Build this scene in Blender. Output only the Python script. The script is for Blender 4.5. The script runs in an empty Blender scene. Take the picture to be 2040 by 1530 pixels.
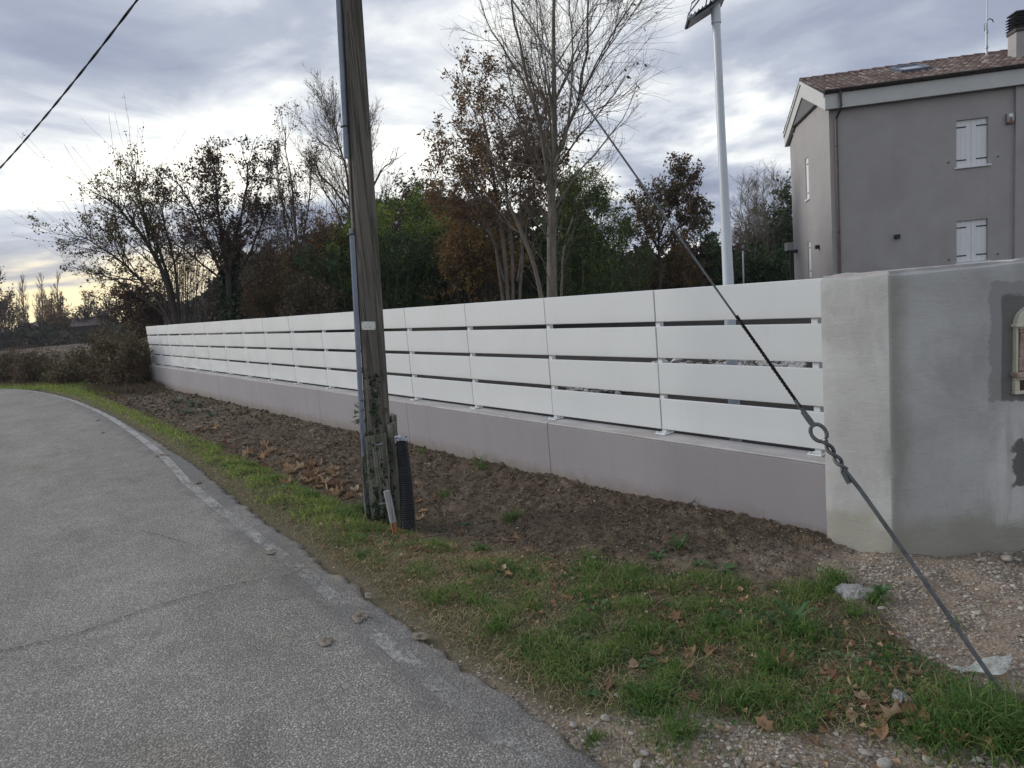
import bpy, math, random
import numpy as np
from mathutils import Vector, Matrix

# ------------------------------------------------------------------ camera, sky, sun, exposure
S = bpy.context.scene
COL = S.collection
F_PX = 1379.73
CAM = np.array([-4.1837, -2.24621, 1.68108])
CR = np.array([0.78240098, -0.61648459, -0.08829187])
CU = np.array([0.15142412, 0.0507976, 0.98716277])
CW = np.array([0.60408563, 0.78572664, -0.13309473])
cd = bpy.data.cameras.new('camera')
cam = bpy.data.objects.new('camera', cd)
COL.objects.link(cam)
M3 = Matrix(((CR[0], CU[0], -CW[0]), (CR[1], CU[1], -CW[1]), (CR[2], CU[2], -CW[2])))
cam.matrix_world = Matrix.Translation(Vector(CAM)) @ M3.to_4x4()
cd.sensor_width = 36.0
cd.lens = 36.0 * F_PX / 2040.0
cd.clip_start = 0.05
cd.clip_end = 6000.0
S.camera = cam

SUN_YAW = math.radians(-32.0)      # from +Y towards +X
SUN_EL = math.radians(21.0)
SUN_DIR = Vector((math.sin(SUN_YAW) * math.cos(SUN_EL), math.cos(SUN_YAW) * math.cos(SUN_EL), math.sin(SUN_EL)))
sl = bpy.data.lights.new('sun', 'SUN')
sl.energy = 1.2
sl.angle = math.radians(24.0)
sl.color = (1.0, 0.965, 0.91)
sun = bpy.data.objects.new('sun', sl)
COL.objects.link(sun)
sun.rotation_euler = SUN_DIR.to_track_quat('Z', 'Y').to_euler()

S.view_settings.view_transform = 'Standard'
S.view_settings.look = 'None'
S.view_settings.exposure = 0.78
S.view_settings.gamma = 1.0
S.view_settings.use_curve_mapping = False
S.render.engine = 'CYCLES'
S.cycles.use_denoising = True
S.cycles.denoiser = 'OPENIMAGEDENOISE'
S.cycles.denoising_input_passes = 'RGB_ALBEDO_NORMAL'
S.cycles.denoising_prefilter = 'NONE'
S.cycles.max_bounces = 5
S.cycles.diffuse_bounces = 3
S.cycles.sample_clamp_indirect = 4.0
S.cycles.use_adaptive_sampling = False
try:
    S.cycles.sampling_pattern = 'BLUE_NOISE'
except Exception:
    pass
S.cycles.transparent_max_bounces = 12
S.cycles.caustics_reflective = False
S.cycles.caustics_refractive = False


def node(nt, typ, ins=None, **at):
    n = nt.nodes.new(typ)
    for k, v in at.items():
        setattr(n, k, v)
    for k, v in (ins or {}).items():
        s = n.inputs[k]
        if isinstance(v, bpy.types.NodeSocket):
            nt.links.new(v, s)
        else:
            s.default_value = v
    return n


def math_(nt, op, a, b=0.0, c=0.0, clamp=False):
    n = node(nt, 'ShaderNodeMath', {0: a, 1: b, 2: c}, operation=op)
    n.use_clamp = clamp
    return n.outputs[0]


def vmath(nt, op, a, b=(0, 0, 0)):
    n = node(nt, 'ShaderNodeVectorMath', {0: a, 1: b}, operation=op)
    return n.outputs['Value'] if op in ('DOT_PRODUCT', 'LENGTH', 'DISTANCE') else n.outputs['Vector']


def maprange(nt, v, a, b, c=0.0, d=1.0, smooth=True):
    n = node(nt, 'ShaderNodeMapRange', {'Value': v, 'From Min': a, 'From Max': b, 'To Min': c, 'To Max': d})
    n.interpolation_type = 'SMOOTHSTEP' if smooth else 'LINEAR'
    return n.outputs[0]


def noise(nt, vec, scale, detail=4.0, rough=0.55, dist=0.0, out='Fac'):
    n = node(nt, 'ShaderNodeTexNoise', {'Vector': vec, 'Scale': scale, 'Detail': detail, 'Roughness': rough, 'Distortion': dist})
    return n.outputs[out]


def ramp(nt, fac, stops, interp='LINEAR'):
    n = nt.nodes.new('ShaderNodeValToRGB')
    cr = n.color_ramp
    cr.interpolation = interp
    while len(cr.elements) > 1:
        cr.elements.remove(cr.elements[-1])
    for i, (p, c) in enumerate(stops):
        e = cr.elements[0] if i == 0 else cr.elements.new(p)
        e.position = p
        if not isinstance(c, (tuple, list)):
            c = (c, c, c)
        e.color = (c[0], c[1], c[2], 1.0)
    nt.links.new(fac, n.inputs[0])
    return n.outputs[0]


def mixc(nt, fac, a, b, blend='MIX'):
    n = nt.nodes.new('ShaderNodeMix')
    n.data_type = 'RGBA'
    n.blend_type = blend
    for s, v in ((n.inputs[0], fac), (n.inputs[6], a), (n.inputs[7], b)):
        if isinstance(v, bpy.types.NodeSocket):
            nt.links.new(v, s)
        elif isinstance(v, (int, float)):
            s.default_value = v
        else:
            s.default_value = (v[0], v[1], v[2], 1.0)
    return n.outputs[2]


def scale_vec(nt, vec, sx, sy, sz):
    return vmath(nt, 'MULTIPLY', vec, (sx, sy, sz))


# ---- sky: Nishita behind a broken layer of stratus
wd = bpy.data.worlds.new('World')
S.world = wd
wd.use_nodes = True
wd.cycles.sampling_method = 'MANUAL'
wd.cycles.sample_map_resolution = 2048
nt = wd.node_tree
nt.nodes.clear()
wout = nt.nodes.new('ShaderNodeOutputWorld')
sky = node(nt, 'ShaderNodeTexSky', sky_type='NISHITA', sun_disc=False, sun_elevation=SUN_EL, sun_rotation=SUN_YAW, air_density=1.0, dust_density=1.5)
bg_sky = node(nt, 'ShaderNodeBackground', {'Color': sky.outputs[0], 'Strength': 0.10})
tc = nt.nodes.new('ShaderNodeTexCoord')
sep = node(nt, 'ShaderNodeSeparateXYZ', {0: tc.outputs['Generated']})
zc = math_(nt, 'ADD', math_(nt, 'MAXIMUM', sep.outputs[2], 0.0), 0.11)
comb = node(nt, 'ShaderNodeCombineXYZ', {0: math_(nt, 'DIVIDE', sep.outputs[0], zc), 1: math_(nt, 'DIVIDE', sep.outputs[1], zc), 2: 0.0})
cv = vmath(nt, 'ADD', comb.outputs[0], (21.2, 9.9, 0.0))
n_big = noise(nt, cv, 0.42, 3.0, 0.5, 0.3)
n_mid = noise(nt, vmath(nt, 'ADD', cv, (11.0, 4.0, 2.0)), 1.15, 6.0, 0.52, 0.5)
n_fine = noise(nt, vmath(nt, 'ADD', cv, (1.0, 9.0, 5.0)), 3.4, 6.0, 0.55, 0.3)
cl = math_(nt, 'ADD', math_(nt, 'MULTIPLY', n_big, 0.50), math_(nt, 'ADD', math_(nt, 'MULTIPLY', n_mid, 0.42), math_(nt, 'MULTIPLY', n_fine, 0.08)))
el = math_(nt, 'MAXIMUM', sep.outputs[2], 0.0)
sund = vmath(nt, 'DOT_PRODUCT', tc.outputs['Generated'], (math.sin(SUN_YAW), math.cos(SUN_YAW), 0.0))
glow = maprange(nt, sund, 0.35, 0.98, 0.0, 1.0)
# the deck thins out low in the sky: a pale belt, and a clear warm slot on the sun's side
belt = math_(nt, 'MULTIPLY', maprange(nt, el, 0.06, 0.16), maprange(nt, el, 0.34, 0.19))
slot = maprange(nt, el, 0.12, 0.055)
cl2 = math_(nt, 'ADD', cl, math_(nt, 'ADD', math_(nt, 'MULTIPLY', belt, 0.045), math_(nt, 'MULTIPLY', math_(nt, 'MULTIPLY', slot, maprange(nt, glow, 0.0, 0.6, 0.5, 1.0)), 0.115)))
ccol = ramp(nt, cl2, [(0.39, (0.1662, 0.1872, 0.2584)), (0.455, (0.2137, 0.2403, 0.3116)), (0.51, (0.2992, 0.3277, 0.3895)), (0.55, (0.456, 0.4797, 0.513)), (0.59, (0.646, 0.6555, 0.6412)), (0.64, (0.76, 0.7505, 0.7125))])
warm = math_(nt, 'MULTIPLY', math_(nt, 'MULTIPLY', glow, slot), maprange(nt, cl2, 0.48, 0.60, 0.2, 1.0))
ccol = mixc(nt, warm, ccol, (0.86, 0.68, 0.34))
warm2 = math_(nt, 'MULTIPLY', math_(nt, 'MULTIPLY', glow, belt), maprange(nt, cl2, 0.56, 0.64, 0.0, 0.6))
ccol = mixc(nt, warm2, ccol, (0.92, 0.88, 0.72))
bg_cl = node(nt, 'ShaderNodeBackground', {'Color': ccol, 'Strength': 1.0})
gap = math_(nt, 'MULTIPLY', math_(nt, 'MULTIPLY', maprange(nt, n_mid, 0.66, 0.74, 0.0, 0.5), maprange(nt, el, 0.30, 0.20)), math_(nt, 'SUBTRACT', 1.0, glow))
mx = node(nt, 'ShaderNodeMixShader', {0: gap, 1: bg_cl.outputs[0], 2: bg_sky.outputs[0]})
nt.links.new(mx.outputs[0], wout.inputs[0])

# ------------------------------------------------------------------ helpers
rng = np.random.default_rng(7)
PI = math.pi


def ray(px, py):
    return CR * (px - 1020.0) / F_PX - CU * (py - 765.0) / F_PX + CW


def at(px, py, depth):
    """point of the place seen in direction (px, py) at that depth"""
    return CAM + ray(px, py) * depth


def nrm(v):
    v = np.asarray(v, float)
    return v / np.maximum(np.linalg.norm(v, axis=-1, keepdims=True), 1e-9)


_tab = np.random.default_rng(99).random((256, 256))


def vnoise(x, y, seed=0):
    x = np.asarray(x, float) + seed * 17.31
    y = np.asarray(y, float) + seed * 5.77
    xi = np.floor(x).astype(int)
    yi = np.floor(y).astype(int)
    fx = x - xi
    fy = y - yi
    fx = fx * fx * (3 - 2 * fx)
    fy = fy * fy * (3 - 2 * fy)
    a = _tab[xi & 255, yi & 255]
    b = _tab[(xi + 1) & 255, yi & 255]
    c = _tab[xi & 255, (yi + 1) & 255]
    d = _tab[(xi + 1) & 255, (yi + 1) & 255]
    return (a * (1 - fx) + b * fx) * (1 - fy) + (c * (1 - fx) + d * fx) * fy


def fbm(x, y, seed=0, o=4):
    r = 0.0
    a = 0.5
    for i in range(o):
        r = r + a * vnoise(x * 2 ** i, y * 2 ** i, seed + i * 3)
        a *= 0.5
    return r / (1 - 0.5 ** o)


def sstep(a, b, x):
    t = np.clip((x - a) / (b - a), 0, 1)
    return t * t * (3 - 2 * t)


def mk(name, V, Fs, smooth=False):
    me = bpy.data.meshes.new(name)
    V = np.asarray(V, np.float32)
    Fs = [np.asarray(f, np.int32) for f in Fs if len(f)]
    loops = np.concatenate([f.ravel() for f in Fs])
    tot = np.concatenate([np.full(len(f), f.shape[1], np.int32) for f in Fs])
    st = np.concatenate([[0], np.cumsum(tot)[:-1]]).astype(np.int32)
    me.vertices.add(len(V))
    me.vertices.foreach_set('co', V.ravel())
    me.loops.add(len(loops))
    me.loops.foreach_set('vertex_index', loops)
    me.polygons.add(len(tot))
    me.polygons.foreach_set('loop_start', st)
    me.polygons.foreach_set('use_smooth', np.full(len(tot), bool(smooth)))
    me.update(calc_edges=True)
    return me


def link(name, me, mat=None, parent=None, loc=None, rot=None):
    if me is not None and mat is not None and not me.materials:
        me.materials.append(mat)
    o = bpy.data.objects.new(name, me)
    COL.objects.link(o)
    if parent is not None:
        o.parent = parent
        if parent.get('_world'):
            o.matrix_parent_inverse = Matrix.Translation(-Vector(parent.location))
    if loc is not None:
        o.location = loc
    if rot is not None:
        o.rotation_euler = rot
    return o


def tag(o, label=None, cat=None, group=None, kind=None):
    if label:
        o['label'] = label
    if cat:
        o['category'] = cat
    if group:
        o['group'] = group
    if kind:
        o['kind'] = kind
    return o


def thing(name, label, cat, loc=(0, 0, 0), rz=0.0, group=None, world=True):
    """an Empty at the base of a thing; with world=True its parts are written in world coordinates"""
    o = bpy.data.objects.new(name, None)
    COL.objects.link(o)
    o.empty_display_size = 0.2
    o.location = loc
    o.rotation_euler = (0, 0, rz)
    tag(o, label, cat, group)
    if world:
        o['_world'] = 1
    return o


def rotz(a):
    c, s = math.cos(a), math.sin(a)
    return np.array([[c, -s, 0], [s, c, 0], [0, 0, 1]])


def rotx(a):
    c, s = math.cos(a), math.sin(a)
    return np.array([[1, 0, 0], [0, c, -s], [0, s, c]])


def roty(a):
    c, s = math.cos(a), math.sin(a)
    return np.array([[c, 0, s], [0, 1, 0], [-s, 0, c]])


BOXF = np.array([[0, 2, 3, 1], [4, 5, 7, 6], [0, 1, 5, 4], [2, 6, 7, 3], [0, 4, 6, 2], [1, 3, 7, 5]])


def cbox(size, b):
    """chamfered box centred on the origin: 24 verts"""
    h = np.array(size) / 2
    b = min(b, h.min() * 0.9)
    V, F = [], []
    idx = {}
    for sx in (-1, 1):
        for sy in (-1, 1):
            for sz in (-1, 1):
                s = np.array([sx, sy, sz])
                for a in range(3):
                    q = s * (h - b)
                    q[a] = s[a] * h[a]
                    idx[(sx, sy, sz, a)] = len(V)
                    V.append(q)
    for a in range(3):
        b1, b2 = (a + 1) % 3, (a + 2) % 3
        for s in (-1, 1):
            k = []
            for u, v in ((-1, -1), (1, -1), (1, 1), (-1, 1)):
                t = [0, 0, 0]
                t[a] = s
                t[b1] = u
                t[b2] = v
                k.append(idx[(*t, a)])
            F.append(k if s > 0 else k[::-1])
    Q = list(F)
    for a in range(3):
        b1, b2 = (a + 1) % 3, (a + 2) % 3
        for u in (-1, 1):
            for v in (-1, 1):
                t0 = [0, 0, 0]
                t0[b1] = u
                t0[b2] = v
                lo = list(t0)
                lo[a] = -1
                hi = list(t0)
                hi[a] = 1
                k = [idx[(*lo, b1)], idx[(*hi, b1)], idx[(*hi, b2)], idx[(*lo, b2)]]
                Q.append(k if u * v < 0 else k[::-1])
    T = []
    for sx in (-1, 1):
        for sy in (-1, 1):
            for sz in (-1, 1):
                k = [idx[(sx, sy, sz, 0)], idx[(sx, sy, sz, 1)], idx[(sx, sy, sz, 2)]]
                T.append(k if sx * sy * sz > 0 else k[::-1])
    return np.array(V), np.array(Q), np.array(T)


def tubes(P, R, sides, caps=False):
    P = np.asarray(P, float)
    R = np.asarray(R, float)
    nb, k, _ = P.shape
    T = nrm(np.gradient(P, axis=1))
    ref = np.where(np.abs(T[..., 2:3]) < 0.9, np.array([0, 0, 1.0]), np.array([1.0, 0, 0]))
    A = nrm(np.cross(T, ref))
    B = np.cross(T, A)
    th = np.arange(sides) * 2 * PI / sides
    V = P[:, :, None, :] + R[:, :, None, None] * (A[:, :, None, :] * np.cos(th)[None, None, :, None] + B[:, :, None, :] * np.sin(th)[None, None, :, None])
    idx = np.arange(nb * k * sides).reshape(nb, k, sides)
    a = idx[:, :-1, :]
    b = idx[:, 1:, :]
    F = np.stack([a, np.roll(a, -1, 2), np.roll(b, -1, 2), b], -1).reshape(-1, 4)
    V = V.reshape(-1, 3)
    Fs = [F]
    if caps:
        Fs.append(idx[:, 0, ::-1].reshape(nb, sides))
        Fs.append(idx[:, -1, :].reshape(nb, sides))
    return V, Fs


class MB:
    def __init__(s):
        s.V, s.F, s.n = [], [], 0

    def add(s, V, Fs):
        V = np.asarray(V, float)
        s.V.append(V)
        for f in Fs:
            f = np.asarray(f, int)
            if len(f):
                s.F.append(f + s.n)
        s.n += len(V)
        return s

    def box(s, c, size, bev=0.0, R=None):
        if bev > 0:
            V, Q, T = cbox(size, bev)
            Fs = [Q, T]
        else:
            h = np.array(size) / 2.0
            V = np.array([[x, y, z] for x in (-h[0], h[0]) for y in (-h[1], h[1]) for z in (-h[2], h[2])])
            V = V[[0, 4, 2, 6, 1, 5, 3, 7]]
            Fs = [BOXF]
        if R is not None:
            V = V @ np.asarray(R).T
        return s.add(V + np.array(c), Fs)

    def span(s, a, b, bev=0.0):
        a, b = np.array(a, float), np.array(b, float)
        return s.box((a + b) / 2, np.abs(b - a), bev)

    def tube(s, pts, r, sides=10, caps=True):
        pts = np.array(pts, float)
        r = np.full(len(pts), r) if np.isscalar(r) else np.array(r, float)
        V, Fs = tubes(pts[None], r[None], sides, caps)
        return s.add(V, Fs)

    def prism(s, poly, axis, a, b):
        """extrude a 2-D polygon along an axis (0, 1 or 2) from a to b"""
        poly = np.array(poly, float)
        n = len(poly)
        o = [i for i in range(3) if i != axis]
        V = np.zeros((2 * n, 3))
        V[:n, o[0]] = V[n:, o[0]] = poly[:, 0]
        V[:n, o[1]] = V[n:, o[1]] = poly[:, 1]
        V[:n, axis] = a
        V[n:, axis] = b
        i = np.arange(n)
        j = (i + 1) % n
        return s.add(V, [np.stack([i, j, j + n, i + n], 1), i[None, ::-1], (i + n)[None]])

    def mesh(s, name, smooth=False):
        return mk(name, np.concatenate(s.V), s._g(), smooth)

    def _g(s):
        d = {}
        for f in s.F:
            d.setdefault(f.shape[1], []).append(f)
        return [np.concatenate(v) for v in d.values()]

    def build(s, name, mat, parent=None, smooth=False, loc=None, rot=None):
        return link(name, s.mesh(name, smooth), mat, parent, loc, rot)


def smooth_angle(o, deg=35):
    me = o.data
    me.polygons.foreach_set('use_smooth', np.ones(len(me.polygons), bool))
    try:
        me.set_sharp_from_angle(angle=math.radians(deg))
    except Exception:
        pass
    return o


# ------------------------------------------------------------------ materials
def newmat(name):
    m = bpy.data.materials.new(name)
    m.use_nodes = True
    t = m.node_tree
    t.nodes.clear()
    out = t.nodes.new('ShaderNodeOutputMaterial')
    return m, t, out


def pos(t):
    return t.nodes.new('ShaderNodeNewGeometry').outputs['Position']


def bump(t, h, strength=0.5, dist=0.01, normal=None):
    ins = {'Height': h, 'Strength': strength, 'Distance': dist}
    if normal is not None:
        ins['Normal'] = normal
    return node(t, 'ShaderNodeBump', ins).outputs[0]


def surf(name, c1, c2, scale=3.0, rough=0.7, bs=0.0, bscale=40.0, bdist=0.01, metallic=0.0, spec=0.4, stretch=(1, 1, 1), c3=None, s3=0.7, objspace=False, rough2=None):
    """two-tone noise surface with fine relief; c3 adds large soft stains"""
    m, t, out = newmat(name)
    v = node(t, 'ShaderNodeTexCoord').outputs['Object'] if objspace else pos(t)
    vs = scale_vec(t, v, *stretch)
    f = noise(t, vs, scale, 6.0, 0.62)
    col = ramp(t, f, [(0.32, c1), (0.68, c2)])
    if c3 is not None:
        f3 = noise(t, scale_vec(t, v, *stretch), s3, 5.0, 0.6, 0.4)
        col = mixc(t, maprange(t, f3, 0.52, 0.68, 0, 0.8), col, c3)
    ins = {'Base Color': col, 'Roughness': rough, 'Metallic': metallic, 'Specular IOR Level': spec}
    if rough2 is not None:
        ins['Roughness'] = maprange(t, noise(t, vs, scale * 2.3, 4.0), 0.3, 0.7, rough, rough2)
    if bs > 0:
        ins['Normal'] = bump(t, noise(t, vs, bscale, 6.0, 0.65), bs, bdist)
    b = node(t, 'ShaderNodeBsdfPrincipled', ins)
    t.links.new(b.outputs[0], out.inputs[0])
    return m


def leafmat(name, stops, trans=0.35, rough=0.6):
    """leaf colours vary leaf by leaf"""
    m, t, out = newmat(name)
    g = t.nodes.new('ShaderNodeNewGeometry')
    col = ramp(t, g.outputs['Random Per Island'], stops)
    d = node(t, 'ShaderNodeBsdfPrincipled', {'Base Color': col, 'Roughness': rough, 'Specular IOR Level': 0.25})
    tr = node(t, 'ShaderNodeBsdfTranslucent', {'Color': col})
    mxs = node(t, 'ShaderNodeMixShader', {0: trans, 1: d.outputs[0], 2: tr.outputs[0]})
    t.links.new(mxs.outputs[0], out.inputs[0])
    return m


M = {}
def m_slat():
    m, t, out = newmat('white_slat_paint')
    v = pos(t)
    oi = t.nodes.new('ShaderNodeObjectInfo')
    ov = node(t, 'ShaderNodeTexCoord').outputs['Object']
    oz = node(t, 'ShaderNodeSeparateXYZ', {0: ov}).outputs[2]
    col = mixc(t, oi.outputs['Random'], (0.615, 0.640, 0.652), (0.645, 0.670, 0.682))
    g = noise(t, scale_vec(t, v, 1, 9.0, 0.8), 1.2, 6.0, 0.65, 0.4)
    col = mixc(t, maprange(t, g, 0.50, 0.75, 0, 0.10), col, (0.47, 0.475, 0.465))
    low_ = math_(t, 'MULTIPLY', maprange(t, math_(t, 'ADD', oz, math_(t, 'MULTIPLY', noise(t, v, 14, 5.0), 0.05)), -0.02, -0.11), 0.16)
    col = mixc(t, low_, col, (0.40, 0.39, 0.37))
    spk = node(t, 'ShaderNodeTexVoronoi', {'Vector': v, 'Scale': 16.0})
    col = mixc(t, maprange(t, spk.outputs['Distance'], 0.02, 0.05, 0.25, 0), col, (0.36, 0.34, 0.31))
    b = node(t, 'ShaderNodeBsdfPrincipled', {'Base Color': col, 'Roughness': maprange(t, noise(t, v, 3, 5.0), 0.3, 0.7, 0.34, 0.52), 'Normal': bump(t, noise(t, scale_vec(t, v, 1, 0.5, 1), 2.6, 3.0), 0.12, 0.01)})
    t.links.new(b.outputs[0], out.inputs[0])
    return m


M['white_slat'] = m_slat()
M['white_post'] = surf('white_post_paint', (0.64, 0.66, 0.675), (0.69, 0.71, 0.725), 4, 0.4)
M['bolt'] = surf('zinc_bolt', (0.45, 0.46, 0.47), (0.6, 0.6, 0.6), 60, 0.4, metallic=0.8)
M['coping'] = surf('pale_cement_skim', (0.34, 0.325, 0.32), (0.50, 0.485, 0.48), 5.0, 0.85, 0.3, 60, 0.004, stretch=(2, 0.6, 1), c3=(0.36, 0.33, 0.31), s3=2.0)
M['downpipe'] = surf('brown_copper_pipe', (0.095, 0.062, 0.058), (0.14, 0.092, 0.085), 6, 0.45, spec=0.5, c3=(0.06, 0.048, 0.045), s3=1.2)
M['gutter'] = surf('dark_brown_gutter', (0.028, 0.024, 0.023), (0.045, 0.038, 0.036), 5, 0.45)
M['fascia'] = surf('pale_grey_fascia', (0.50, 0.51, 0.50), (0.56, 0.57, 0.56), 1.5, 0.7)
M['house'] = surf('grey_render', (0.345, 0.33, 0.328), (0.385, 0.368, 0.366), 1.6, 0.9, 0.3, 160, 0.006, c3=(0.325, 0.308, 0.305), s3=0.45)
M['shutter'] = surf('white_shutter', (0.72, 0.73, 0.76), (0.77, 0.78, 0.80), 3, 0.5)
M['black_iron'] = surf('black_iron', (0.012, 0.012, 0.014), (0.022, 0.022, 0.026), 30, 0.5)
M['glass'] = surf('dark_glass', (0.30, 0.34, 0.38), (0.36, 0.40, 0.44), 1.0, 0.06, spec=0.9)
M['skyframe'] = surf('grey_blue_flashing', (0.12, 0.14, 0.18), (0.17, 0.19, 0.23), 4, 0.4, metallic=0.4)
M['galv'] = surf('galvanised_steel', (0.30, 0.32, 0.34), (0.42, 0.44, 0.46), 14, 0.45, metallic=0.6)
M['dark_steel'] = surf('weathered_steel', (0.055, 0.063, 0.070), (0.12, 0.13, 0.14), 26, 0.55, 0.3, 120, 0.002, metallic=0.25, c3=(0.075, 0.07, 0.06), s3=6.0)
M['conduit'] = surf('blue_grey_conduit', (0.17, 0.20, 0.26), (0.24, 0.27, 0.33), 5, 0.45, metallic=0.25, c3=(0.15, 0.165, 0.20), s3=3.0)
M['cable'] = surf('black_cable', (0.008, 0.008, 0.010), (0.016, 0.016, 0.018), 20, 0.75, spec=0.15)
M['oldcable'] = surf('grey_brown_cable', (0.10, 0.085, 0.07), (0.2, 0.17, 0.14), 20, 0.7)
M['lamp_paint'] = surf('white_lamp_paint', (0.48, 0.53, 0.58), (0.54, 0.59, 0.64), 3, 0.3, spec=0.5)
M['flood'] = surf('grey_floodlight', (0.16, 0.17, 0.18), (0.22, 0.23, 0.24), 10, 0.4, metallic=0.5)
M['plate'] = surf('pale_plate', (0.60, 0.61, 0.58), (0.70, 0.71, 0.68), 20, 0.5)
M['plate_mark'] = surf('plate_mark', (0.36, 0.37, 0.36), (0.42, 0.43, 0.42), 40, 0.6)
M['black_plastic'] = surf('black_plastic', (0.010, 0.011, 0.014), (0.018, 0.019, 0.024), 12, 0.42, c3=(0.03, 0.03, 0.03), s3=6)
M['film'] = surf('white_film', (0.22, 0.22, 0.26), (0.62, 0.62, 0.68), 45, 0.25, 0.6, 60, 0.004)
M['tarmac_crack'] = surf('dark_crack', (0.03, 0.03, 0.03), (0.05, 0.05, 0.05), 30, 1.0)  # plain dark tone of the thin ribbons that form the road cracks
M['mud'] = surf('dried_mud', (0.15, 0.128, 0.098), (0.27, 0.235, 0.185), 22, 0.95, 0.8, 90, 0.006)
M['stone_pale'] = surf('pale_limestone', (0.27, 0.25, 0.22), (0.46, 0.435, 0.395), 3, 0.85, 0.4, 12, 0.04, objspace=True)
M['rubble'] = surf('rubble_stone', (0.24, 0.235, 0.23), (0.5, 0.49, 0.47), 6, 0.85, 0.4, 40, 0.01)
M['bark'] = surf('grey_brown_bark', (0.07425, 0.0621, 0.0513), (0.1553, 0.1323, 0.1107), 9, 0.9, 0.6, 30, 0.01, stretch=(1, 1, 0.25))
M['bark_pale'] = surf('pale_olive_bark', (0.10, 0.088, 0.068), (0.20, 0.178, 0.14), 7, 0.9, 0.5, 30, 0.01, stretch=(1, 1, 0.3), c3=(0.085, 0.078, 0.055), s3=2)
M['bark_dark'] = surf('dark_bark', (0.0297, 0.02565, 0.0216), (0.07425, 0.0621, 0.054), 9, 0.95, 0.6, 30, 0.01, stretch=(1, 1, 0.3))
M['twig_red'] = surf('red_brown_twigs', (0.081, 0.0513, 0.0405), (0.162, 0.108, 0.081), 9, 0.9)
M['culm'] = surf('bamboo_culm', (0.05, 0.07, 0.025), (0.11, 0.13, 0.05), 5, 0.6)
M['ivy'] = leafmat('ivy_leaf', [(0, (0.012, 0.024, 0.012)), (0.6, (0.024, 0.045, 0.018)), (1, (0.06, 0.09, 0.042))], 0.15, 0.4)
M['leaf_olive'] = leafmat('olive_brown_leaf', [(0, (0.0651, 0.05952, 0.02232)), (0.4, (0.1302, 0.121, 0.04092)), (0.7, (0.1394, 0.093, 0.04092)), (1, (0.2232, 0.2046, 0.0744))], 0.35)
M['leaf_redbrown'] = leafmat('red_brown_leaf', [(0, (0.045, 0.030, 0.023)), (0.5, (0.088, 0.054, 0.040)), (1, (0.135, 0.085, 0.06))], 0.3)
M['leaf_rust'] = leafmat('rust_leaf', [(0, (0.1013, 0.0567, 0.0324)), (0.5, (0.2228, 0.1242, 0.0648)), (0.8, (0.2835, 0.1755, 0.081)), (1, (0.2295, 0.1958, 0.081))], 0.4)
M['leaf_bamboo'] = leafmat('bamboo_leaf', [(0, (0.02768, 0.05115, 0.02072)), (0.5, (0.0629, 0.1023, 0.03522)), (0.85, (0.1069, 0.1535, 0.04662)), (1, (0.1761, 0.2046, 0.06216))], 0.35, 0.5)
M['leaf_bamboo_bright'] = leafmat('bright_bamboo_leaf', [(0, (0.1271, 0.207, 0.03763)), (0.5, (0.2414, 0.3335, 0.06451)), (1, (0.3812, 0.437, 0.1075))], 0.45, 0.5)
M['leaf_gold'] = leafmat('golden_brown_leaf', [(0, (0.135, 0.0783, 0.03375)), (0.5, (0.27, 0.162, 0.06075)), (1, (0.3645, 0.2565, 0.0945))], 0.45)
M['leaf_dark'] = leafmat('dark_evergreen_leaf', [(0, (0.0225, 0.04524, 0.02002)), (0.6, (0.05625, 0.1009, 0.03718)), (1, (0.1031, 0.1566, 0.05434))], 0.2, 0.45)
M['leaf_mix'] = leafmat('brown_green_leaf', [(0, (0.06045, 0.06851, 0.02821)), (0.35, (0.1108, 0.131, 0.04433)), (0.5, (0.1209, 0.07657, 0.04433)), (0.8, (0.2015, 0.1108, 0.06045)), (1, (0.262, 0.1612, 0.0806))], 0.35)
M['leaf_bramble'] = leafmat('bramble_leaf', [(0, (0.05504, 0.0399, 0.0266)), (0.45, (0.1376, 0.08265, 0.0532)), (0.7, (0.08256, 0.08265, 0.03458)), (0.9, (0.1376, 0.1496, 0.05985)), (1, (0.2752, 0.2565, 0.1596))], 0.3)
M['grass'] = leafmat('grass_blade', [(0, (0.0784, 0.15, 0.0308)), (0.45, (0.1288, 0.222, 0.0495)), (0.72, (0.1848, 0.276, 0.0715)), (0.86, (0.2688, 0.288, 0.1155)), (1, (0.4032, 0.366, 0.198))], 0.4)
M['grass_strip'] = leafmat('strip_grass_blade', [(0, (0.118, 0.1888, 0.0354)), (0.5, (0.2183, 0.3009, 0.0649)), (0.85, (0.3186, 0.3894, 0.1062)), (1, (0.4484, 0.4012, 0.2006))], 0.45)
M['grass_lush'] = leafmat('lush_grass_blade', [(0, (0.05075, 0.119, 0.026)), (0.55, (0.09425, 0.189, 0.0416)), (0.9, (0.174, 0.266, 0.0715)), (1, (0.377, 0.336, 0.156))], 0.4)
M['straw'] = leafmat('dry_grass_blade', [(0, (0.1885, 0.1508, 0.08483)), (0.5, (0.3582, 0.2922, 0.1697)), (0.85, (0.5655, 0.4713, 0.2922)), (1, (0.2074, 0.2451, 0.08483))], 0.3)
M['weed'] = leafmat('weed_leaf', [(0, (0.04091, 0.1025, 0.03506)), (0.6, (0.07012, 0.1448, 0.05259)), (1, (0.1402, 0.2172, 0.0935))], 0.3)
M['weed_blue'] = leafmat('grey_green_weed_leaf', [(0, (0.06525, 0.1087, 0.06525)), (0.6, (0.1196, 0.174, 0.1087)), (1, (0.261, 0.3154, 0.2175))], 0.3)
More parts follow.
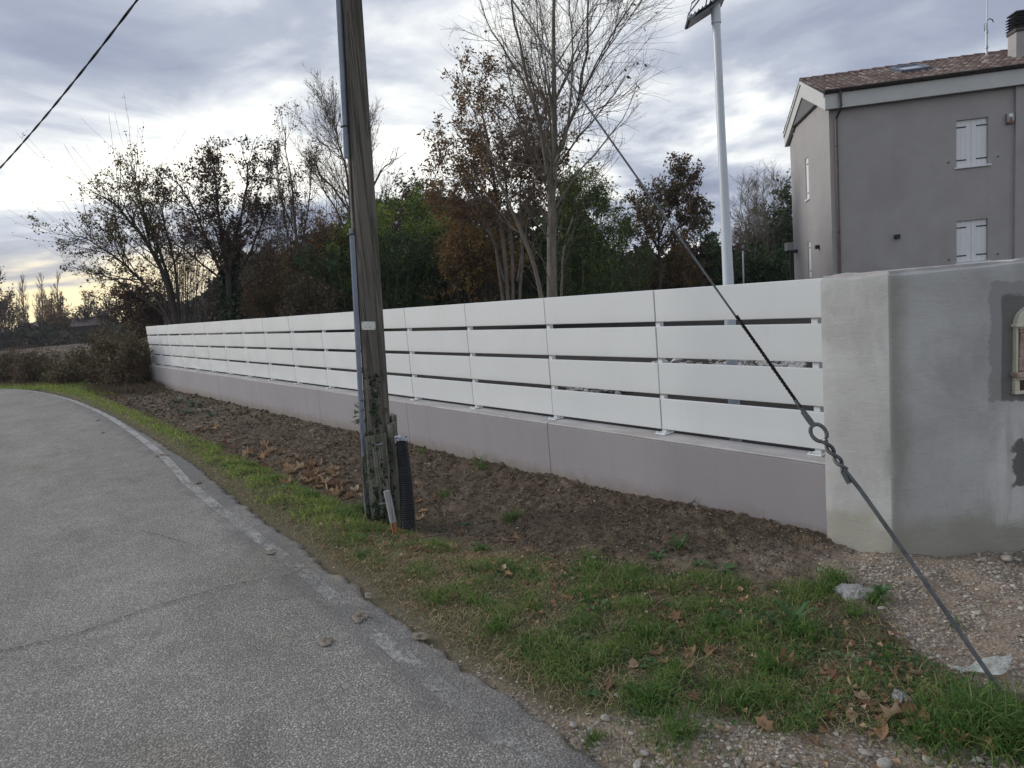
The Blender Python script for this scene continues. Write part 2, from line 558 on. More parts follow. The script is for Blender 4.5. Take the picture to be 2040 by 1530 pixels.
M['fieldgrass'] = leafmat('field_grass_blade', [(0, (0.07, 0.05, 0.036)), (0.5, (0.12, 0.086, 0.06)), (0.85, (0.17, 0.125, 0.085)), (1, (0.09, 0.10, 0.045))], 0.3)
M['pebble'] = leafmat('gravel_pebble', [(0, (0.17, 0.142, 0.112)), (0.35, (0.27, 0.23, 0.185)), (0.75, (0.37, 0.325, 0.27)), (0.93, (0.48, 0.445, 0.395)), (0.97, (0.24, 0.245, 0.25)), (1, (0.30, 0.16, 0.11))], 0.0, 0.85)
M['clod'] = leafmat('soil_clod', [(0, (0.055, 0.040, 0.026)), (0.55, (0.125, 0.095, 0.064)), (0.95, (0.205, 0.163, 0.115)), (1, (0.38, 0.35, 0.30))], 0.0, 0.95)


def m_deadleaf():
    m, t, out = newmat('dead_plane_leaf')
    oi = t.nodes.new('ShaderNodeObjectInfo')
    g = t.nodes.new('ShaderNodeNewGeometry')
    v = node(t, 'ShaderNodeTexCoord').outputs['Object']
    r = math_(t, 'FRACT', math_(t, 'ADD', oi.outputs['Random'], g.outputs['Random Per Island']))
    c = ramp(t, r, [(0, (0.1469, 0.07711, 0.04563)), (0.3, (0.2592, 0.1378, 0.07371)), (0.6, (0.3629, 0.2112, 0.1088)), (0.85, (0.4493, 0.303, 0.1755)), (1, (0.5702, 0.459, 0.3159))])
    c = mixc(t, maprange(t, noise(t, v, 24, 4), 0.35, 0.7, 0, 0.55), c, (0.121, 0.07344, 0.04914))
    c = mixc(t, math_(t, 'MULTIPLY', g.outputs['Backfacing'], 0.5), c, (0.5184, 0.4039, 0.2808))
    d = node(t, 'ShaderNodeBsdfPrincipled', {'Base Color': c, 'Roughness': 0.7, 'Specular IOR Level': 0.3, 'Normal': bump(t, noise(t, v, 60, 4), 0.5, 0.003)})
    tr = node(t, 'ShaderNodeBsdfTranslucent', {'Color': c})
    mxs = node(t, 'ShaderNodeMixShader', {0: 0.2, 1: d.outputs[0], 2: tr.outputs[0]})
    t.links.new(mxs.outputs[0], out.inputs[0])
    return m


M['deadleaf'] = m_deadleaf()


def m_asphalt():
    m, t, out = newmat('old_asphalt')
    v = pos(t)
    vo = node(t, 'ShaderNodeTexVoronoi', {'Vector': v, 'Scale': 112.0, 'Randomness': 1.0})
    cells = node(t, 'ShaderNodeSeparateColor', {0: vo.outputs['Color']})
    agg = ramp(t, cells.outputs[0], [(0, (0.215, 0.207, 0.195)), (0.5, (0.295, 0.286, 0.270)), (0.88, (0.365, 0.354, 0.335)), (0.975, (0.54, 0.526, 0.50))])
    binder = mixc(t, maprange(t, vo.outputs['Distance'], 0.32, 0.66), agg, (0.150, 0.145, 0.138))
    big = noise(t, scale_vec(t, v, 1.0, 0.55, 1), 0.9, 6.0, 0.62, 0.4)
    col = mixc(t, 1.0, binder, ramp(t, big, [(0.3, (0.8472, 0.8156, 0.7488)), (0.5, (1.0, 0.99, 0.97)), (0.7, (1.22, 1.20, 1.17))]), 'MULTIPLY')
    med = noise(t, v, 5.5, 5.0, 0.6, 0.3)
    col = mixc(t, 1.0, col, ramp(t, med, [(0.3, (0.9072, 0.8988, 0.884)), (0.7, (1.13, 1.12, 1.10))]), 'MULTIPLY')
    sx = node(t, 'ShaderNodeSeparateXYZ', {0: v})
    wx = math_(t, 'ADD', sx.outputs[0], math_(t, 'MULTIPLY', noise(t, scale_vec(t, v, 1, 0.25, 1), 0.8, 3.0), 0.5))
    trk = math_(t, 'ADD', math_(t, 'MULTIPLY', maprange(t, wx, -3.95, -3.55), maprange(t, wx, -3.05, -3.35)), math_(t, 'MULTIPLY', maprange(t, wx, -5.5, -5.1), maprange(t, wx, -4.5, -4.85)))
    col = mixc(t, math_(t, 'MULTIPLY', trk, 0.30), col, mixc(t, 1.0, col, (1.25, 1.23, 1.2), 'MULTIPLY'))
    blot = noise(t, scale_vec(t, v, 1.0, 0.6, 1), 1.7, 7.0, 0.68, 0.6)
    col = mixc(t, maprange(t, blot, 0.53, 0.66, 0, 0.42), col, mixc(t, 1.0, col, (0.58, 0.58, 0.60), 'MULTIPLY'))
    # newer, darker binder where the edge strip was patched
    xe = math_(t, 'SUBTRACT', sx.outputs[0], maprange(t, sx.outputs[1], 0.0, 9.0, 0.0, 0.36))
    e = math_(t, 'ADD', xe, math_(t, 'MULTIPLY', math_(t, 'SUBTRACT', noise(t, v, 1.6, 5.0, 0.65), 0.5), 0.55))
    dark = math_(t, 'MULTIPLY', maprange(t, e, -2.98, -2.84), maprange(t, noise(t, v, 2.2, 5.0, 0.6), 0.36, 0.56, 0.15, 1.0))
    col = mixc(t, math_(t, 'MULTIPLY', dark, 0.55), col, (0.115, 0.1133, 0.1079))
    # beige dust along the broken edge
    dust = math_(t, 'MULTIPLY', maprange(t, e, -2.72, -2.54), maprange(t, noise(t, v, 7.0, 7.0, 0.72), 0.38, 0.70))
    col = mixc(t, math_(t, 'MULTIPLY', dust, 0.5), col, (0.4599, 0.3704, 0.2505))
    h = math_(t, 'ADD', math_(t, 'MULTIPLY', vo.outputs['Distance'], -0.9), math_(t, 'MULTIPLY', noise(t, v, 260, 3.0), 0.35))
    b = node(t, 'ShaderNodeBsdfPrincipled', {'Base Color': col, 'Roughness': 0.82, 'Specular IOR Level': 0.35, 'Normal': bump(t, h, 0.75, 0.006)})
    t.links.new(b.outputs[0], out.inputs[0])
    return m


M['asphalt'] = m_asphalt()


def m_line():
    m, t, out = newmat('worn_line_paint')
    v = pos(t)
    vo = node(t, 'ShaderNodeTexVoronoi', {'Vector': v, 'Scale': 135.0})
    n1 = noise(t, scale_vec(t, v, 2.2, 1.0, 1), 2.4, 6.0, 0.65, 0.3)
    n2 = noise(t, v, 38, 5.0, 0.7)
    k = math_(t, 'ADD', math_(t, 'MULTIPLY', n1, 0.75), math_(t, 'ADD', math_(t, 'MULTIPLY', n2, 0.42), math_(t, 'MULTIPLY', vo.outputs['Distance'], -0.16)))
    sx = node(t, 'ShaderNodeSeparateXYZ', {0: v})
    k = math_(t, 'ADD', k, maprange(t, sx.outputs[1], 0.0, 9.0, 0.01, 0.20))
    a = maprange(t, k, 0.47, 0.74, 0.0, 0.68)
    col = ramp(t, n2, [(0.3, (0.38, 0.375, 0.355)), (0.7, (0.56, 0.55, 0.525))])
    b = node(t, 'ShaderNodeBsdfPrincipled', {'Base Color': col, 'Roughness': 0.8, 'Normal': bump(t, vo.outputs['Distance'], 0.4, 0.004)})
    tr = node(t, 'ShaderNodeBsdfTransparent')
    mxs = node(t, 'ShaderNodeMixShader', {0: a, 1: tr.outputs[0], 2: b.outputs[0]})
    t.links.new(mxs.outputs[0], out.inputs[0])
    return m


M['line'] = m_line()


def m_verge():
    """soil, gravel dust and thatch, mixed by where each lies (vertex layer 'cover')"""
    m, t, out = newmat('verge_ground')
    v = pos(t)
    at_ = node(t, 'ShaderNodeVertexColor', layer_name='cover')
    sc = node(t, 'ShaderNodeSeparateColor', {0: at_.outputs[0]})
    nf = noise(t, v, 55, 6.0, 0.7)
    nm = noise(t, v, 7, 6.0, 0.6)
    soil = ramp(t, nf, [(0.3, (0.040, 0.029, 0.019)), (0.52, (0.105, 0.080, 0.054)), (0.72, (0.20, 0.158, 0.112))])
    big_ = noise(t, v, 2.3, 6.0, 0.6, 0.4)
    soil = mixc(t, maprange(t, nm, 0.42, 0.7, 0, 0.6), soil, (0.155, 0.118, 0.084))
    soil = mixc(t, maprange(t, big_, 0.50, 0.68, 0, 0.5), soil, (0.056, 0.042, 0.030))
    soil = mixc(t, maprange(t, noise(t, vmath(t, 'ADD', v, (7.0, 3.0, 0.0)), 2.0, 6.0, 0.65, 0.5), 0.52, 0.66, 0, 0.6), soil, (0.215, 0.172, 0.125))
    vo = node(t, 'ShaderNodeTexVoronoi', {'Vector': v, 'Scale': 70.0})
    vs = node(t, 'ShaderNodeSeparateColor', {0: vo.outputs['Color']})
    grav = ramp(t, vs.outputs[0], [(0, (0.2175, 0.1812, 0.145)), (0.5, (0.348, 0.2972, 0.2465)), (0.9, (0.493, 0.4495, 0.3987)), (1, (0.6525, 0.6235, 0.58))])
    grav = mixc(t, maprange(t, vo.outputs['Distance'], 0.35, 0.7), grav, (0.174, 0.1377, 0.1044))
    grav = mixc(t, maprange(t, nm, 0.38, 0.60, 0, 0.75), grav, (0.3045, 0.2392, 0.1812))
    that = ramp(t, noise(t, scale_vec(t, v, 1, 1, 1), 90, 5.0, 0.7), [(0.3, (0.05075, 0.0493, 0.0232)), (0.6, (0.1232, 0.1087, 0.0609)), (0.8, (0.232, 0.1958, 0.116))])
    col = mixc(t, sc.outputs[1], soil, that)
    col = mixc(t, sc.outputs[0], col, grav)
    h = math_(t, 'ADD', math_(t, 'MULTIPLY', nf, 0.8), math_(t, 'MULTIPLY', math_(t, 'MULTIPLY', vo.outputs['Distance'], -0.5), sc.outputs[0]))
    b = node(t, 'ShaderNodeBsdfPrincipled', {'Base Color': col, 'Roughness': 0.95, 'Specular IOR Level': 0.2, 'Normal': bump(t, h, 0.9, 0.02)})
    t.links.new(b.outputs[0], out.inputs[0])
    return m


M['verge'] = m_verge()
M['field'] = surf('field_ground', (0.075, 0.058, 0.042), (0.14, 0.105, 0.075), 0.5, 0.95, 0.6, 3, 0.08, c3=(0.085, 0.095, 0.04), s3=0.06)
M['yard'] = surf('yard_soil', (0.014, 0.011, 0.008), (0.036, 0.028, 0.021), 5, 0.95, 0.8, 30, 0.03, c3=(0.04, 0.045, 0.018), s3=0.12)


def m_lowwall():
    m, t, out = newmat('mauve_grey_wall_paint')
    v = pos(t)
    sx = node(t, 'ShaderNodeSeparateXYZ', {0: v})
    n = noise(t, v, 0.9, 7.0, 0.62, 0.4)
    col = ramp(t, n, [(0.3, (0.262, 0.246, 0.264)), (0.5, (0.282, 0.265, 0.284)), (0.7, (0.300, 0.282, 0.302))])
    run = noise(t, scale_vec(t, v, 1.0, 7.0, 0.55), 1.3, 6.0, 0.6, 0.3)
    col = mixc(t, maprange(t, run, 0.52, 0.72, 0, 0.35), col, (0.238, 0.222, 0.234))
    nb = noise(t, v, 6, 7.0, 0.72)
    e = math_(t, 'ADD', sx.outputs[2], math_(t, 'MULTIPLY', nb, -0.26))
    col = mixc(t, maprange(t, e, -0.02, -0.22, 0, 0.7), col, (0.17, 0.138, 0.104))
    spk = node(t, 'ShaderNodeTexVoronoi', {'Vector': v, 'Scale': 34.0})
    spl = math_(t, 'MULTIPLY', maprange(t, spk.outputs['Distance'], 0.10, 0.20, 1, 0), maprange(t, sx.outputs[2], 0.22, -0.05, 0, 1))
    col = mixc(t, math_(t, 'MULTIPLY', spl, 0.5), col, (0.13, 0.105, 0.08))
    vo = node(t, 'ShaderNodeTexVoronoi', {'Vector': v, 'Scale': 8.0})
    pit = maprange(t, vo.outputs['Distance'], 0.025, 0.06, 0.8, 0.0)
    col = mixc(t, pit, col, (0.05, 0.046, 0.042))
    h = math_(t, 'SUBTRACT', math_(t, 'ADD', noise(t, v, 120, 5.0, 0.6), math_(t, 'MULTIPLY', noise(t, v, 3.5, 4.0), 2.2)), math_(t, 'MULTIPLY', pit, 2.0))
    b = node(t, 'ShaderNodeBsdfPrincipled', {'Base Color': col, 'Roughness': 0.8, 'Normal': bump(t, h, 0.2, 0.004)})
    t.links.new(b.outputs[0], out.inputs[0])
    return m


M['lowwall'] = m_lowwall()


def m_pier(u0, dirx, diry):
    """raw cement render: soft damp staining, darker fresh patches round the letterbox; u runs along the splayed face"""
    m, t, out = newmat('raw_cement_render')
    v = pos(t)
    u = math_(t, 'SUBTRACT', vmath(t, 'DOT_PRODUCT', v, (dirx, diry, 0.0)), u0)
    z = node(t, 'ShaderNodeSeparateXYZ', {0: v}).outputs[2]
    uv = node(t, 'ShaderNodeCombineXYZ', {0: u, 1: z, 2: 0.0}).outputs[0]
    n1 = noise(t, v, 1.7, 6.0, 0.6, 0.5)
    col = ramp(t, n1, [(0.28, (0.3262, 0.3306, 0.3219)), (0.5, (0.4132, 0.4205, 0.4176)), (0.72, (0.5002, 0.5104, 0.5104))])
    st = noise(t, scale_vec(t, v, 1.6, 1.6, 0.9), 1.6, 6.0, 0.6, 0.3)
    col = mixc(t, maprange(t, st, 0.46, 0.68, 0, 0.65), col, (0.275, 0.274, 0.265))
    # damp band beside the arris
    band = math_(t, 'MULTIPLY', maprange(t, u, 0.0, 0.03, 0, 1), maprange(t, math_(t, 'ADD', u, math_(t, 'MULTIPLY', n1, 0.15)), 0.09, 0.22, 1, 0))
    col = mixc(t, math_(t, 'MULTIPLY', band, 0.7), col, (0.235, 0.23, 0.20))
    # green-grey foot
    ft = maprange(t, math_(t, 'ADD', z, math_(t, 'MULTIPLY', noise(t, v, 4, 5.0), -0.28)), -0.02, 0.14, 0.65, 0)
    col = mixc(t, ft, col, (0.2465, 0.2392, 0.1812))
    wob = math_(t, 'MULTIPLY', math_(t, 'SUBTRACT', noise(t, uv, 9.0, 8.0, 0.72), 0.5), 0.14)
    uw = math_(t, 'ADD', u, wob)
    zw = math_(t, 'ADD', z, wob)

    def rect(a, b, c, d, s=0.012, uu=None, zz=None):
        uu = uu if uu is not None else uw
        zz = zz if zz is not None else zw
        f = math_(t, 'MULTIPLY', maprange(t, uu, a, a + s), maprange(t, uu, b, b - s))
        return math_(t, 'MULTIPLY', f, math_(t, 'MULTIPLY', maprange(t, zz, c, c + s), maprange(t, zz, d, d - s)))
    col = mixc(t, math_(t, 'MULTIPLY', rect(0.525, 2.0, 0.85, 1.50), 0.8), col, (0.2392, 0.2465, 0.2537))
    col = mixc(t, math_(t, 'MULTIPLY', rect(0.592, 2.0, 0.84, 1.43, 0.01, math_(t, 'ADD', u, math_(t, 'MULTIPLY', wob, 0.15))), 0.85), col, (0.1131, 0.116, 0.1131))
    # pale wiped streaks below it
    wp = math_(t, 'MULTIPLY', rect(0.50, 0.80, 0.10, 0.86, 0.10), maprange(t, noise(t, scale_vec(t, uv, 12, 1.6, 1), 1.0, 6.0, 0.65, 0.6), 0.40, 0.58, 0.2, 1))
    col = mixc(t, math_(t, 'MULTIPLY', wp, 0.6), col, (0.58, 0.5873, 0.58))
    col = mixc(t, math_(t, 'MULTIPLY', rect(0.660, 2.0, 0.36, 0.62), 0.92), col, (0.087, 0.0899, 0.087))
    b = node(t, 'ShaderNodeBsdfPrincipled', {'Base Color': col, 'Roughness': 0.85, 'Normal': bump(t, math_(t, 'ADD', noise(t, v, 130, 5.0, 0.6), math_(t, 'MULTIPLY', noise(t, scale_vec(t, v, 1, 1, 2.2), 9, 5.0, 0.6, 0.8), 2.4)), 0.38, 0.005)})
    t.links.new(b.outputs[0], out.inputs[0])
    return m


def m_wood(name, c1, c2, crack, moss=0.0):
    m, t, out = newmat(name)
    v = pos(t)
    g = noise(t, scale_vec(t, v, 46, 46, 0.7), 1.0, 7.0, 0.65, 0.1)
    col = ramp(t, g, [(0.3, c1), (0.65, c2)])
    ck = noise(t, scale_vec(t, v, 30, 30, 0.30), 1.0, 5.0, 0.55, 0.12)
    ckm = maprange(t, math_(t, 'ABSOLUTE', math_(t, 'SUBTRACT', ck, 0.5)), 0.010, 0.032, 1, 0)
    col = mixc(t, math_(t, 'MULTIPLY', ckm, 0.6), col, crack)
    big = noise(t, scale_vec(t, v, 3, 3, 0.6), 1.5, 5.0, 0.6)
    col = mixc(t, maprange(t, big, 0.5, 0.68, 0, 0.55), col, tuple(0.5 * np.array(c1)))
    if moss:
        z = node(t, 'ShaderNodeSeparateXYZ', {0: v}).outputs[2]
        mm = math_(t, 'MULTIPLY', maprange(t, noise(t, v, 7, 6.0, 0.65), 0.42, 0.6), moss)
        col = mixc(t, mm, col, (0.055, 0.062, 0.04))
    h = math_(t, 'SUBTRACT', math_(t, 'MULTIPLY', g, 0.7), math_(t, 'MULTIPLY', ckm, 0.8))
    b = node(t, 'ShaderNodeBsdfPrincipled', {'Base Color': col, 'Roughness': 0.9, 'Specular IOR Level': 0.2, 'Normal': bump(t, h, 0.8, 0.008)})
    t.links.new(b.outputs[0], out.inputs[0])
    return m


M['pole_wood'] = m_wood('weathered_pole_wood', (0.098, 0.091, 0.078), (0.155, 0.145, 0.125), (0.03, 0.028, 0.024))
M['old_board'] = m_wood('mossy_old_board', (0.165, 0.163, 0.135), (0.26, 0.255, 0.215), (0.05, 0.05, 0.04), 0.45)
M['stake'] = m_wood('bare_stake_wood', (0.20, 0.10, 0.045), (0.34, 0.19, 0.09), (0.06, 0.03, 0.015))
M['stake_white'] = m_wood('white_stake_paint', (0.25, 0.25, 0.265), (0.36, 0.36, 0.375), (0.14, 0.14, 0.14))


def m_tile(name, stops):
    m, t, out = newmat(name)
    v = node(t, 'ShaderNodeTexCoord').outputs['Object']
    g = t.nodes.new('ShaderNodeNewGeometry')
    oi = t.nodes.new('ShaderNodeObjectInfo')
    r = math_(t, 'FRACT', math_(t, 'ADD', g.outputs['Random Per Island'], oi.outputs['Random']))
    col = ramp(t, r, stops)
    col = mixc(t, maprange(t, noise(t, v, 6, 5.0), 0.4, 0.7, 0, 0.5), col, (0.14, 0.085, 0.068))
    b = node(t, 'ShaderNodeBsdfPrincipled', {'Base Color': col, 'Roughness': 0.85, 'Normal': bump(t, noise(t, v, 60, 4.0), 0.2, 0.004)})
    t.links.new(b.outputs[0], out.inputs[0])
    return m


M['tile'] = m_tile('terracotta_tile', [(0, (0.1125, 0.07566, 0.064)), (0.5, (0.1845, 0.1358, 0.115)), (0.85, (0.261, 0.2182, 0.19)), (1, (0.36, 0.3201, 0.29))])
M['ridge'] = m_tile('ridge_tile', [(0, (0.13, 0.082, 0.075)), (1, (0.19, 0.125, 0.112))])
M['terracotta'] = surf('aged_rose_stoneware', (0.30, 0.22, 0.185), (0.44, 0.34, 0.30), 16, 0.75, 0.3, 70, 0.003, c3=(0.22, 0.15, 0.12), s3=9)
M['cream'] = surf('cream_glazed_trim', (0.50, 0.49, 0.40), (0.60, 0.59, 0.49), 12, 0.45)
M['niche'] = surf('brown_niche', (0.05, 0.025, 0.018), (0.09, 0.05, 0.035), 10, 0.6)


def m_plasticfilm():
    m, t, out = newmat('clear_plastic_sheet')
    v = pos(t)
    n = noise(t, v, 22, 6.0, 0.65, 0.5)
    d = node(t, 'ShaderNodeBsdfPrincipled', {'Base Color': (0.50, 0.55, 0.52, 1), 'Roughness': 0.25, 'Normal': bump(t, n, 0.8, 0.01)})
    tr = node(t, 'ShaderNodeBsdfTransparent')
    mxs = node(t, 'ShaderNodeMixShader', {0: maprange(t, n, 0.3, 0.7, 0.35, 0.85), 1: tr.outputs[0], 2: d.outputs[0]})
    t.links.new(mxs.outputs[0], out.inputs[0])
    return m


M['sheet'] = m_plasticfilm()

# ------------------------------------------------------------------ ground levels
ZW = 0.46                       # top of the low wall
XF = -0.165                     # its road-side face
_sy = np.array([-6, -0.13, 0.8, 1.8, 3.2, 5.0, 6.7, 8.5, 11, 14.7, 20.3, 24, 40])
_sz = np.array([0.0, -0.01, -0.015, -0.045, -0.055, -0.07, -0.07, -0.085, -0.095, -0.1, -0.16, -0.07, -0.05])


_ey = np.array([-14, 0, 2.2, 4.2, 7, 10, 13.8, 18.3, 23])
_ex = np.array([-2.66, -2.63, -2.54, -2.46, -2.31, -2.26, -2.25, -2.42, -2.93])


def xl(x, y):
    """across-verge coordinate with the asphalt edge always at -2.63"""
    e = np.interp(y, _ey, _ex)
    return np.where(x < -1.7, -1.7 + (x + 1.7) * (-2.63 + 1.7) / np.minimum(e + 1.7, -0.3), x)


def zverge(x, y):
    x = np.asarray(x, float)
    y = np.asarray(y, float)
    wx_, x = x, xl(x, y)
    zs = np.interp(y, _sy, _sz)
    dd = 0.20 * sstep(0.4, 3.2, y) * (1 - sstep(19, 23, y))
    xx = [-2.75, -2.6, -2.3, -1.95, -1.62, -1.4, -0.8, -0.3, 0.0]
    prof = np.interp(x, xx, [-0.035, -0.018, 0.0, -0.25, -1.0, -0.98, -0.42, -0.05, 0.0])
    base = np.interp(x, xx, [-0.035, -0.018, -0.005, 0, 0, 0, 0, 0, 0])
    w = sstep(-1.7, -0.4, x)
    hump = 0.02 * np.exp(-((x + 2.25) / 0.16) ** 2)
    n = (fbm(x * 1.6, y * 1.6, 3) - 0.5) * 0.05 * sstep(-2.62, -2.3, x) + (fbm(x * 9, y * 9, 5, 3) - 0.5) * 0.035 * sstep(-2.6, -2.35, x)
    return prof * dd + base + zs * w + hump + n * (0.6 + 0.4 * w)


def ground_at(px, py, dz=0.0):
    """ground point of the verge seen in direction (px, py)"""
    d = ray(px, py)
    z = 0.0
    for _ in range(8):
        t_ = (z - CAM[2]) / d[2]
        P = CAM + d * t_
        z = float(zverge(P[0], P[1])) if P[0] > -2.65 else 0.0
    P[2] = z + dz
    return P


def grav_w(x, y):
    x = xl(x, y)
    n = (fbm(x * 3, y * 3, 21) - 0.5) * 0.5
    right = sstep(-0.10, 0.10, x - np.interp(y, [-3, -1.6, -1.3, -1.0, -0.75, -0.4, -0.1], [-1.0, -1.25, -1.32, -1.22, -0.86, -0.90, -0.3]) + n * 0.35) * sstep(-0.12, -0.34, y + n * 0.35)
    bot = sstep(0.05, -0.10, y - (-0.27 - 1.38 * (x + 2.5)) + n * 0.5) * sstep(-2.75, -2.5, x)
    edge = sstep(-2.50, -2.60, x + n * 0.25) * (0.25 + 0.5 * sstep(0.6, -0.2, y)) * sstep(5, 1.5, y)
    return np.clip(np.maximum(np.maximum(right, bot), edge), 0, 1)


_ry = np.array([-1.7, -1.45, -1.1, -0.8, -0.4, 0.1, 0.6, 1.4, 2.2, 3.0, 6.0, 24])
_rx = np.array([-1.45, -1.42, -1.22, -0.95, -0.92, -1.05, -1.32, -1.62, -1.75, -1.72, -1.66, -1.6])


def grass_w(x, y):
    wx_, x = x, xl(x, y)
    n = (fbm(x * 2.2, y * 2.2, 31) - 0.5)
    r = np.interp(y, _ry, _rx) + n * 0.35
    g = sstep(r + 0.06, r - 0.12, x) * sstep(-2.50, -2.30, x + n * 0.15)
    g = g * (1 - 0.93 * grav_w(wx_, y))
    patch = fbm(x * 4.1, y * 4.1, 41, 3)
    fl = 0.06 + 0.55 * sstep(1.8, 3.2, y)
    g = g * (fl + (1 - fl) * sstep(0.43, 0.60, patch))
    # worn, straw coloured ground in front of the pole foot
    worn = np.exp(-(((x + 2.12) / 0.30) ** 2 + ((y - 1.45) / 0.75) ** 2))
    return np.clip(g * (1 - 0.75 * worn), 0, 1)


# ------------------------------------------------------------------ ground sheets
def grid(xs, ys, zf):
    X, Y = np.meshgrid(xs, ys)
    Z = zf(X, Y)
    V = np.stack([X, Y, Z], -1).reshape(-1, 3)
    ny, nx = X.shape
    i = np.arange(nx * ny).reshape(ny, nx)
    F = np.stack([i[:-1, :-1], i[:-1, 1:], i[1:, 1:], i[1:, :-1]], -1).reshape(-1, 4)
    return V, F


xs = np.concatenate([np.arange(-2.76, -0.12, 0.022), np.linspace(-0.1, 4.2, 90)])
ys = np.concatenate([np.arange(-6, -1.8, 0.06), np.arange(-1.8, 3.2, 0.022), np.arange(3.2, 9, 0.04), np.arange(9, 24.5, 0.16)])


def zv_detail(x, y):
    soil = sstep(-1.75, -1.3, x) * (1 - grav_w(x, y))
    return zverge(x, y) + soil * (np.abs(fbm(x * 12, y * 12, 61, 4) - 0.5) * 0.10 + (vnoise(x * 44, y * 44, 66) - 0.5) * 0.022) + grav_w(x, y) * (fbm(x * 5, y * 5, 71, 2) - 0.5) * 0.05 * sstep(-2.6, -2.3, x)


V, F = grid(xs, ys, zv_detail)
me = mk('verge', V, [F], True)
ca = me.color_attributes.new('cover', 'FLOAT_COLOR', 'POINT')
cov = np.zeros((len(V), 4), np.float32)
cov[:, 0] = np.maximum(grav_w(V[:, 0], V[:, 1]), 0.5 * np.exp(-(((V[:, 0] + 0.75) / 0.3) ** 2 + ((V[:, 1] + 0.1) / 0.28) ** 2)))
rr = np.interp(V[:, 1], _ry, _rx)
cov[:, 1] = np.clip(sstep(rr + 0.10, rr - 0.1, V[:, 0] + (fbm(V[:, 0] * 4, V[:, 1] * 4, 33) - 0.5) * 0.3), 0, 1)
cov[:, 3] = 1
ca.data.foreach_set('color', cov.ravel())
tag(link('verge_ground', me, M['verge']), kind='structure')


def catmull(pts, n):
    pts = np.array(pts, float)
    P = np.vstack([2 * pts[0] - pts[1], pts, 2 * pts[-1] - pts[-2]])
    out = []
    for i in range(1, len(P) - 2):
        for s in np.linspace(0, 1, n, endpoint=False):
            a, b, c, d = P[i - 1], P[i], P[i + 1], P[i + 2]
            out.append(0.5 * ((2 * b) + (-a + c) * s + (2 * a - 5 * b + 4 * c - d) * s ** 2 + (-a + 3 * b - 3 * c + d) * s ** 3))
    out.append(pts[-1])
    return np.array(out)


edge = catmull([(-2.66, -14), (-2.64, -6), (-2.64, -2), (-2.63, 0), (-2.54, 2.2), (-2.46, 4.2), (-2.31, 7.0), (-2.26, 10), (-2.25, 13.8), (-2.42, 18.3), (-2.93, 23), (-3.7, 25.9), (-5.2, 29.3), (-7.6, 32.4), (-11, 35), (-16, 37.5), (-28, 41)], 70)
edge_n = nrm(np.gradient(edge, axis=0))
edge_n = np.stack([-edge_n[:, 1], edge_n[:, 0]], 1)
edge_n *= np.where(edge_n[:, :1] > 0.2, 1, 1)
jit = (fbm(edge[:, 1] * 3, edge[:, 0] * 3, 81) - 0.5) * 0.05 + (vnoise(edge[:, 1] * 14, edge[:, 0] * 2, 83) - 0.5) * 0.05
offs = np.concatenate([[-0.0], [0.02, 0.05], np.linspace(0.3, 6.2, 14)])
rows = []
for k, o in enumerate(offs):
    q = edge + edge_n * (o + (jit * (1 if k < 3 else 0))[:, None])
    z = np.full(len(q), 0.0)
    z += -0.045 * (k == 0) - 0.006 * (k == 1) + 0.012 * np.sin(np.clip(o / 6.2, 0, 1) * PI)
    rows.append(np.column_stack([q, z]))
V = np.array(rows).transpose(1, 0, 2)
ny, nx, _ = V.shape
i = np.arange(nx * ny).reshape(ny, nx)
F = np.stack([i[:-1, :-1], i[1:, :-1], i[1:, 1:], i[:-1, 1:]], -1).reshape(-1, 4)
road = tag(link('road', mk('road', V.reshape(-1, 3), [F], True), M['asphalt']), kind='structure')


def strip(name, pts, w, z, mat, parent=None):
    """a thin flat sheet following a line"""
    pts = np.array(pts, float)
    tn = nrm(np.gradient(pts, axis=0))
    nn = np.stack([-tn[:, 1], tn[:, 0]], 1)
    w = np.full(len(pts), w) if np.isscalar(w) else np.array(w)
    a = np.column_stack([pts + nn * w[:, None] / 2, np.full(len(pts), z)])
    b = np.column_stack([pts - nn * w[:, None] / 2, np.full(len(pts), z)])
    n = len(pts)
    i = np.arange(n - 1)
    return link(name, mk(name, np.vstack([a, b]), [np.stack([i, i + n, i + n + 1, i + 1], 1)]), mat, parent)


ins = np.interp(edge[:, 1], [-6, 0, 2, 4, 5.5, 7.5, 10, 14, 20], [0.24, 0.19, 0.17, 0.21, 0.24, 0.18, 0.12, 0.10, 0.11])
lp = edge + edge_n * ins[:, None]
tag(strip('road_edge_line', lp, 0.088, 0.0085, M['line']), kind='structure')


def gp(px, py):
    d = ray(px, py)
    return (CAM + d * (-CAM[2] / d[2]))[:2]


def crack(pxs, w, seed):
    P = catmull([gp(*q) for q in pxs], 14)
    r = np.random.default_rng(seed)
    P = P + r.normal(0, 0.006, P.shape)
    ww = w * (0.4 + r.random(len(P)))
    ww[0] = ww[-1] = 0.001
    return strip('crack', P, ww, 0.0165, M['tarmac_crack'], road)


crack([(-40, 1310), (60, 1290), (150, 1268), (230, 1240), (310, 1212), (390, 1190), (450, 1172), (520, 1160)], 0.008, 1)
crack([(520, 1160), (575, 1150), (640, 1120)], 0.005, 2)
crack([(0, 925), (60, 915), (130, 905), (190, 893)], 0.006, 3)
crack([(280, 1060), (330, 1072), (370, 1085)], 0.005, 5)

# wide field to the horizon
rr = np.concatenate([np.linspace(0, 60, 61), np.geomspace(64, 3500, 44)])
th = np.linspace(0, 2 * PI, 145)[:-1]
X = rr[:, None] * np.cos(th) - 2
Y = rr[:, None] * np.sin(th) + 4


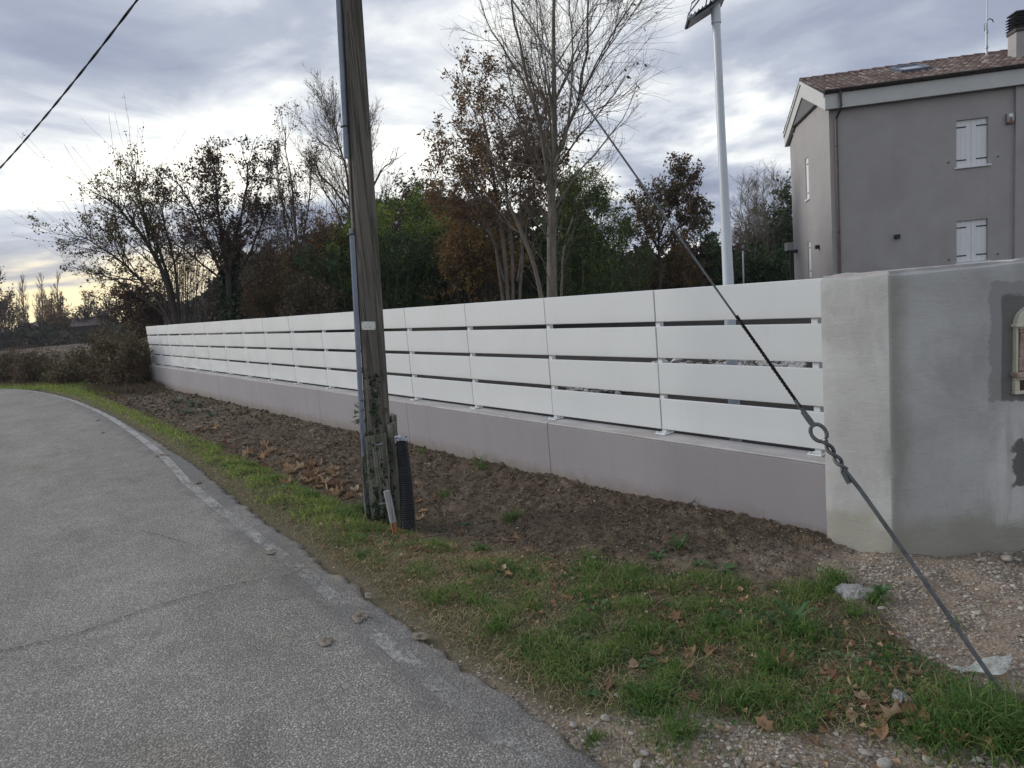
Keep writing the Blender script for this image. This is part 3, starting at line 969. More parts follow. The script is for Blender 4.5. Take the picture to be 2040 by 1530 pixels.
def zfield(x, y):
    z = -0.45 + 0.38 * sstep(21.5, 24.5, y) + 0.4 * sstep(-9.0, -10.0, x) * (1 - sstep(21.5, 24.5, y))
    z = np.where((y > 21) & (x > 6), z, z)
    return z + (fbm(x * 0.2, y * 0.2, 91) - 0.5) * 0.25 * sstep(27, 40, np.hypot(x, y))


Z = zfield(X, Y)
V = np.stack([X, Y, Z], -1).reshape(-1, 3)
nr, na = X.shape
i = np.arange(nr * na).reshape(nr, na)
j = np.roll(i, -1, 1)
F = np.stack([i[:-1], i[1:], j[1:], j[:-1]], -1).reshape(-1, 4)
tag(link('field', mk('field', V, [F], True), M['field']), kind='structure')


# yard behind the low wall
def zyard(x, y):
    z = 0.27 + 0.5 * sstep(10, 60, x) + (fbm(x * 1.2, y * 1.2, 95) - 0.5) * 0.09
    z = z - 0.5 * sstep(20.9, 23.5, y) * (1 - sstep(2, 12, x))
    return z - 0.8 * sstep(60, 80, np.hypot(x, y))


xs = np.concatenate([np.linspace(0.09, 6, 90), np.linspace(6.3, 80, 60)])
ys = np.concatenate([np.linspace(-26, -0.3, 30), np.linspace(-0.2, 12, 120), np.linspace(12.4, 85, 70)])
xo = 0.09


def zyard2(x, y):
    lim = 0.3 + np.maximum(0, (-0.6 - y)) * 1.2
    return np.where(x < lim, np.minimum(zyard(x, y), np.where(y < -0.25, -0.3, 9)), zyard(x, y))


V, F = grid(xs, ys, zyard2)
tag(link('yard_ground', mk('yard', V, [F], True), M['yard']), kind='structure')

# ------------------------------------------------------------------ low wall
SP = 1.29
lw = thing('low_wall', 'long low mauve-grey painted wall carrying the white slat fence', 'wall', (XF, 10, 0))
joints = [-0.115, 2.51, 5.11, 7.8, 10.5, 13.2, 15.9, 18.5, 20.93]
for a, b in zip(joints[:-1], joints[1:]):
    MB().span((XF, a + 0.0012, -0.55), (0.062, b - 0.0012, ZW - 0.016), 0.003).build('wall_segment', M['lowwall'], lw)
    MB().span((XF + 0.004, a + 0.004, ZW - 0.0155), (0.058, b - 0.004, ZW), 0.005).build('coping', M['coping'], lw)

# ------------------------------------------------------------------ slat fence
fe = thing('slat_fence', 'white fence of four wide horizontal slats on the low wall', 'fence', (0, 10, ZW))
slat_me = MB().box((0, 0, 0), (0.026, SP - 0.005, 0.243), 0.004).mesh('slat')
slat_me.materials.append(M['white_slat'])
post_b = MB().box((0.024, 0, 0.5575), (0.042, 0.046, 1.105), 0.003)
post_me = post_b.mesh('post')
post_me.materials.append(M['white_post'])
pl_b = MB().box((0.008, 0, 0.006), (0.115, 0.10, 0.010), 0.003)
pl_me = pl_b.mesh('base_plate')
pl_me.materials.append(M['white_post'])
bo_me = MB().tube([(0, 0, 0.010), (0, 0, 0.022)], 0.009, 6).mesh('bolt')
bo_me.materials.append(M['white_post'])
for n in range(17):
    y = n * SP + (0.028 if n == 0 else -0.03 if n == 16 else 0)
    po = link('post', post_me, None, fe, (0, y, ZW))
    bp = link('base_plate', pl_me, None, po)
    for sx in (-0.036, 0.055):
        for sy in (-0.036, 0.036):
            link('bolt', bo_me, None, po, (sx, sy, 0))
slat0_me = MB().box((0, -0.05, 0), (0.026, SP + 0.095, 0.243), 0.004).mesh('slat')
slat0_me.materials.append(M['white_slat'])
for n in range(16):
    for k in range(4):
        z = ZW + 0.042 + 0.1215 + k * (0.243 + 0.0385)
        o = link('slat', slat0_me if n == 0 else slat_me, None, fe, (-0.011 + rng.normal(0, 0.0012), (n + 0.5) * SP, z + rng.normal(0, 0.0009)))
        o.rotation_euler = (rng.normal(0, 0.0006), rng.normal(0, 0.002), rng.normal(0, 0.0005))

# ------------------------------------------------------------------ cement pier and splayed entrance wall
A0 = np.array([-0.235, -0.12])
A1 = np.array([-0.285, -0.545])
SD = nrm(np.array([0.60, -0.50]))
A2 = A1 + SD * 3.2
SN = np.array([SD[1], -SD[0]])         # away from the camera is -SN
if SN @ (CAM[:2] - A1) < 0:
    SN = -SN
T = 0.36
M['pier'] = m_pier(float(A1 @ SD), float(SD[0]), float(SD[1]))
B2 = A2 - SN * T
B1 = A1 - SN * T + np.array([0.07, 0.0])
B0 = np.array([0.17, -0.12])
foot = np.array([A0, A1, A2, B2, B1, B0])
ZT = 1.592
pier = thing('cement_wall', 'raw grey cement-rendered wall with a blunt corner at the fence end', 'wall', (float(A1[0]), float(A1[1]), 0))


def inset(poly, d):
    n = len(poly)
    c = poly.mean(0)
    out = []
    for k in range(n):
        e1 = nrm(poly[k] - poly[k - 1])
        e2 = nrm(poly[(k + 1) % n] - poly[k])
        n1 = np.array([-e1[1], e1[0]])
        n2 = np.array([-e2[1], e2[0]])
        out.append(poly[k] + (n1 + n2) / max(0.35, 1 + n1 @ n2) * d)
    return np.array(out)


# fine horizontal rings so that the trowelled edges can wander a little
sgn = 1.0
if np.cross(foot[1] - foot[0], foot[2] - foot[1]) < 0:
    sgn = -1.0
ring_xy = []
for k in range(6):
    a, b = foot[k], foot[(k + 1) % 6]
    m_ = max(2, int(np.linalg.norm(b - a) / 0.06))
    for s_ in np.arange(m_) / m_:
        ring_xy.append(a + (b - a) * s_)
ring_xy = np.array(ring_xy)
# soften the plan corners
for _ in range(1):
    ring_xy = 0.25 * np.roll(ring_xy, 1, 0) + 0.5 * ring_xy + 0.25 * np.roll(ring_xy, -1, 0)
cen = np.array([0.5, -1.2])
zl = np.concatenate([np.linspace(-0.4, ZT - 0.03, 34), [ZT - 0.012, ZT - 0.003]])
nrmv = nrm(np.roll(ring_xy, -1, 0) - np.roll(ring_xy, 1, 0))
nrmv = np.stack([nrmv[:, 1], -nrmv[:, 0]], 1) * sgn
rv = []
for z in zl:
    d = 0.0 if z < ZT - 0.02 else (-0.005 if z < ZT - 0.008 else -0.016)
    w = (fbm(np.arange(len(ring_xy)) * 0.16, np.full(len(ring_xy), z * 2.2), 120, 3) - 0.5) * 0.010
    rv.append(np.column_stack([ring_xy + nrmv * (d + w)[:, None], np.full(len(ring_xy), z) + (vnoise(np.arange(len(ring_xy)) * 0.35, 0 * w, 9) - 0.5) * 0.012 * (z > ZT - 0.05)]))
V = np.array(rv)
k, n, _ = V.shape
i = np.arange(k * n).reshape(k, n)
j = np.roll(i, -1, 1)
Fq = np.stack([i[:-1], j[:-1], j[1:], i[1:]], -1).reshape(-1, 4)
if sgn < 0:
    Fq = Fq[:, ::-1]
cap = i[-1][None] if sgn > 0 else i[-1][None, ::-1]
o = link('rendered_body', mk('rendered_body', V.reshape(-1, 3), [Fq, cap]), M['pier'], pier)
smooth_angle(o, 30)
# rough pale mortar skin left on top
skin_xy = inset(foot, 0.03 * sgn)
mbx = MB()
pts = []
for k in range(6):
    a, b = skin_xy[k], skin_xy[(k + 1) % 6]
    m_ = max(2, int(np.linalg.norm(b - a) / 0.05))
    for s_ in np.arange(m_) / m_:
        pts.append(a + (b - a) * s_ + rng.normal(0, 0.004, 2))
pts = np.array(pts)
n = len(pts)
V = np.vstack([np.column_stack([pts, np.full(n, ZT - 0.012)]), np.column_stack([pts, ZT + 0.008 + rng.random(n) * 0.010])])
i = np.arange(n)
j = (i + 1) % n
Fq = np.stack([i, j, j + n, i + n], 1)
mbx.add(V, [Fq, (i + n)[None]])
mbx.build('mortar_skin', M['coping'], pier)

# letterbox set in the splayed face
LU = 0.772
lb0 = A1 + SD * LU + SN * 0.002
ang = math.atan2(SD[1], SD[0])
lb = thing('letterbox', 'arched rose stoneware letterbox front with cream trim set in the cement wall', 'letterbox', (float(lb0[0]), float(lb0[1]), 0.305), ang, world=False)
lb.scale = (1, 1, 0.885)
sg = 1.0 if (rotz(ang) @ np.array([0, 1, 0]))[:2] @ SN > 0 else -1.0   # local +y or -y points out


def ly(a):
    return sg * a


zb, zt = 0.66, 1.085
MB().span((-0.105, ly(-0.05), zb), (0.105, ly(0.012), zt), 0.004).build('back_panel', M['terracotta'], lb)
MB().span((-0.062, ly(0.012), 0.80), (0.062, ly(0.018), 1.06), 0.002).build('door_panel', M['niche'], lb)
for sx in (-1, 1):
    t_ = np.linspace(0, 1, 60)
    mbx = MB()
    for ph in range(4):
        a_ = t_ * 5.5 * PI + ph * PI / 2
        P = np.column_stack([sx * 0.082 + 0.010 * np.cos(a_), ly(0.018) + ly(0.010) * np.sin(a_), 0.885 + t_ * 0.15])
        mbx.tube(P, 0.0075, 6)
    smooth_angle(mbx.build('twisted_column', M['terracotta'], lb), 60)
    MB().span((sx * 0.082 - 0.021, ly(0.008), 1.035), (sx * 0.082 + 0.021, ly(0.038), 1.052), 0.003).span((sx * 0.082 - 0.024, ly(0.008), 1.053), (sx * 0.082 + 0.024, ly(0.042), 1.068), 0.003).build('capital', M['terracotta'], lb)
    mbx = MB().span((sx * 0.082 - 0.021, ly(0.008), 0.80), (sx * 0.082 + 0.021, ly(0.034), 0.884), 0.003)
    for dx in (-0.012, 0.0, 0.012):
        mbx.tube([(sx * 0.082 + dx, ly(0.035), 0.812), (sx * 0.082 + dx, ly(0.035), 0.872)], 0.004, 6)
    mbx.build('pedestal', M['terracotta'], lb)
    MB().span((sx * 0.111 - 0.006, ly(-0.01), 0.79), (sx * 0.111 + 0.006, ly(0.030), 1.075), 0.004).build('side_trim', M['cream'], lb)
t_ = np.linspace(0, PI, 25)
Vv = []
for rr_, yy in ((0.118, 0.0), (0.118, 0.034), (0.112, 0.040), (0.088, 0.040), (0.082, 0.034), (0.082, 0.0)):
    Vv.append(np.column_stack([rr_ * np.cos(t_), np.full(25, ly(yy)), 1.085 + rr_ * np.sin(t_)]))
Vv = np.array(Vv).transpose(1, 0, 2)
ii = np.arange(150).reshape(25, 6)
Fq = np.stack([ii[:-1, :-1], ii[1:, :-1], ii[1:, 1:], ii[:-1, 1:]], -1).reshape(-1, 4)
link('arch_trim', mk('arch_trim', Vv.reshape(-1, 3), [Fq, ii[0][None], ii[-1][None, ::-1]]), M['cream'], lb)
arc = [(0.084 * math.cos(a_), 1.085 + 0.084 * math.sin(a_)) for a_ in np.linspace(0, PI, 20)]
MB().prism(arc, 1, ly(-0.02), ly(0.010)).build('tympanum', M['niche'], lb)
MB().span((-0.128, ly(-0.005), 1.068), (0.128, ly(0.046), 1.086), 0.004).build('impost', M['cream'], lb)
MB().span((-0.128, ly(-0.005), 0.762), (0.128, ly(0.062), 0.796), 0.006).build('ledge', M['terracotta'], lb)
mbx = MB().span((-0.118, ly(-0.005), 0.655), (0.118, ly(0.026), 0.676), 0.004).span((-0.118, ly(-0.005), 0.7415), (0.118, ly(0.026), 0.7615), 0.004)
mbx.span((-0.118, ly(-0.005), 0.6765), (-0.092, ly(0.024), 0.741), 0.003).span((0.092, ly(-0.005), 0.6765), (0.118, ly(0.024), 0.741), 0.003)
mbx.build('lower_frame', M['cream'], lb)
MB().span((-0.091, ly(0.0), 0.677), (0.091, ly(0.014), 0.7405), 0.002).build('lower_panel', M['niche'], lb)

# ------------------------------------------------------------------ utility pole
PB = np.array([-1.739, 2.825, -0.1])
PAX = np.array([0.043, -0.033, 1.0])


def pole_pt(z):
    return PB + PAX * (z + 0.1)


PR_z = np.array([-0.4, 0.0, 1.0, 2.0, 3.0, 4.0, 6.2])
PR_r = np.array([0.108, 0.105, 0.098, 0.092, 0.084, 0.074, 0.066])


def pole_r(z):
    return np.interp(z, PR_z, PR_r)


view_h = nrm(np.array([CAM[0] - PB[0], CAM[1] - PB[1], 0.0]))       # pole towards the lens
side_h = np.array([-view_h[1], view_h[0], 0.0])
if side_h @ CR > 0:
    side_h = -side_h                                                # image left
up_ = nrm(PAX)
pole = thing('utility_pole', 'weathered round wooden utility pole standing in the verge by the fence', 'pole', tuple(PB))
zz = np.linspace(-0.4, 6.15, 44)
P = np.array([pole_pt(z) for z in zz])
sides = 28
th = np.arange(sides) * 2 * PI / sides
V = []
for q, z in zip(P, zz):
    rr_ = pole_r(z) * (1 + (fbm(np.cos(th) * 1.5 + 5, np.sin(th) * 1.5 + z * 0.35, 131, 3) - 0.5) * 0.10 - 0.05 * np.exp(-((th - 1.2 - 0.06 * z) / 0.06) ** 2) - 0.06 * np.exp(-((th - 3.9 + 0.05 * z) / 0.07) ** 2))
    V.append(q + rr_[:, None] * (np.cos(th)[:, None] * view_h + np.sin(th)[:, None] * side_h))
V = np.array(V)
i = np.arange(V.shape[0] * sides).reshape(-1, sides)
j = np.roll(i, -1, 1)
link('shaft', mk('shaft', V.reshape(-1, 3), [np.stack([i[:-1], i[1:], j[1:], j[:-1]], -1).reshape(-1, 4), i[-1][None, ::-1]], True), M['pole_wood'], pole)


def on_pole(z, a, extra=0.0):
    """point on the pole face at angle a: 0 faces the lens, pi/2 is the picture's left"""
    return pole_pt(z) + (pole_r(z) + extra) * (view_h * math.cos(a) + side_h * math.sin(a))


# lower U-shaped cable guard and the upper round conduit, both on the left flank
CA = 1.50
gq = MB()
for z0, z1 in ((0.02, 2.265),):
    a, b = on_pole(z0, CA, 0.022), on_pole(z1, CA, 0.016)
    cs = [(-0.026, -0.018), (-0.026, 0.012), (-0.018, 0.022), (0.018, 0.022), (0.026, 0.012), (0.026, -0.018)]
    ex = view_h
    ey = side_h
    Vv = np.array([[q + ex * u - 0 * ey + ey * v for (u, v) in cs] for q in (a, b)])
    i = np.arange(12).reshape(2, 6)
    j = np.roll(i, -1, 1)
    gq.add(Vv.reshape(-1, 3), [np.stack([i[0], j[0], j[1], i[1]], 1), i[0][None, ::-1], i[1][None]])
gq.build('cable_guard', M['conduit'], pole)
cq = MB()
zz = np.linspace(2.80, 6.0, 12)
cq.tube([on_pole(z, CA - 0.05, 0.024) for z in zz], 0.025, 12)
cq.tube([on_pole(z, CA - 0.05, 0.024) for z in (2.79, 2.96)], 0.0275, 12)
smooth_angle(cq.build('conduit', M['conduit'], pole), 40)
wq = MB()
zz = np.linspace(2.22, 2.86, 10)
for dx, dr in ((0.0, 0.0), (0.12, 0.004), (-0.1, 0.002)):
    wq.tube([on_pole(z, CA - 0.12 + dx + 0.04 * math.sin(z * 9 + dx * 30), 0.008 + dr) for z in zz], 0.007, 6)
wq.build('cable', M['oldcable'], pole)
for z, rr_, e in ((2.22, 0.031, 0.018), (3.02, 0.030, 0.024), (5.1, 0.030, 0.024)):
    c0 = on_pole(z, CA - 0.03, e)
    t_ = np.linspace(0, 2 * PI, 20)
    pts = np.array([c0 + view_h * rr_ * 1.05 * math.cos(a) + side_h * rr_ * math.sin(a) for a in t_])
    V2, F2 = tubes(np.array([pts]), np.full((1, 20), 0.006), 6)
    MB().add(V2, F2).build('clamp', M['dark_steel'], pole)
# number plate, tilted a little
pc = on_pole(1.51, 0.26, 0.004)
pn = nrm(view_h * math.cos(0.26) + side_h * math.sin(0.26))
px_ = nrm(np.cross(up_, pn))
if px_ @ CR < 0:
    px_ = -px_
pu = np.cross(pn, px_)
if pu[2] < 0:
    pu = -pu
pu, px_ = pu * math.cos(0.03) + px_ * math.sin(0.03), px_ * math.cos(0.03) - pu * math.sin(0.03)
RP = np.stack([px_, pu, pn], 1)
pw, ph = 0.108, 0.064
cs = []
for cx_, cy_, a0 in ((1, 1, 0), (-1, 1, PI / 2), (-1, -1, PI), (1, -1, 1.5 * PI)):
    for a in np.linspace(a0, a0 + PI / 2, 5):
        cs.append((cx_ * (pw / 2 - 0.008) + 0.008 * math.cos(a), cy_ * (ph / 2 - 0.008) + 0.008 * math.sin(a)))
pb = MB().prism(cs, 2, 0, 0.003)
pb.V[0] = pb.V[0] @ RP.T + pc
plate = pb.build('number_plate', M['plate'], pole)
for sx in (-1, 1):
    for sy in (-1, 1):
        sb = MB().tube([(sx * 0.046, sy * 0.023, 0.003), (sx * 0.046, sy * 0.023, 0.0055)], 0.0032, 8)
        sb.V[0] = sb.V[0] @ RP.T + pc
        sb.build('screw', M['dark_steel'], plate)
mk_ = MB()
for bx, by, wx, wy in ((-0.026, -0.010, 0.0035, 0.016), (-0.019, -0.010, 0.0035, 0.016), (-0.0225, -0.003, 0.010, 0.0022),
                       (0.013, -0.003, 0.015, 0.0025), (0.0085, -0.010, 0.005, 0.010), (0.018, -0.009, 0.004, 0.006), (0.013, -0.016, 0.015, 0.0025),
                       (0.0, 0.014, 0.026, 0.003), (0.026, 0.0145, 0.010, 0.003), (-0.024, 0.0135, 0.012, 0.0022)):
    mk_.box((bx, by, 0.0033), (wx, wy, 0.0009))
mk_.V = [v @ RP.T + pc for v in mk_.V]
mk_.build('stamped_mark', M['plate_mark'], plate)

# weathered stub boards clamped round the foot


def board(name, c, yaw_dir, w, t, h, lean, mat, top_notch=True, parent=None, seed=0):
    """upright board: yaw_dir is its outward normal, lean tilts its top along the pole axis"""
    r = np.random.default_rng(seed)
    nx_ = nrm(np.array([yaw_dir[0], yaw_dir[1], 0.0]))
    sx_ = np.array([-nx_[1], nx_[0], 0.0])
    k = 9
    zs_ = np.linspace(0, h, k)
    V, n = [], 4
    for z in zs_:
        dw = w / 2 + r.normal(0, 0.004)
        for u, v in ((-dw, -t / 2), (dw + r.normal(0, 0.004), -t / 2), (dw, t / 2), (-dw, t / 2)):
            V.append(c + sx_ * u + nx_ * (v + r.normal(0, 0.0015)) + np.array([lean[0] * z, lean[1] * z, z]))
    V = np.array(V)
    V[-4:, 2] += r.normal(0, 0.012, 4)
    i = np.arange(k * 4).reshape(k, 4)
    j = np.roll(i, -1, 1)
    return MB().add(V, [np.stack([i[:-1], j[:-1], j[1:], i[1:]], -1).reshape(-1, 4), i[0][None, ::-1], i[-1][None]]).build(name, mat, parent)


ln = (0.035, -0.03)
c = on_pole(-0.14, 0.10, 0.030)
board('stub_board', c, view_h * math.cos(0.10) + side_h * math.sin(0.10), 0.170, 0.034, 0.78, ln, M['old_board'], parent=pole, seed=2)
c = on_pole(-0.14, -1.15, 0.020)
board('stub_board', c, view_h * math.cos(-1.15) + side_h * math.sin(-1.15), 0.115, 0.034, 0.86, ln, M['old_board'], parent=pole, seed=3)
c = on_pole(-0.14, 1.55, 0.020)
board('stub_board', c, view_h * math.cos(1.55) + side_h * math.sin(1.55), 0.085, 0.026, 0.62, ln, M['old_board'], parent=pole, seed=4)
c = on_pole(-0.14, -1.95, 0.028)
board('stub_board', c, view_h * math.cos(-1.95) + side_h * math.sin(-1.95), 0.10, 0.05, 0.90, ln, M['old_board'], parent=pole, seed=5)
for z, a in ((0.58, 0.02), (0.10, 0.06)):
    q = on_pole(z, a, 0.050)
    MB().tube([q - side_h * 0.028, q + view_h * 0.012, q + side_h * 0.024 + view_h * 0.006], 0.009, 7).build('bolt', M['galv'], pole)
iv = MB()


def leafcard(P, D, N, L, W, fold=0.15):
    """leaf blades: base, two shoulders, tip"""
    P, D, N = np.asarray(P, float), nrm(D), np.asarray(N, float)
    Sd = nrm(np.cross(D, N))
    Nn = np.cross(Sd, D)
    L = np.asarray(L)[:, None]
    W = np.asarray(W)[:, None]
    v0 = P
    v1 = P + D * L * 0.45 + Sd * W / 2 + Nn * W * fold
    v2 = P + D * L - Nn * L * fold * 0.5
    v3 = P + D * L * 0.45 - Sd * W / 2 + Nn * W * fold
    V = np.stack([v0, v1, v2, v3], 1).reshape(-1, 3)
    i = np.arange(len(P)) * 4
    return V, [np.stack([i, i + 1, i + 2, i + 3], 1)]


def rand_dirs(n, r=None):
    r = r or rng
    return nrm(r.normal(0, 1, (n, 3)))


n = 1500
za = np.abs(rng.normal(0.0, 0.42, n)) - 0.08
za = np.where(rng.random(n) < 0.12, rng.random(n) * 0.5 + 0.7, za)
aa = rng.normal(0.25, 0.45, n)
aa = np.where(rng.random(n) < 0.25, 1.2 + rng.normal(0, 0.2, n), aa)
keep = fbm(za * 7, aa * 5, 141, 2) > 0.50
za, aa = za[keep], aa[keep]
Pv = np.array([on_pole(z, a, 0.056 if z < 0.62 and abs(a - .1) < 0.7 else 0.008) for z, a in zip(za, aa)])
Nv = np.array([view_h * math.cos(a) + side_h * math.sin(a) for a in aa])
V, Fq = leafcard(Pv, rand_dirs(len(Pv)) * 0.8 + np.array([0, 0, -0.4]) + Nv * 0.3, Nv + rand_dirs(len(Pv)) * 0.4, 0.018 + 0.022 * rng.random(len(Pv)), 0.014 + 0.016 * rng.random(len(Pv)))
iv.add(V, Fq)
n = 34
Pv = np.array([on_pole(z, 1.62, 0.05) for z in rng.normal(0.80, 0.05, n)]) + rng.normal(0, 0.018, (n, 3))
V, Fq = leafcard(Pv, rand_dirs(n) + np.array([0, 0, 0.5]), rand_dirs(n), 0.035 + 0.03 * rng.random(n), 0.014 + 0.012 * rng.random(n))
wv = MB().add(V, Fq)
zi = np.linspace(-0.1, 0.8, 16)
for s_ in range(4):
    iv.tube([on_pole(z, 0.15 + 0.35 * s_ - 0.3 + 0.2 * math.sin(z * 7 + s_), 0.037 if z < 0.62 else 0.006) for z in zi * (0.6 + 0.13 * s_)], 0.0035, 4)
ivo = iv.build('ivy', M['ivy'])
tag(ivo, 'dark ivy creeping up the stub boards of the utility pole', 'ivy')
wvo = wv.build('climbing_plant', M['weed_blue'])
tag(wvo, 'small grey-green sprig clinging to the cable guard on the pole', 'plant')

# white painted marker stake leaning at the foot
stb = ground_at(790, 1066, -0.06)
st = thing('marker_stake', 'half white-painted wooden stake leaning by the black drain pipe', 'stake', tuple(stb))
lean = (CR * -0.085 + np.array([0, 0, 1]))
yd = nrm(view_h + 0.5 * CR)
h0, h1 = 0.16, 0.40


def stakepart(name, za_, zb_, mat, w=0.044, t_=0.024):
    s_ = np.cross(np.array([0, 0, 1.0]), yd)
    V = []
    for z in (za_, zb_):
        ww = w * (0.6 + 0.4 * min(1, z / 0.15)) if z < 0.15 else w
        for u, v in ((-1, -1), (1, -1), (1, 1), (-1, 1)):
            V.append(stb + lean * z + s_ * u * ww / 2 + yd * v * t_ / 2)
    i = np.arange(8).reshape(2, 4)
    j = np.roll(i, -1, 1)
    return MB().add(np.array(V), [np.stack([i[0], j[0], j[1], i[1]], 1), i[0][None, ::-1], i[1][None]]).build(name, mat, st)


stakepart('bare_foot', 0.0, h0, M['stake'])
stakepart('painted_top', h0, h1, M['stake_white'], 0.0445, 0.0245)

# black corrugated drain pipe standing behind the pole
dpb = ground_at(812, 1062, -0.05) + np.array([0.03, 0.05, 0])
dp = thing('drain_pipe', 'upright black corrugated drain pipe with its top wrapped in film', 'pipe', tuple(dpb))
dtop = at(799, 872, (dpb - CAM) @ CW - 0.02)
t_ = np.linspace(0, 1, 330)
bow = np.sin(t_ * PI) * 0.012
P = dpb[None] * (1 - t_)[:, None] + dtop[None] * t_[:, None] + (CR * bow[:, None])
rad = 0.0600 - 0.0125 * t_ + 0.0035 * np.sign(np.sin(t_ * 2 * PI * 47)) * np.abs(np.sin(t_ * 2 * PI * 47)) ** 0.5
MB().tube(P, rad, 24, False).build('corrugated_tube', M['black_plastic'], dp, True)
fp = P[-46:]
fv, ff = tubes(np.array([fp]), (0.0535 + rng.normal(0, 0.0022, 46))[None], 24)
fv = fv + rng.normal(0, 0.0012, fv.shape)
kf = []
for q in ff[0]:
    h_ = (fv[q[0]] - P[-1]) @ np.array([0, 0, 1.0])
    a__ = math.atan2((fv[q[0]] - P[-1]) @ side_h, (fv[q[0]] - P[-1]) @ view_h)
    if h_ > -0.014 or float(fbm(np.array(a__ * 1.6 + 9), np.array(h_ * 26), 271, 2)) > 0.60 + 2.2 * (-h_ - 0.03):
        kf.append(q)
fl = MB().add(fv, [np.array(kf)])
ct = P[-1]
k = 20
a_ = np.arange(k) * 2 * PI / k
rim = ct + 0.0525 * (np.cos(a_)[:, None] * view_h + np.sin(a_)[:, None] * side_h) + np.array([0, 0, 1]) * (0.004 + 0.012 * rng.random(k))[:, None]
inner = ct + 0.025 * (np.cos(a_)[:, None] * view_h + np.sin(a_)[:, None] * side_h) + np.array([0, 0, -0.012]) + rng.normal(0, 0.004, (k, 3))
i = np.arange(k)
j = (i + 1) % k
fl.add(np.vstack([rim, inner, ct[None] - [0, 0, 0.02]]), [np.stack([i, j, j + k, i + k], 1), np.stack([i + k, j + k, np.full(k, 2 * k)], 1)])
fl.build('film_wrap', M['film'], dp, True)

# ------------------------------------------------------------------ guy wire and its anchor rod
GT = pole_pt(5.62)
GA = ground_at(2022, 1394, -0.05)
gdir = nrm(GT - GA)
gw = thing('guy_wire', 'steel guy wire with twisted eye and dark rod anchored in the grass tuft', 'guy wire', tuple(GA))
Lg = np.linalg.norm(GT - GA)


def gpt(s, off=0.0, off2=0.0):
    return GA + gdir * s + gside * off + gfront * off2


gfront = nrm(CAM - (GA + gdir * 1.2) - gdir * ((CAM - GA - gdir * 1.2) @ gdir))
gside = np.cross(gdir, gfront)
if gside @ CR < 0:
    gside = -gside
# where the eye sits on the line
best = min(np.arange(0.5, 2.5, 0.005), key=lambda s: abs((765 - F_PX * ((GA + gdir * s - CAM) @ CU) / ((GA + gdir * s - CAM) @ CW)) - 858))
SE = float(best)
RR = 0.0088
rod = MB()
zs_ = np.linspace(0, SE - 0.20, 12)
rod.tube([gpt(s, 0.006 * math.sin(s * 2.1) * (s < SE - 0.2)) for s in zs_], RR, 12)
# two strands wound round each other below the eye, then the ring
tw = np.linspace(SE - 0.20, SE - 0.055, 44)
for ph in (0, PI):
    a_ = (tw - tw[0]) / 0.145 * 2.6 * PI + ph + 0.4
    rod.tube([gpt(s, 0.0108 * math.cos(a), 0.0108 * math.sin(a)) for s, a in zip(tw, a_)], RR * 0.92, 10)
rod.tube([gpt(SE - 0.20, -0.010, 0.002), gpt(SE - 0.255, -0.016, 0.0)], 0.0105, 10)
t_ = np.linspace(-0.5 * PI + 0.25, 1.5 * PI - 0.25, 40)
rod.tube([gpt(SE - 0.012 + 0.040 * math.sin(a), 0.029 * math.cos(a), 0.003 * math.cos(a)) for a in t_], RR * 0.98, 12)
smooth_angle(rod.build('anchor_rod', M['dark_steel'], gw), 50)
sv = MB()
sv.tube([gpt(SE + 0.018, 0), gpt(SE + 0.05, -0.001), gpt(SE + 0.10, -0.002)], [0.011, 0.013, 0.012], 12)
sv.tube([gpt(SE + 0.10, -0.001), gpt(SE + 0.16, -0.002)], 0.008, 10)
smooth_angle(sv.build('thimble', M['dark_steel'], gw), 50)
gr = MB()
ss = np.linspace(SE + 0.12, SE + 0.62, 160)
for ph in range(3):
    a_ = (ss - ss[0]) * 2 * PI / 0.055 + ph * 2 * PI / 3
    gr.tube([gpt(s, 0.0042 * math.cos(a), 0.0042 * math.sin(a)) for s, a in zip(ss, a_)], 0.0038, 5)
for s_ in (SE + 0.125, SE + 0.33, SE + 0.62):
    gr.tube([gpt(s_ - 0.008), gpt(s_ + 0.008)], 0.0085, 8)
gr.build('wire_grip', M['cable'], gw)
sg_ = np.linspace(SE + 0.55, Lg - 0.07, 30)
MB().tube([gpt(s) - np.array([0, 0, 1]) * 0.02 * math.sin((s - SE) / (Lg - SE) * PI) for s in sg_], 0.0050, 6).build('wire', M['dark_steel'], gw)

# overhead cable running off along the road
PH = math.radians(-10)
CDIR = np.array([math.sin(PH), math.cos(PH), 0.0])
s_ = np.linspace(0.05, 36, 420)
P = pole_pt(5.75)[None] + CDIR * s_[:, None] + np.array([0, 0, 1.0]) * (-0.157 * s_ + 0.0043 * s_ ** 2)[:, None]
side_c = np.array([CDIR[1], -CDIR[0], 0.0])
oc = thing('overhead_cable', 'sagging black twisted overhead cable crossing the sky from the pole', 'cable', tuple(P[0]))
cb = MB()
for ph in (0, PI):
    a_ = s_ * 2 * PI / 1.1 + ph
    cb.tube(P + side_c * (0.0055 * np.cos(a_))[:, None] + np.array([0, 0, 1.0]) * (0.0055 * np.sin(a_))[:, None], 0.0095, 6)
cb.build('twisted_strands', M['cable'], oc)

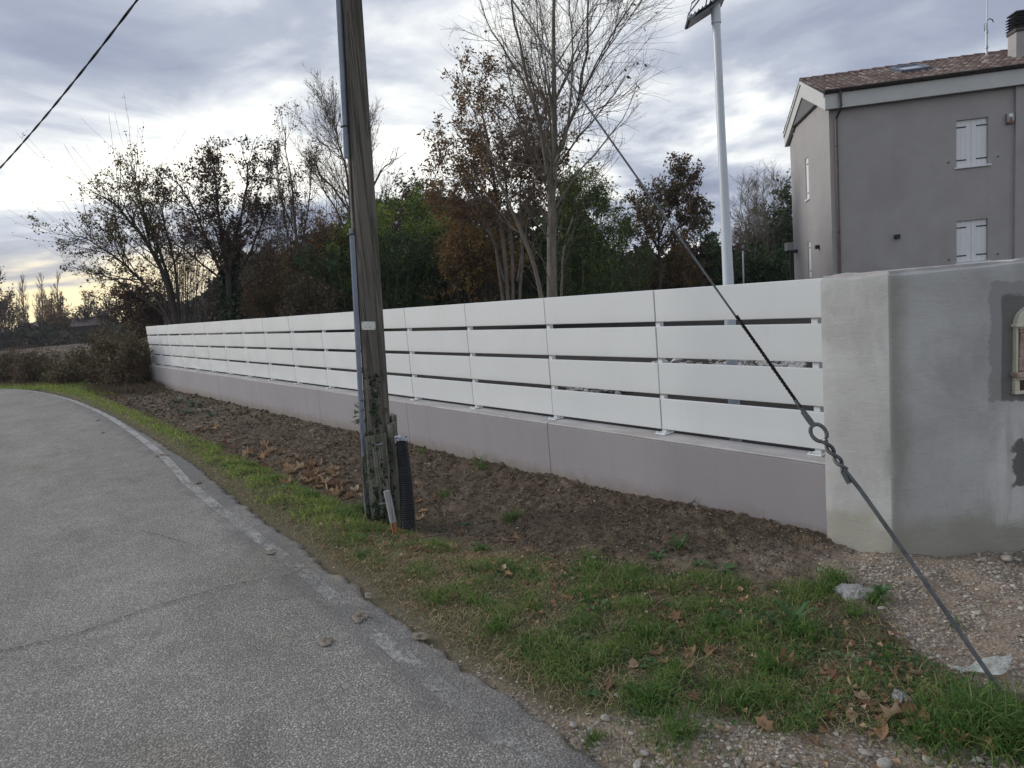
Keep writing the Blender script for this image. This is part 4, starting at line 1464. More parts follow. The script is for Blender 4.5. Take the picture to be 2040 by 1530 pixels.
# ------------------------------------------------------------------ floodlight mast in the yard
LB = np.array([0.5, 0.985, 0.22])
lm = thing('lamp_post', 'slim white floodlight mast standing just behind the slat fence', 'lamp post', tuple(LB))
zz = np.array([0.0, 0.6, 1.3, 1.75, 2.1, 2.5, 3.42])
rz_ = np.array([0.046, 0.045, 0.0425, 0.038, 0.034, 0.0305, 0.029])
smooth_angle(MB().tube([LB + [0, 0, z] for z in zz], rz_, 24).build('mast', M['lamp_paint'], lm), 40)
smooth_angle(MB().tube([LB + [0, 0, 3.29], LB + [0, 0, 3.75]], 0.0345, 24).tube([LB + [0, 0, 3.28], LB + [0, 0, 3.295]], 0.0355, 24).build('collar', M['lamp_paint'], lm), 40)
left = nrm(np.array([-CR[0], -CR[1], 0]))
toC = nrm(np.array([-CW[0], -CW[1], 0]))


def flood(c, d1, d2, hl, hw, th_):
    """floodlight: housing slab spanned by d1 (long) and d2 (wide)"""
    d1, d2 = nrm(d1), nrm(d2)
    nn_ = nrm(np.cross(d1, d2))
    if nn_[2] > 0:
        nn_ = -nn_
    Rm = np.stack([d1, d2, nn_], 1)
    h_ = MB().box(c, (2 * hl, 2 * hw, th_), 0.004, Rm)
    for k_ in np.linspace(-0.7, 0.7, 8):
        h_.box(c - nn_ * (th_ / 2 + 0.008) + d1 * hl * k_, (0.006, 1.5 * hw, 0.016), 0.0, Rm)
    ho = h_.build('floodlight', M['flood'], lm)
    MB().box(c + nn_ * (th_ / 2 + 0.0022), (2 * hl - 0.025, 2 * hw - 0.025, 0.004), 0.0, Rm).build('front_glass', M['glass'], ho)
    return ho, d1, d2, nn_


c1 = at(1404, 24, 5.14)
d1 = at(1440, 0, 5.12) - at(1370, 46, 5.16)
ho, da, db, dn = flood(c1, d1, toC + 0.15 * left, 0.155, 0.10, 0.022)
bk = MB()
e0, e1 = c1 - da * 0.135 - dn * 0.012, c1 - da * 0.02 + np.array([0, 0, 0.125])
for s_ in (-0.105, 0.105):
    bk.tube([e0 + db * s_, e0 + db * s_ + np.array([0, 0, 0.075]) + da * 0.02, e1 + db * s_ * 0.3], 0.006, 6)
bk.tube([e1 - db * 0.03, e1 + db * 0.03], 0.006, 6)
bk.tube([e1, LB + [0, 0, 3.62]], 0.012, 8)
bk.build('bracket', M['galv'], ho)
wr = MB()
for k_ in range(3):
    q0 = LB + np.array([0, 0, 3.60]) + left * 0.036 + toC * 0.01 * k_
    q1 = c1 + da * (0.10 - 0.08 * k_) + dn * -0.012 + toC * 0.105
    md = (q0 + q1) / 2 + np.array([0, 0, -0.05 - 0.012 * k_])
    wr.tube(catmull([q0, md, q1, c1 - da * 0.11 + toC * 0.102], 8), 0.0045, 6)
wr.build('wire', M['cable'], lm)
c2 = at(1400, -18, 5.12)
ho2, _, _, _ = flood(c2, left + np.array([0, 0, 0.12]), toC, 0.14, 0.10, 0.03)
MB().tube([c2, LB + [0, 0, 3.70]], 0.012, 8).build('bracket', M['galv'], ho2)
MB().box(LB + np.array([0, 0, 3.62]) - left * 0.036, (0.03, 0.03, 0.20), 0.004, rotz(0.6)).build('junction_cover', M['flood'], lm)

# ------------------------------------------------------------------ house
HC = np.array([18.289, 9.277, 0.0])
HA = math.atan2(-0.752, 0.659)
hs = thing('house', 'two-storey grey rendered house with terracotta roof and white shutters', 'house', (HC[0], HC[1], 0.25), HA, world=False)
Z0 = 0.25


def zl_(z):
    return z - Z0


HW, HL = 5.9, 12.0      # gable width, length along the long wall
EV = 6.44               # wall head
gbl = [(0, zl_(0.0)), (HW, zl_(0.0)), (HW, zl_(EV)), (HW / 2, zl_(7.62)), (0, zl_(EV))]
WX0, WX1 = 3.668, 4.56
# long wall built around the two window openings
wl = MB()
TH = 0.32
wins = [(4.245, 5.653), (1.30, 2.598)]
wl.span((0, 0, zl_(0)), (WX0, TH, zl_(EV)))
wl.span((WX1, 0, zl_(0)), (5.27, TH, zl_(EV)))
wl.span((WX0, 0.003, zl_(0)), (WX1, TH - 0.003, zl_(1.30)))
wl.span((WX0, 0.003, zl_(2.598)), (WX1, TH - 0.003, zl_(4.245)))
wl.span((WX0, 0.003, zl_(5.653)), (WX1, TH - 0.003, zl_(EV)))
wl.build('front_wall', M['house'], hs)
MB().span((5.272, -0.10, zl_(0)), (HL, TH, zl_(EV))).build('projecting_wall', M['house'], hs)
# gable wall with two narrow slits
gw_ = MB()
GX0, GX1 = 2.93, 3.42


def gpoly(t0, t1):
    def head(t):
        return EV + (7.62 - EV) * (1 - abs(t - HW / 2) / (HW / 2))
    p = [(t0, zl_(0)), (t1, zl_(0)), (t1, zl_(head(t1)))]
    if t0 < HW / 2 < t1:
        p.append((HW / 2, zl_(7.62)))
    p.append((t0, zl_(head(t0))))
    return p


gw_.prism(gpoly(TH + 0.002, GX0), 0, 0.0, TH)
gw_.prism(gpoly(GX1, HW - 0.001), 0, 0.0, TH)
for a, b in ((0.0, 1.20), (2.49, 4.03), (5.50, EV + 0.9)):
    gw_.span((0.003, GX0, zl_(a)), (TH - 0.003, GX1, zl_(b)))
gw_.build('gable_wall', M['house'], hs)
MB().prism([(0.004, zl_(EV)), (TH, zl_(EV)), (TH, zl_(EV + (7.62 - EV) * TH / (HW / 2)))], 0, 0.0, TH).build('gable_corner', M['house'], hs)
MB().span((TH + 0.01, HW - TH, zl_(0)), (HL, HW, zl_(EV))).span((HL - TH, TH + 0.01, zl_(0)), (HL, HW - TH - 0.01, zl_(EV))).build('back_wall', M['house'], hs)
# gable slits
for a, b, lab in ((4.03, 5.50, True), (1.20, 2.49, False)):
    w = MB().span((0.035, GX0, zl_(a)), (0.07, GX1, zl_(b))).build('gable_window', M['shutter'], hs)
    for zc_ in (a + 0.22, b - 0.22):
        MB().span((0.022, GX0 + 0.02, zl_(zc_) - 0.015), (0.0345, GX1 - 0.12, zl_(zc_) + 0.015)).build('hinge', M['black_iron'], w)
    if lab:
        MB().span((-0.05, GX0 - 0.05, zl_(a) - 0.05), (0.034, GX1 + 0.05, zl_(a) - 0.002), 0.004).build('sill', M['shutter'], w)
# shutters
for zb_, zt_ in wins:
    w = MB().span((WX0 + 0.002, 0.135, zl_(zb_)), (WX1 - 0.002, 0.15, zl_(zt_))).build('window', M['shutter'], hs)
    mid = (WX0 + WX1) / 2
    for a, b in ((WX0 + 0.006, mid - 0.003), (mid + 0.003, WX1 - 0.006)):
        lf = MB()
        nb = 3
        for k_ in range(nb):
            q0, q1 = a + (b - a) * k_ / nb, a + (b - a) * (k_ + 1) / nb
            lf.span((q0 + 0.0012, 0.075, zl_(zb_) + 0.008), (q1 - 0.0012, 0.115, zl_(zt_) - 0.008), 0.003)
        sh = lf.build('shutter', M['shutter'], w)
        outer = a if a < mid - 0.1 else b
        sgn_ = 1 if outer == a else -1
        for zc_ in (zb_ + 0.21, zt_ - 0.21):
            MB().span((outer, 0.066, zl_(zc_) - 0.019), (outer + sgn_ * 0.30, 0.0745, zl_(zc_) + 0.019), 0.002).build('strap_hinge', M['black_iron'], sh)
    MB().span((WX0 - 0.045, -0.055, zl_(zb_) - 0.05), (WX1 + 0.075, 0.13, zl_(zb_) - 0.001), 0.004).build('sill', M['shutter'], w)
for s_, z in ((3.44, 4.42), (4.83, 4.435), (3.44, 1.42), (4.83, 1.47)):
    MB().tube([(s_, 0.0, zl_(z)), (s_, -0.045, zl_(z)), (s_, -0.05, zl_(z) + 0.02)], 0.018, 6).build('shutter_catch', M['black_iron'], hs)
for s_, t0, z in ((1.927, -0.001, 2.307),):
    MB().span((s_ - 0.075, -0.13, zl_(z) - 0.075), (s_ + 0.075, -0.002, zl_(z) + 0.06), 0.01).build('wall_lamp', M['black_iron'], hs)
for t0, z in ((5.2, 2.24), (1.70, 2.25)):
    MB().span((-0.13, t0 - 0.09, zl_(z) - 0.075), (-0.002, t0 + 0.09, zl_(z) + 0.06), 0.01).build('wall_lamp', M['black_iron'], hs)
# alarm siren
sr = MB().prism([(-0.001, zl_(5.36)), (-0.06, zl_(5.36)), (-0.11, zl_(5.42)), (-0.11, zl_(5.60)), (-0.08, zl_(5.665)), (-0.001, zl_(5.665))], 0, 5.03, 5.23)
M['siren'] = surf('grey_siren_cover', (0.22, 0.23, 0.25), (0.30, 0.31, 0.33), 5, 0.35, metallic=0.3)
M['siren_red'] = surf('red_siren_lens', (0.20, 0.06, 0.035), (0.28, 0.09, 0.05), 9, 0.4)
so = sr.build('alarm_siren', M['siren'], hs)
MB().prism([(5.055, zl_(5.37)), (5.205, zl_(5.37)), (5.13, zl_(5.55))], 1, -0.118, -0.1105).build('lens', M['siren_red'], so)
MB().span((5.075, -0.118, zl_(5.555)), (5.185, -0.1105, zl_(5.65)), 0.002).build('cover_plate', M['shutter'], so)
# roof structure: eave boards, fascia, rake boards
OV = 0.16
OE = 0.24
PITCH = (8.19 - 6.98) / (HW / 2 + OE)
MB().span((-OV, -OE, zl_(6.432)), (HL, -OE + 0.03, zl_(6.885)), 0.003).build('fascia', M['fascia'], hs)
MB().span((-OV + 0.03, -OE + 0.031, zl_(6.442)), (HL, -0.001, zl_(6.472))).build('soffit', M['fascia'], hs)
MB().span((-OV, HW + OE - 0.03, zl_(6.432)), (HL, HW + OE, zl_(6.885)), 0.003).build('fascia', M['fascia'], hs)
for side in (0, 1):
    e_ = -OE + 0.031 if side == 0 else HW + OE - 0.031
    mid_ = HW / 2
    rise = 8.12 - 6.885
    pts = [(e_, zl_(6.432)), (e_, zl_(6.885)), (mid_, zl_(8.10)), (mid_, zl_(7.585))]
    MB().prism(pts, 0, -OV - 0.002, -OV + 0.028).build('rake_board', M['fascia'], hs)
    p2 = [(e_ - (0.02 if side == 0 else -0.02), zl_(6.80)), (e_ - (0.03 if side == 0 else -0.03), zl_(6.905)), (mid_, zl_(8.145)), (mid_, zl_(8.035))]
    MB().prism(p2, 0, -OV - 0.045, -OV - 0.0025).build('rake_moulding', M['fascia'], hs)
    pts = [(e_ + (0.01 if side == 0 else -0.01), zl_(6.475)), (e_ + (0.01 if side == 0 else -0.01), zl_(6.80)), (mid_, zl_(8.02)), (mid_, zl_(7.60))]
    MB().prism(pts, 0, -OV + 0.029, -0.001).build('rake_soffit', M['fascia'], hs)
# gutter: half-round trough
t_ = np.linspace(PI, 2 * PI, 11)
prof = [(0.075 * math.cos(a), 0.075 * math.sin(a)) for a in t_] + [(0.062 * math.cos(a), 0.062 * math.sin(a) + 0.004) for a in t_[::-1]]
prof = [(-OE - 0.078 + u, zl_(6.985) + v) for u, v in prof]
prof = [(u, v) for u, v in prof]
gt = MB()
gt.prism(prof, 0, -OV - 0.03, HL)
gt.span((-OV - 0.03, -OE - 0.022, zl_(6.89)), (HL, -OE - 0.002, zl_(7.03)), 0.003)
smooth_angle(gt.build('gutter', M['gutter'], hs), 40)
dn_ = MB()
dn_.tube(catmull([(0.27, -OE - 0.075, zl_(6.93)), (0.27, -OE - 0.075, zl_(6.62)), (0.27, -OE - 0.07, zl_(6.42)), (0.20, -0.09, zl_(6.19)), (0.19, -0.075, zl_(6.05))], 6), 0.045, 12)
smooth_angle(dn_.build('swan_neck', M['gutter'], hs), 50)
dn_ = MB().tube([(0.19, -0.075, zl_(6.12)), (0.19, -0.075, zl_(0.2))], 0.043, 14)
for z in (6.10, 4.9, 3.1):
    dn_.tube([(0.19, -0.075, zl_(z)), (0.19, -0.075, zl_(z - 0.09))], 0.049, 14)
dpo = smooth_angle(dn_.build('downpipe', M['downpipe'], hs), 50)
for z in (5.3, 2.6):
    MB().tube([(0.19, -0.075, zl_(z)), (0.19, -0.075, zl_(z + 0.03))], 0.052, 12).build('pipe_bracket', M['gutter'], dpo)
# tiled slopes: every tile its own little pan and roll
RZ0, RZ1 = 6.955, 8.17
SL = math.hypot(HW / 2 + OE + 0.05, RZ1 - RZ0)
nc = 10
TWd = 0.205


def tile_field(front, s0, s1, hip=None):
    V, Fq = [], []
    k = 7
    uu = np.linspace(0, 1, k)
    ncol = int((s1 - s0) / TWd)
    base = 0
    d_t = (HW / 2 + OE + 0.05) / SL
    d_z = (RZ1 - RZ0) / SL
    for r_ in range(nc):
        for c_ in range(ncol):
            x0 = s0 + c_ * TWd
            a0, a1 = r_ * SL / nc, (r_ + 1) * SL / nc + 0.035
            if hip is not None:
                lim = hip[0] + (hip[1] - hip[0]) * (1 - (a0 / SL))
                if x0 > lim:
                    continue
            jx, jz = rng.normal(0, 0.003), rng.normal(0, 0.002)
            hgt = 0.042 * np.where(uu < 0.55, np.sin(uu / 0.55 * PI) ** 0.8, -0.35 * np.sin((uu - 0.55) / 0.45 * PI))
            for aa_, lift in ((a0, 0.026), (a1, 0.002)):
                t0 = -OE - 0.05 + aa_ * d_t
                z0 = RZ0 + aa_ * d_z
                for u, h_ in zip(uu, hgt):
                    hh = h_ + lift + jz
                    V.append((x0 + u * TWd * 1.02 + jx, t0 - d_z * hh, z0 + d_t * hh))
            # front edge thickness
            for u, h_ in zip(uu, hgt):
                hh = h_ + 0.026 - 0.018 + jz
                t0 = -OE - 0.05 + a0 * d_t
                V.append((x0 + u * TWd * 1.02 + jx, t0 - d_z * hh, RZ0 + a0 * d_z + d_t * hh))
            for q in range(k - 1):
                Fq.append((base + q, base + q + 1, base + k + q + 1, base + k + q))
                Fq.append((base + 2 * k + q, base + 2 * k + q + 1, base + q + 1, base + q))
            base += 3 * k
    V = np.array(V)
    V[:, 2] -= Z0
    Fq = np.array(Fq)
    if not front:
        V[:, 1] = HW - V[:, 1]
        Fq = Fq[:, ::-1]
    return V, Fq


RE = 6.12
V, Fq = tile_field(True, -OV - 0.05, HL, None)
o = link('roof_tiles', mk('roof_tiles', V, [Fq], True), M['tile'], hs)
o['kind'] = 'stuff'
V, Fq = tile_field(False, -OV - 0.05, HL, None)
o = link('roof_tiles', mk('roof_tiles', V, [Fq], True), M['tile'], hs)
o['kind'] = 'stuff'
ru = MB().prism([(-OE - 0.03, zl_(6.925)), (HW / 2, zl_(8.125)), (HW + OE + 0.03, zl_(6.925))], 0, -OV + 0.0285, HL - 0.01)
ru.build('roof_deck', M['gutter'], hs)
# ridge: overlapping half-round caps
for k_ in range(int((HL + OV) / 0.40)):
    x0 = -OV - 0.04 + k_ * 0.40
    a_ = np.linspace(-0.15, PI + 0.15, 9)
    V = []
    for x, r_, dz in ((x0, 0.105, 0.022), (x0 + 0.43, 0.096, 0.0)):
        for q in a_:
            V.append((x, HW / 2 + r_ * math.cos(q), zl_(RZ1 - 0.012) + dz + 0.75 * r_ * math.sin(q)))
    for q in a_:
        V.append((x0, HW / 2 + 0.085 * math.cos(q), zl_(RZ1 - 0.012) + 0.004 + 0.75 * 0.085 * math.sin(q)))
    i = np.arange(9)
    Fq = np.concatenate([np.stack([i[:-1], i[1:], i[1:] + 9, i[:-1] + 9], 1), np.stack([i[:-1] + 18, i[1:] + 18, i[1:], i[:-1]], 1)])
    link('ridge_tile', mk('ridge_tile', np.array(V), [Fq]), M['ridge'], hs, rot=(0, 0, 0))


def on_roof(s, a, h):
    d_t = (HW / 2 + OE + 0.05) / SL
    d_z = (RZ1 - RZ0) / SL
    return np.array([s, -OE - 0.05 + a * d_t - d_z * h, zl_(RZ0 + a * d_z + d_t * h)])


# skylight lying in the slope
RS = np.stack([np.array([1, 0, 0]), on_roof(0, 1, 0) - on_roof(0, 0, 0), on_roof(0, 0, 1) - on_roof(0, 0, 0)], 1)
sk = MB()
s0, s1, a0, a1 = 2.55, 3.35, 1.55, 2.62
for c_, sz in (((s0, (a0 + a1) / 2), (0.09, a1 - a0)), ((s1, (a0 + a1) / 2), (0.09, a1 - a0)), (((s0 + s1) / 2, a0), (s1 - s0 - 0.092, 0.10)), (((s0 + s1) / 2, a1), (s1 - s0 - 0.092, 0.10))):
    sk.box(on_roof(c_[0], c_[1], 0.075), (sz[0], sz[1], 0.11), 0.006, RS)
so = sk.build('skylight', M['skyframe'], hs)
MB().box(on_roof((s0 + s1) / 2, (a0 + a1) / 2, 0.085), (s1 - s0 - 0.094, a1 - a0 - 0.105, 0.02), 0, RS).build('pane', M['glass'], so)
# chimney with louvred cap
ch = MB().span((5.80, 1.05, zl_(7.2)), (6.32, 1.57, zl_(8.28)), 0.006).build('chimney', M['house'], hs)
MB().span((5.765, 1.015, zl_(8.281)), (6.355, 1.605, zl_(8.40)), 0.01).build('collar', M['gutter'], ch)
for k_ in range(5):
    z = 8.42 + k_ * 0.085
    V = []
    for dz, e_ in ((0.0, 0.05), (0.055, -0.02), (0.062, -0.02), (0.012, 0.055)):
        V += [(5.80 - e_, 1.05 - e_, zl_(z + dz)), (6.32 + e_, 1.05 - e_, zl_(z + dz)), (6.32 + e_, 1.57 + e_, zl_(z + dz)), (5.80 - e_, 1.57 + e_, zl_(z + dz))]
    i = np.arange(16).reshape(4, 4)
    j = np.roll(i, -1, 1)
    MB().add(np.array(V), [np.stack([i[:-1], j[:-1], j[1:], i[1:]], -1).reshape(-1, 4), np.stack([i[-1], j[-1], j[0], i[0]], 1)]).build('louvre', M['black_iron'], ch)
MB().span((5.86, 1.11, zl_(8.401)), (6.26, 1.51, zl_(8.85))).span((5.77, 1.02, zl_(8.851)), (6.35, 1.60, zl_(8.90)), 0.01).build('flue_cap', M['black_iron'], ch)
# aerial mast
an = MB().tube([(5.60, 2.5, zl_(7.9)), (5.60, 2.5, zl_(9.0))], 0.032, 8).tube([(5.60, 2.5, zl_(8.9)), (5.62, 2.5, zl_(9.9))], 0.017, 8)
for z in (8.25, 8.75):
    an.tube([(5.60, 2.5, zl_(z)), (5.60, 2.5, zl_(z + 0.08))], 0.05, 8)
ao = an.build('aerial_mast', M['galv'], hs)
MB().tube([(5.60, 2.5, zl_(9.12)), (5.66, 2.48, zl_(9.18)), (5.74, 2.46, zl_(9.14)), (5.78, 2.46, zl_(9.05))], 0.016, 6).tube([(5.61, 2.5, zl_(9.1)), (5.52, 2.5, zl_(9.0)), (5.54, 2.5, zl_(8.8))], 0.008, 5).build('cable_loop', M['cable'], ao)
# dark porch return at the far corner
MB().span((-0.12, HW + 0.02, zl_(0.0)), (0.0, HW + 0.32, zl_(2.30))).build('porch_pier', M['black_iron'], hs)
MB().span((-0.25, HW + 0.01, zl_(2.301)), (0.3, HW + 0.5, zl_(2.62)), 0.01).build('porch_beam', M['house'], hs)

# ------------------------------------------------------------------ trees and shrubs


def limb(pts, depth, r, dz=0.0, k=9, dd=None):
    """a limb through picture points at a depth; dd is how far its tip swings towards (-) or away (+)"""
    pts = np.array(pts, float)
    n = len(pts)
    dd = rng.normal(0, 0.9) if dd is None else dd
    W_ = np.array([at(p[0], p[1], depth + dd * (i / max(1, n - 1)) ** 1.3) for i, p in enumerate(pts)])
    C_ = catmull(W_, 8)
    idx = np.linspace(0, len(C_) - 1, k)
    i0 = np.floor(idx).astype(int).clip(0, len(C_) - 2)
    f = (idx - i0)[:, None]
    return C_[i0] * (1 - f) + C_[i0 + 1] * f, r


def sprout(P, R, n, r, t0=0.25, t1=1.0, ang=0.8, angj=0.25, lr=0.5, lj=0.3, up=0.15, curl=0.12, k=5, rr=0.6, rmin=0.004, lmin=0.15, lmax=9.0, flat=None):
    """n side shoots from the branches P (nb,m,3) with radii R (nb,m)"""
    nb, m, _ = P.shape
    Ln = np.linalg.norm(np.diff(P, axis=1), axis=2).sum(1)
    pr = Ln / Ln.sum()
    b = r.choice(nb, n, p=pr)
    t = t0 + (t1 - t0) * r.random(n)
    x = t * (m - 1)
    i0 = np.minimum(x.astype(int), m - 2)
    f = (x - i0)[:, None]
    p0 = P[b, i0] * (1 - f) + P[b, i0 + 1] * f
    tg = nrm(P[b, i0 + 1] - P[b, i0])
    q = r.normal(0, 1, (n, 3))
    q = nrm(q - tg * (q * tg).sum(1, keepdims=True))
    a = (ang + r.normal(0, angj, n))[:, None]
    d = nrm(tg * np.cos(a) + q * np.sin(a))
    L = np.clip(Ln[b] * lr * (1.15 - 0.75 * t) * (1 + r.normal(0, lj, n)), lmin, lmax)
    out = np.zeros((n, k, 3))
    out[:, 0] = p0
    st = (L / (k - 1))[:, None]
    for i in range(1, k):
        d = nrm(d + np.array([0, 0, up]) + r.normal(0, curl, (n, 3)))
        out[:, i] = out[:, i - 1] + d * st
    r0 = np.maximum((R[b, i0] * (1 - f[:, 0]) + R[b, i0 + 1] * f[:, 0]) * rr, rmin)
    Rr = r0[:, None] * np.linspace(1, 0.35, k)[None]
    return out, np.maximum(Rr, rmin * 0.6)


def put_leaves(P, r, n, size, elong=0.55, jit=0.03, down=0.3, t0=0.2, fold=0.15):
    n = int(n * 1.7)
    size = size * 0.66
    nb, m, _ = P.shape
    w_ = r.random(nb) ** 2.5
    b = r.choice(nb, n, p=w_ / w_.sum())
    x = (t0 + (1 - t0) * r.random(n)) * (m - 1)
    i0 = np.minimum(x.astype(int), m - 2)
    f = (x - i0)[:, None]
    p0 = P[b, i0] * (1 - f) + P[b, i0 + 1] * f + r.normal(0, jit, (n, 3))
    tg = nrm(P[b, i0 + 1] - P[b, i0])
    D = nrm(tg * 0.5 + rand_dirs(n, r) * 0.8 + np.array([0, 0, -down]))
    L = size * (0.6 + 0.8 * r.random(n))
    return leafcard(p0, D, rand_dirs(n, r), L, L * elong, fold)


def tree(name, label, cat, limbs, levels, leaves=None, bark='bark', twig=None, group=None, seed=1, sides=7, thick=0.72):
    """limbs: list of (points (k,3), base radius); levels: sprout keyword dicts; leaves: list of (level, count, size, material, kw)"""
    r = np.random.default_rng(seed)
    P = np.array([l[0] for l in limbs])
    R = np.array([l[1] * thick * np.linspace(1, 0.18, P.shape[1]) for l in limbs])
    P = P + np.concatenate([np.zeros((len(P), 1, 3)), r.normal(0, 0.012, (len(P), P.shape[1] - 1, 3)) * np.linspace(0.3, 2.5, P.shape[1] - 1)[None, :, None]], 1)
    base = P[0, 0].copy()
    o = thing(name, label, cat, tuple(base), group=group)
    V, Fs = tubes(P, R, sides)
    trunk = MB().add(V, Fs)
    br = MB()
    lv = [(P, R)]
    for li, kw in enumerate(levels):
        kw = dict(kw)
        src = kw.pop('src', -1)
        sd = kw.pop('sides', 3)
        p, q = sprout(lv[src][0], lv[src][1], kw.pop('n'), r, **kw)
        lv.append((p, q))
        V, Fs = tubes(p, q, sd)
        br.add(V, Fs)
    trunk.build('trunk', M[bark], o, True)
    if br.n:
        br.build('branches', M[twig or bark], o)['kind'] = 'stuff'
    cr = {}
    for (l, cnt, size, mat, kw) in (leaves or []):
        V, Fs = put_leaves(lv[l][0], r, cnt, size, **kw)
        cr.setdefault(mat, MB()).add(V, Fs)
    for mat, mb in cr.items():
        mb.build('crown', M[mat], o)['kind'] = 'stuff'
    return o


def bamboo(name, label, cxs, ytop, ybase, depth, ncul, nleaf, mats, seed, spread=0.5, size=0.22, group=None, cat='bamboo'):
    """a clump of arching culms under a mass of narrow leaves"""
    r = np.random.default_rng(seed)
    x0, x1 = cxs
    o = thing(name, label, cat, tuple(at((x0 + x1) / 2, ybase, depth)), group=group)
    P = []
    for _ in range(ncul):
        u = r.random()
        px = x0 + (x1 - x0) * u
        edge_ = 1 - abs(2 * u - 1) ** 2.2 * 0.35
        top = ybase + (ytop - ybase) * edge_ * (0.72 + 0.28 * r.random())
        lean_ = (u - 0.5) * (x1 - x0) * spread + r.normal(0, (x1 - x0) * 0.06)
        d0 = depth + r.uniform(-1.3, 1.3)
        pts = [(px, ybase), (px + lean_ * 0.15, ybase + (top - ybase) * 0.45), (px + lean_ * 0.5, ybase + (top - ybase) * 0.85), (px + lean_ * 0.95 + r.normal(0, 4), top + (ybase - top) * 0.02)]
        P.append(limb(pts, d0, 0.02, k=7, dd=r.normal(0, 0.6))[0])
    P = np.array(P)
    R = np.tile(0.018 * np.linspace(1, 0.2, 7), (ncul, 1))
    V, Fs = tubes(P, R, 4)
    MB().add(V, Fs).build('culms', M['culm'], o)['kind'] = 'stuff'
    tp, tr = sprout(P, R, ncul * 14, r, t0=0.12, ang=1.0, lr=0.16, up=0.0, curl=0.2, k=3, rmin=0.004, lmin=0.2, lmax=1.2)
    V, Fs = tubes(tp, tr, 3)
    MB().add(V, Fs).build('branches', M['culm'], o)['kind'] = 'stuff'
    for mat, fr in mats:
        V, Fs = put_leaves(tp, r, int(nleaf * fr), size, elong=0.24, jit=0.10, down=0.45, t0=0.0)
        MB().add(V, Fs).build('crown', M[mat], o)['kind'] = 'stuff'
    return o


# --- the tall bare tree in front of the house side
D = 16.5
L_ = [limb([(1100, 600), (1099, 470), (1101, 390), (1104, 300), (1106, 170), (1103, 20), (1108, -190)], D, 0.135, dd=0.3, k=13),
      limb([(1098, 400), (1085, 300), (1062, 205), (1038, 110), (1022, 20), (1000, -150)], D, 0.066, dd=-0.9, k=13),
      limb([(1102, 360), (1118, 280), (1150, 200), (1168, 90), (1176, -60), (1186, -190)], D, 0.058, dd=0.8, k=13),
      limb([(1080, 600), (1062, 520), (1040, 470), (1012, 400), (985, 330), (958, 260), (930, 190)], D - 0.3, 0.056, dd=-0.7, k=13),
      limb([(1103, 330), (1128, 270), (1142, 130), (1135, 20), (1140, -150)], D, 0.040, dd=-0.6, k=13),
      limb([(1104, 420), (1150, 345), (1200, 290), (1240, 240), (1268, 170)], D, 0.030, dd=0.5, k=13),
      limb([(1062, 205), (1035, 150), (1000, 95), (968, 40), (940, -70)], D - 0.5, 0.032, dd=-0.5, k=13),
      limb([(1103, 250), (1090, 160), (1072, 60), (1065, -120)], D, 0.032, dd=0.9, k=13),
      limb([(1118, 600), (1122, 520), (1135, 440), (1165, 370), (1215, 320)], D + 0.2, 0.034, dd=0.6, k=13),
      limb([(1102, 480), (1065, 440), (1020, 370), (960, 310)], D, 0.02, dd=-0.9, k=13),
      limb([(1150, 200), (1190, 130), (1225, 60), (1240, -30)], D + 0.4, 0.026, dd=0.6, k=13)]
tree('bare_tree', 'tallest bare tree with pale forked trunk rising behind the fence', 'tree', L_,
     [dict(n=120, t0=0.28, ang=0.62, angj=0.2, lr=0.42, up=0.07, curl=0.08, k=7, rr=0.34, rmin=0.0075, sides=4),
      dict(n=800, t0=0.2, ang=0.7, angj=0.25, lr=0.52, up=0.05, curl=0.12, k=5, rr=0.55, rmin=0.0045, sides=3),
      dict(n=3600, t0=0.15, ang=0.7, angj=0.25, lr=0.55, up=0.04, curl=0.16, k=4, rr=0.6, rmin=0.0032, sides=3, lmin=0.12),
      dict(n=170, src=0, t0=0.0, t1=0.28, ang=0.55, lr=0.16, up=0.2, curl=0.08, k=5, rr=0.10, rmin=0.0045, lmin=0.4, lmax=2.0)],
     [(3, 90, 0.15, 'leaf_olive', dict(down=0.6))], bark='bark_pale', twig='bark', seed=11, sides=9, thick=0.95)

# --- rust-leaved tree to its left, several stems
D = 21.0
L_ = [limb([(1012, 600), (1005, 500), (990, 400), (975, 300), (960, 220), (955, 160)], D, 0.10, k=10),
      limb([(1022, 600), (1020, 500), (1010, 400), (1000, 290), (990, 190)], D, 0.09, k=10),
      limb([(1002, 600), (985, 480), (950, 400), (915, 340), (885, 290)], D, 0.08, k=10),
      limb([(1035, 600), (1040, 490), (1035, 390), (1045, 300), (1050, 230)], D, 0.08, k=10),
      limb([(1005, 560), (970, 450), (920, 400), (880, 400)], D, 0.05, k=10),
      limb([(1030, 560), (1055, 430), (1085, 350), (1100, 290)], D, 0.05, k=10)]
tree('rust_leaved_tree', 'multi-stemmed tree still holding rust-brown leaves left of the tall bare tree', 'tree', L_,
     [dict(n=150, t0=0.3, ang=0.8, lr=0.34, up=0.10, curl=0.1, k=6, rr=0.45, rmin=0.012, sides=4),
      dict(n=850, t0=0.2, ang=0.75, lr=0.45, up=0.04, curl=0.14, k=4, rr=0.5, rmin=0.006),
      dict(n=1500, t0=0.1, ang=0.7, lr=0.5, up=0.0, curl=0.15, k=3, rr=0.5, rmin=0.005, lmin=0.2)],
     [(3, 6500, 0.15, 'leaf_rust', dict(jit=0.07)), (2, 3200, 0.15, 'leaf_rust', dict(jit=0.08))], bark='bark', seed=12)

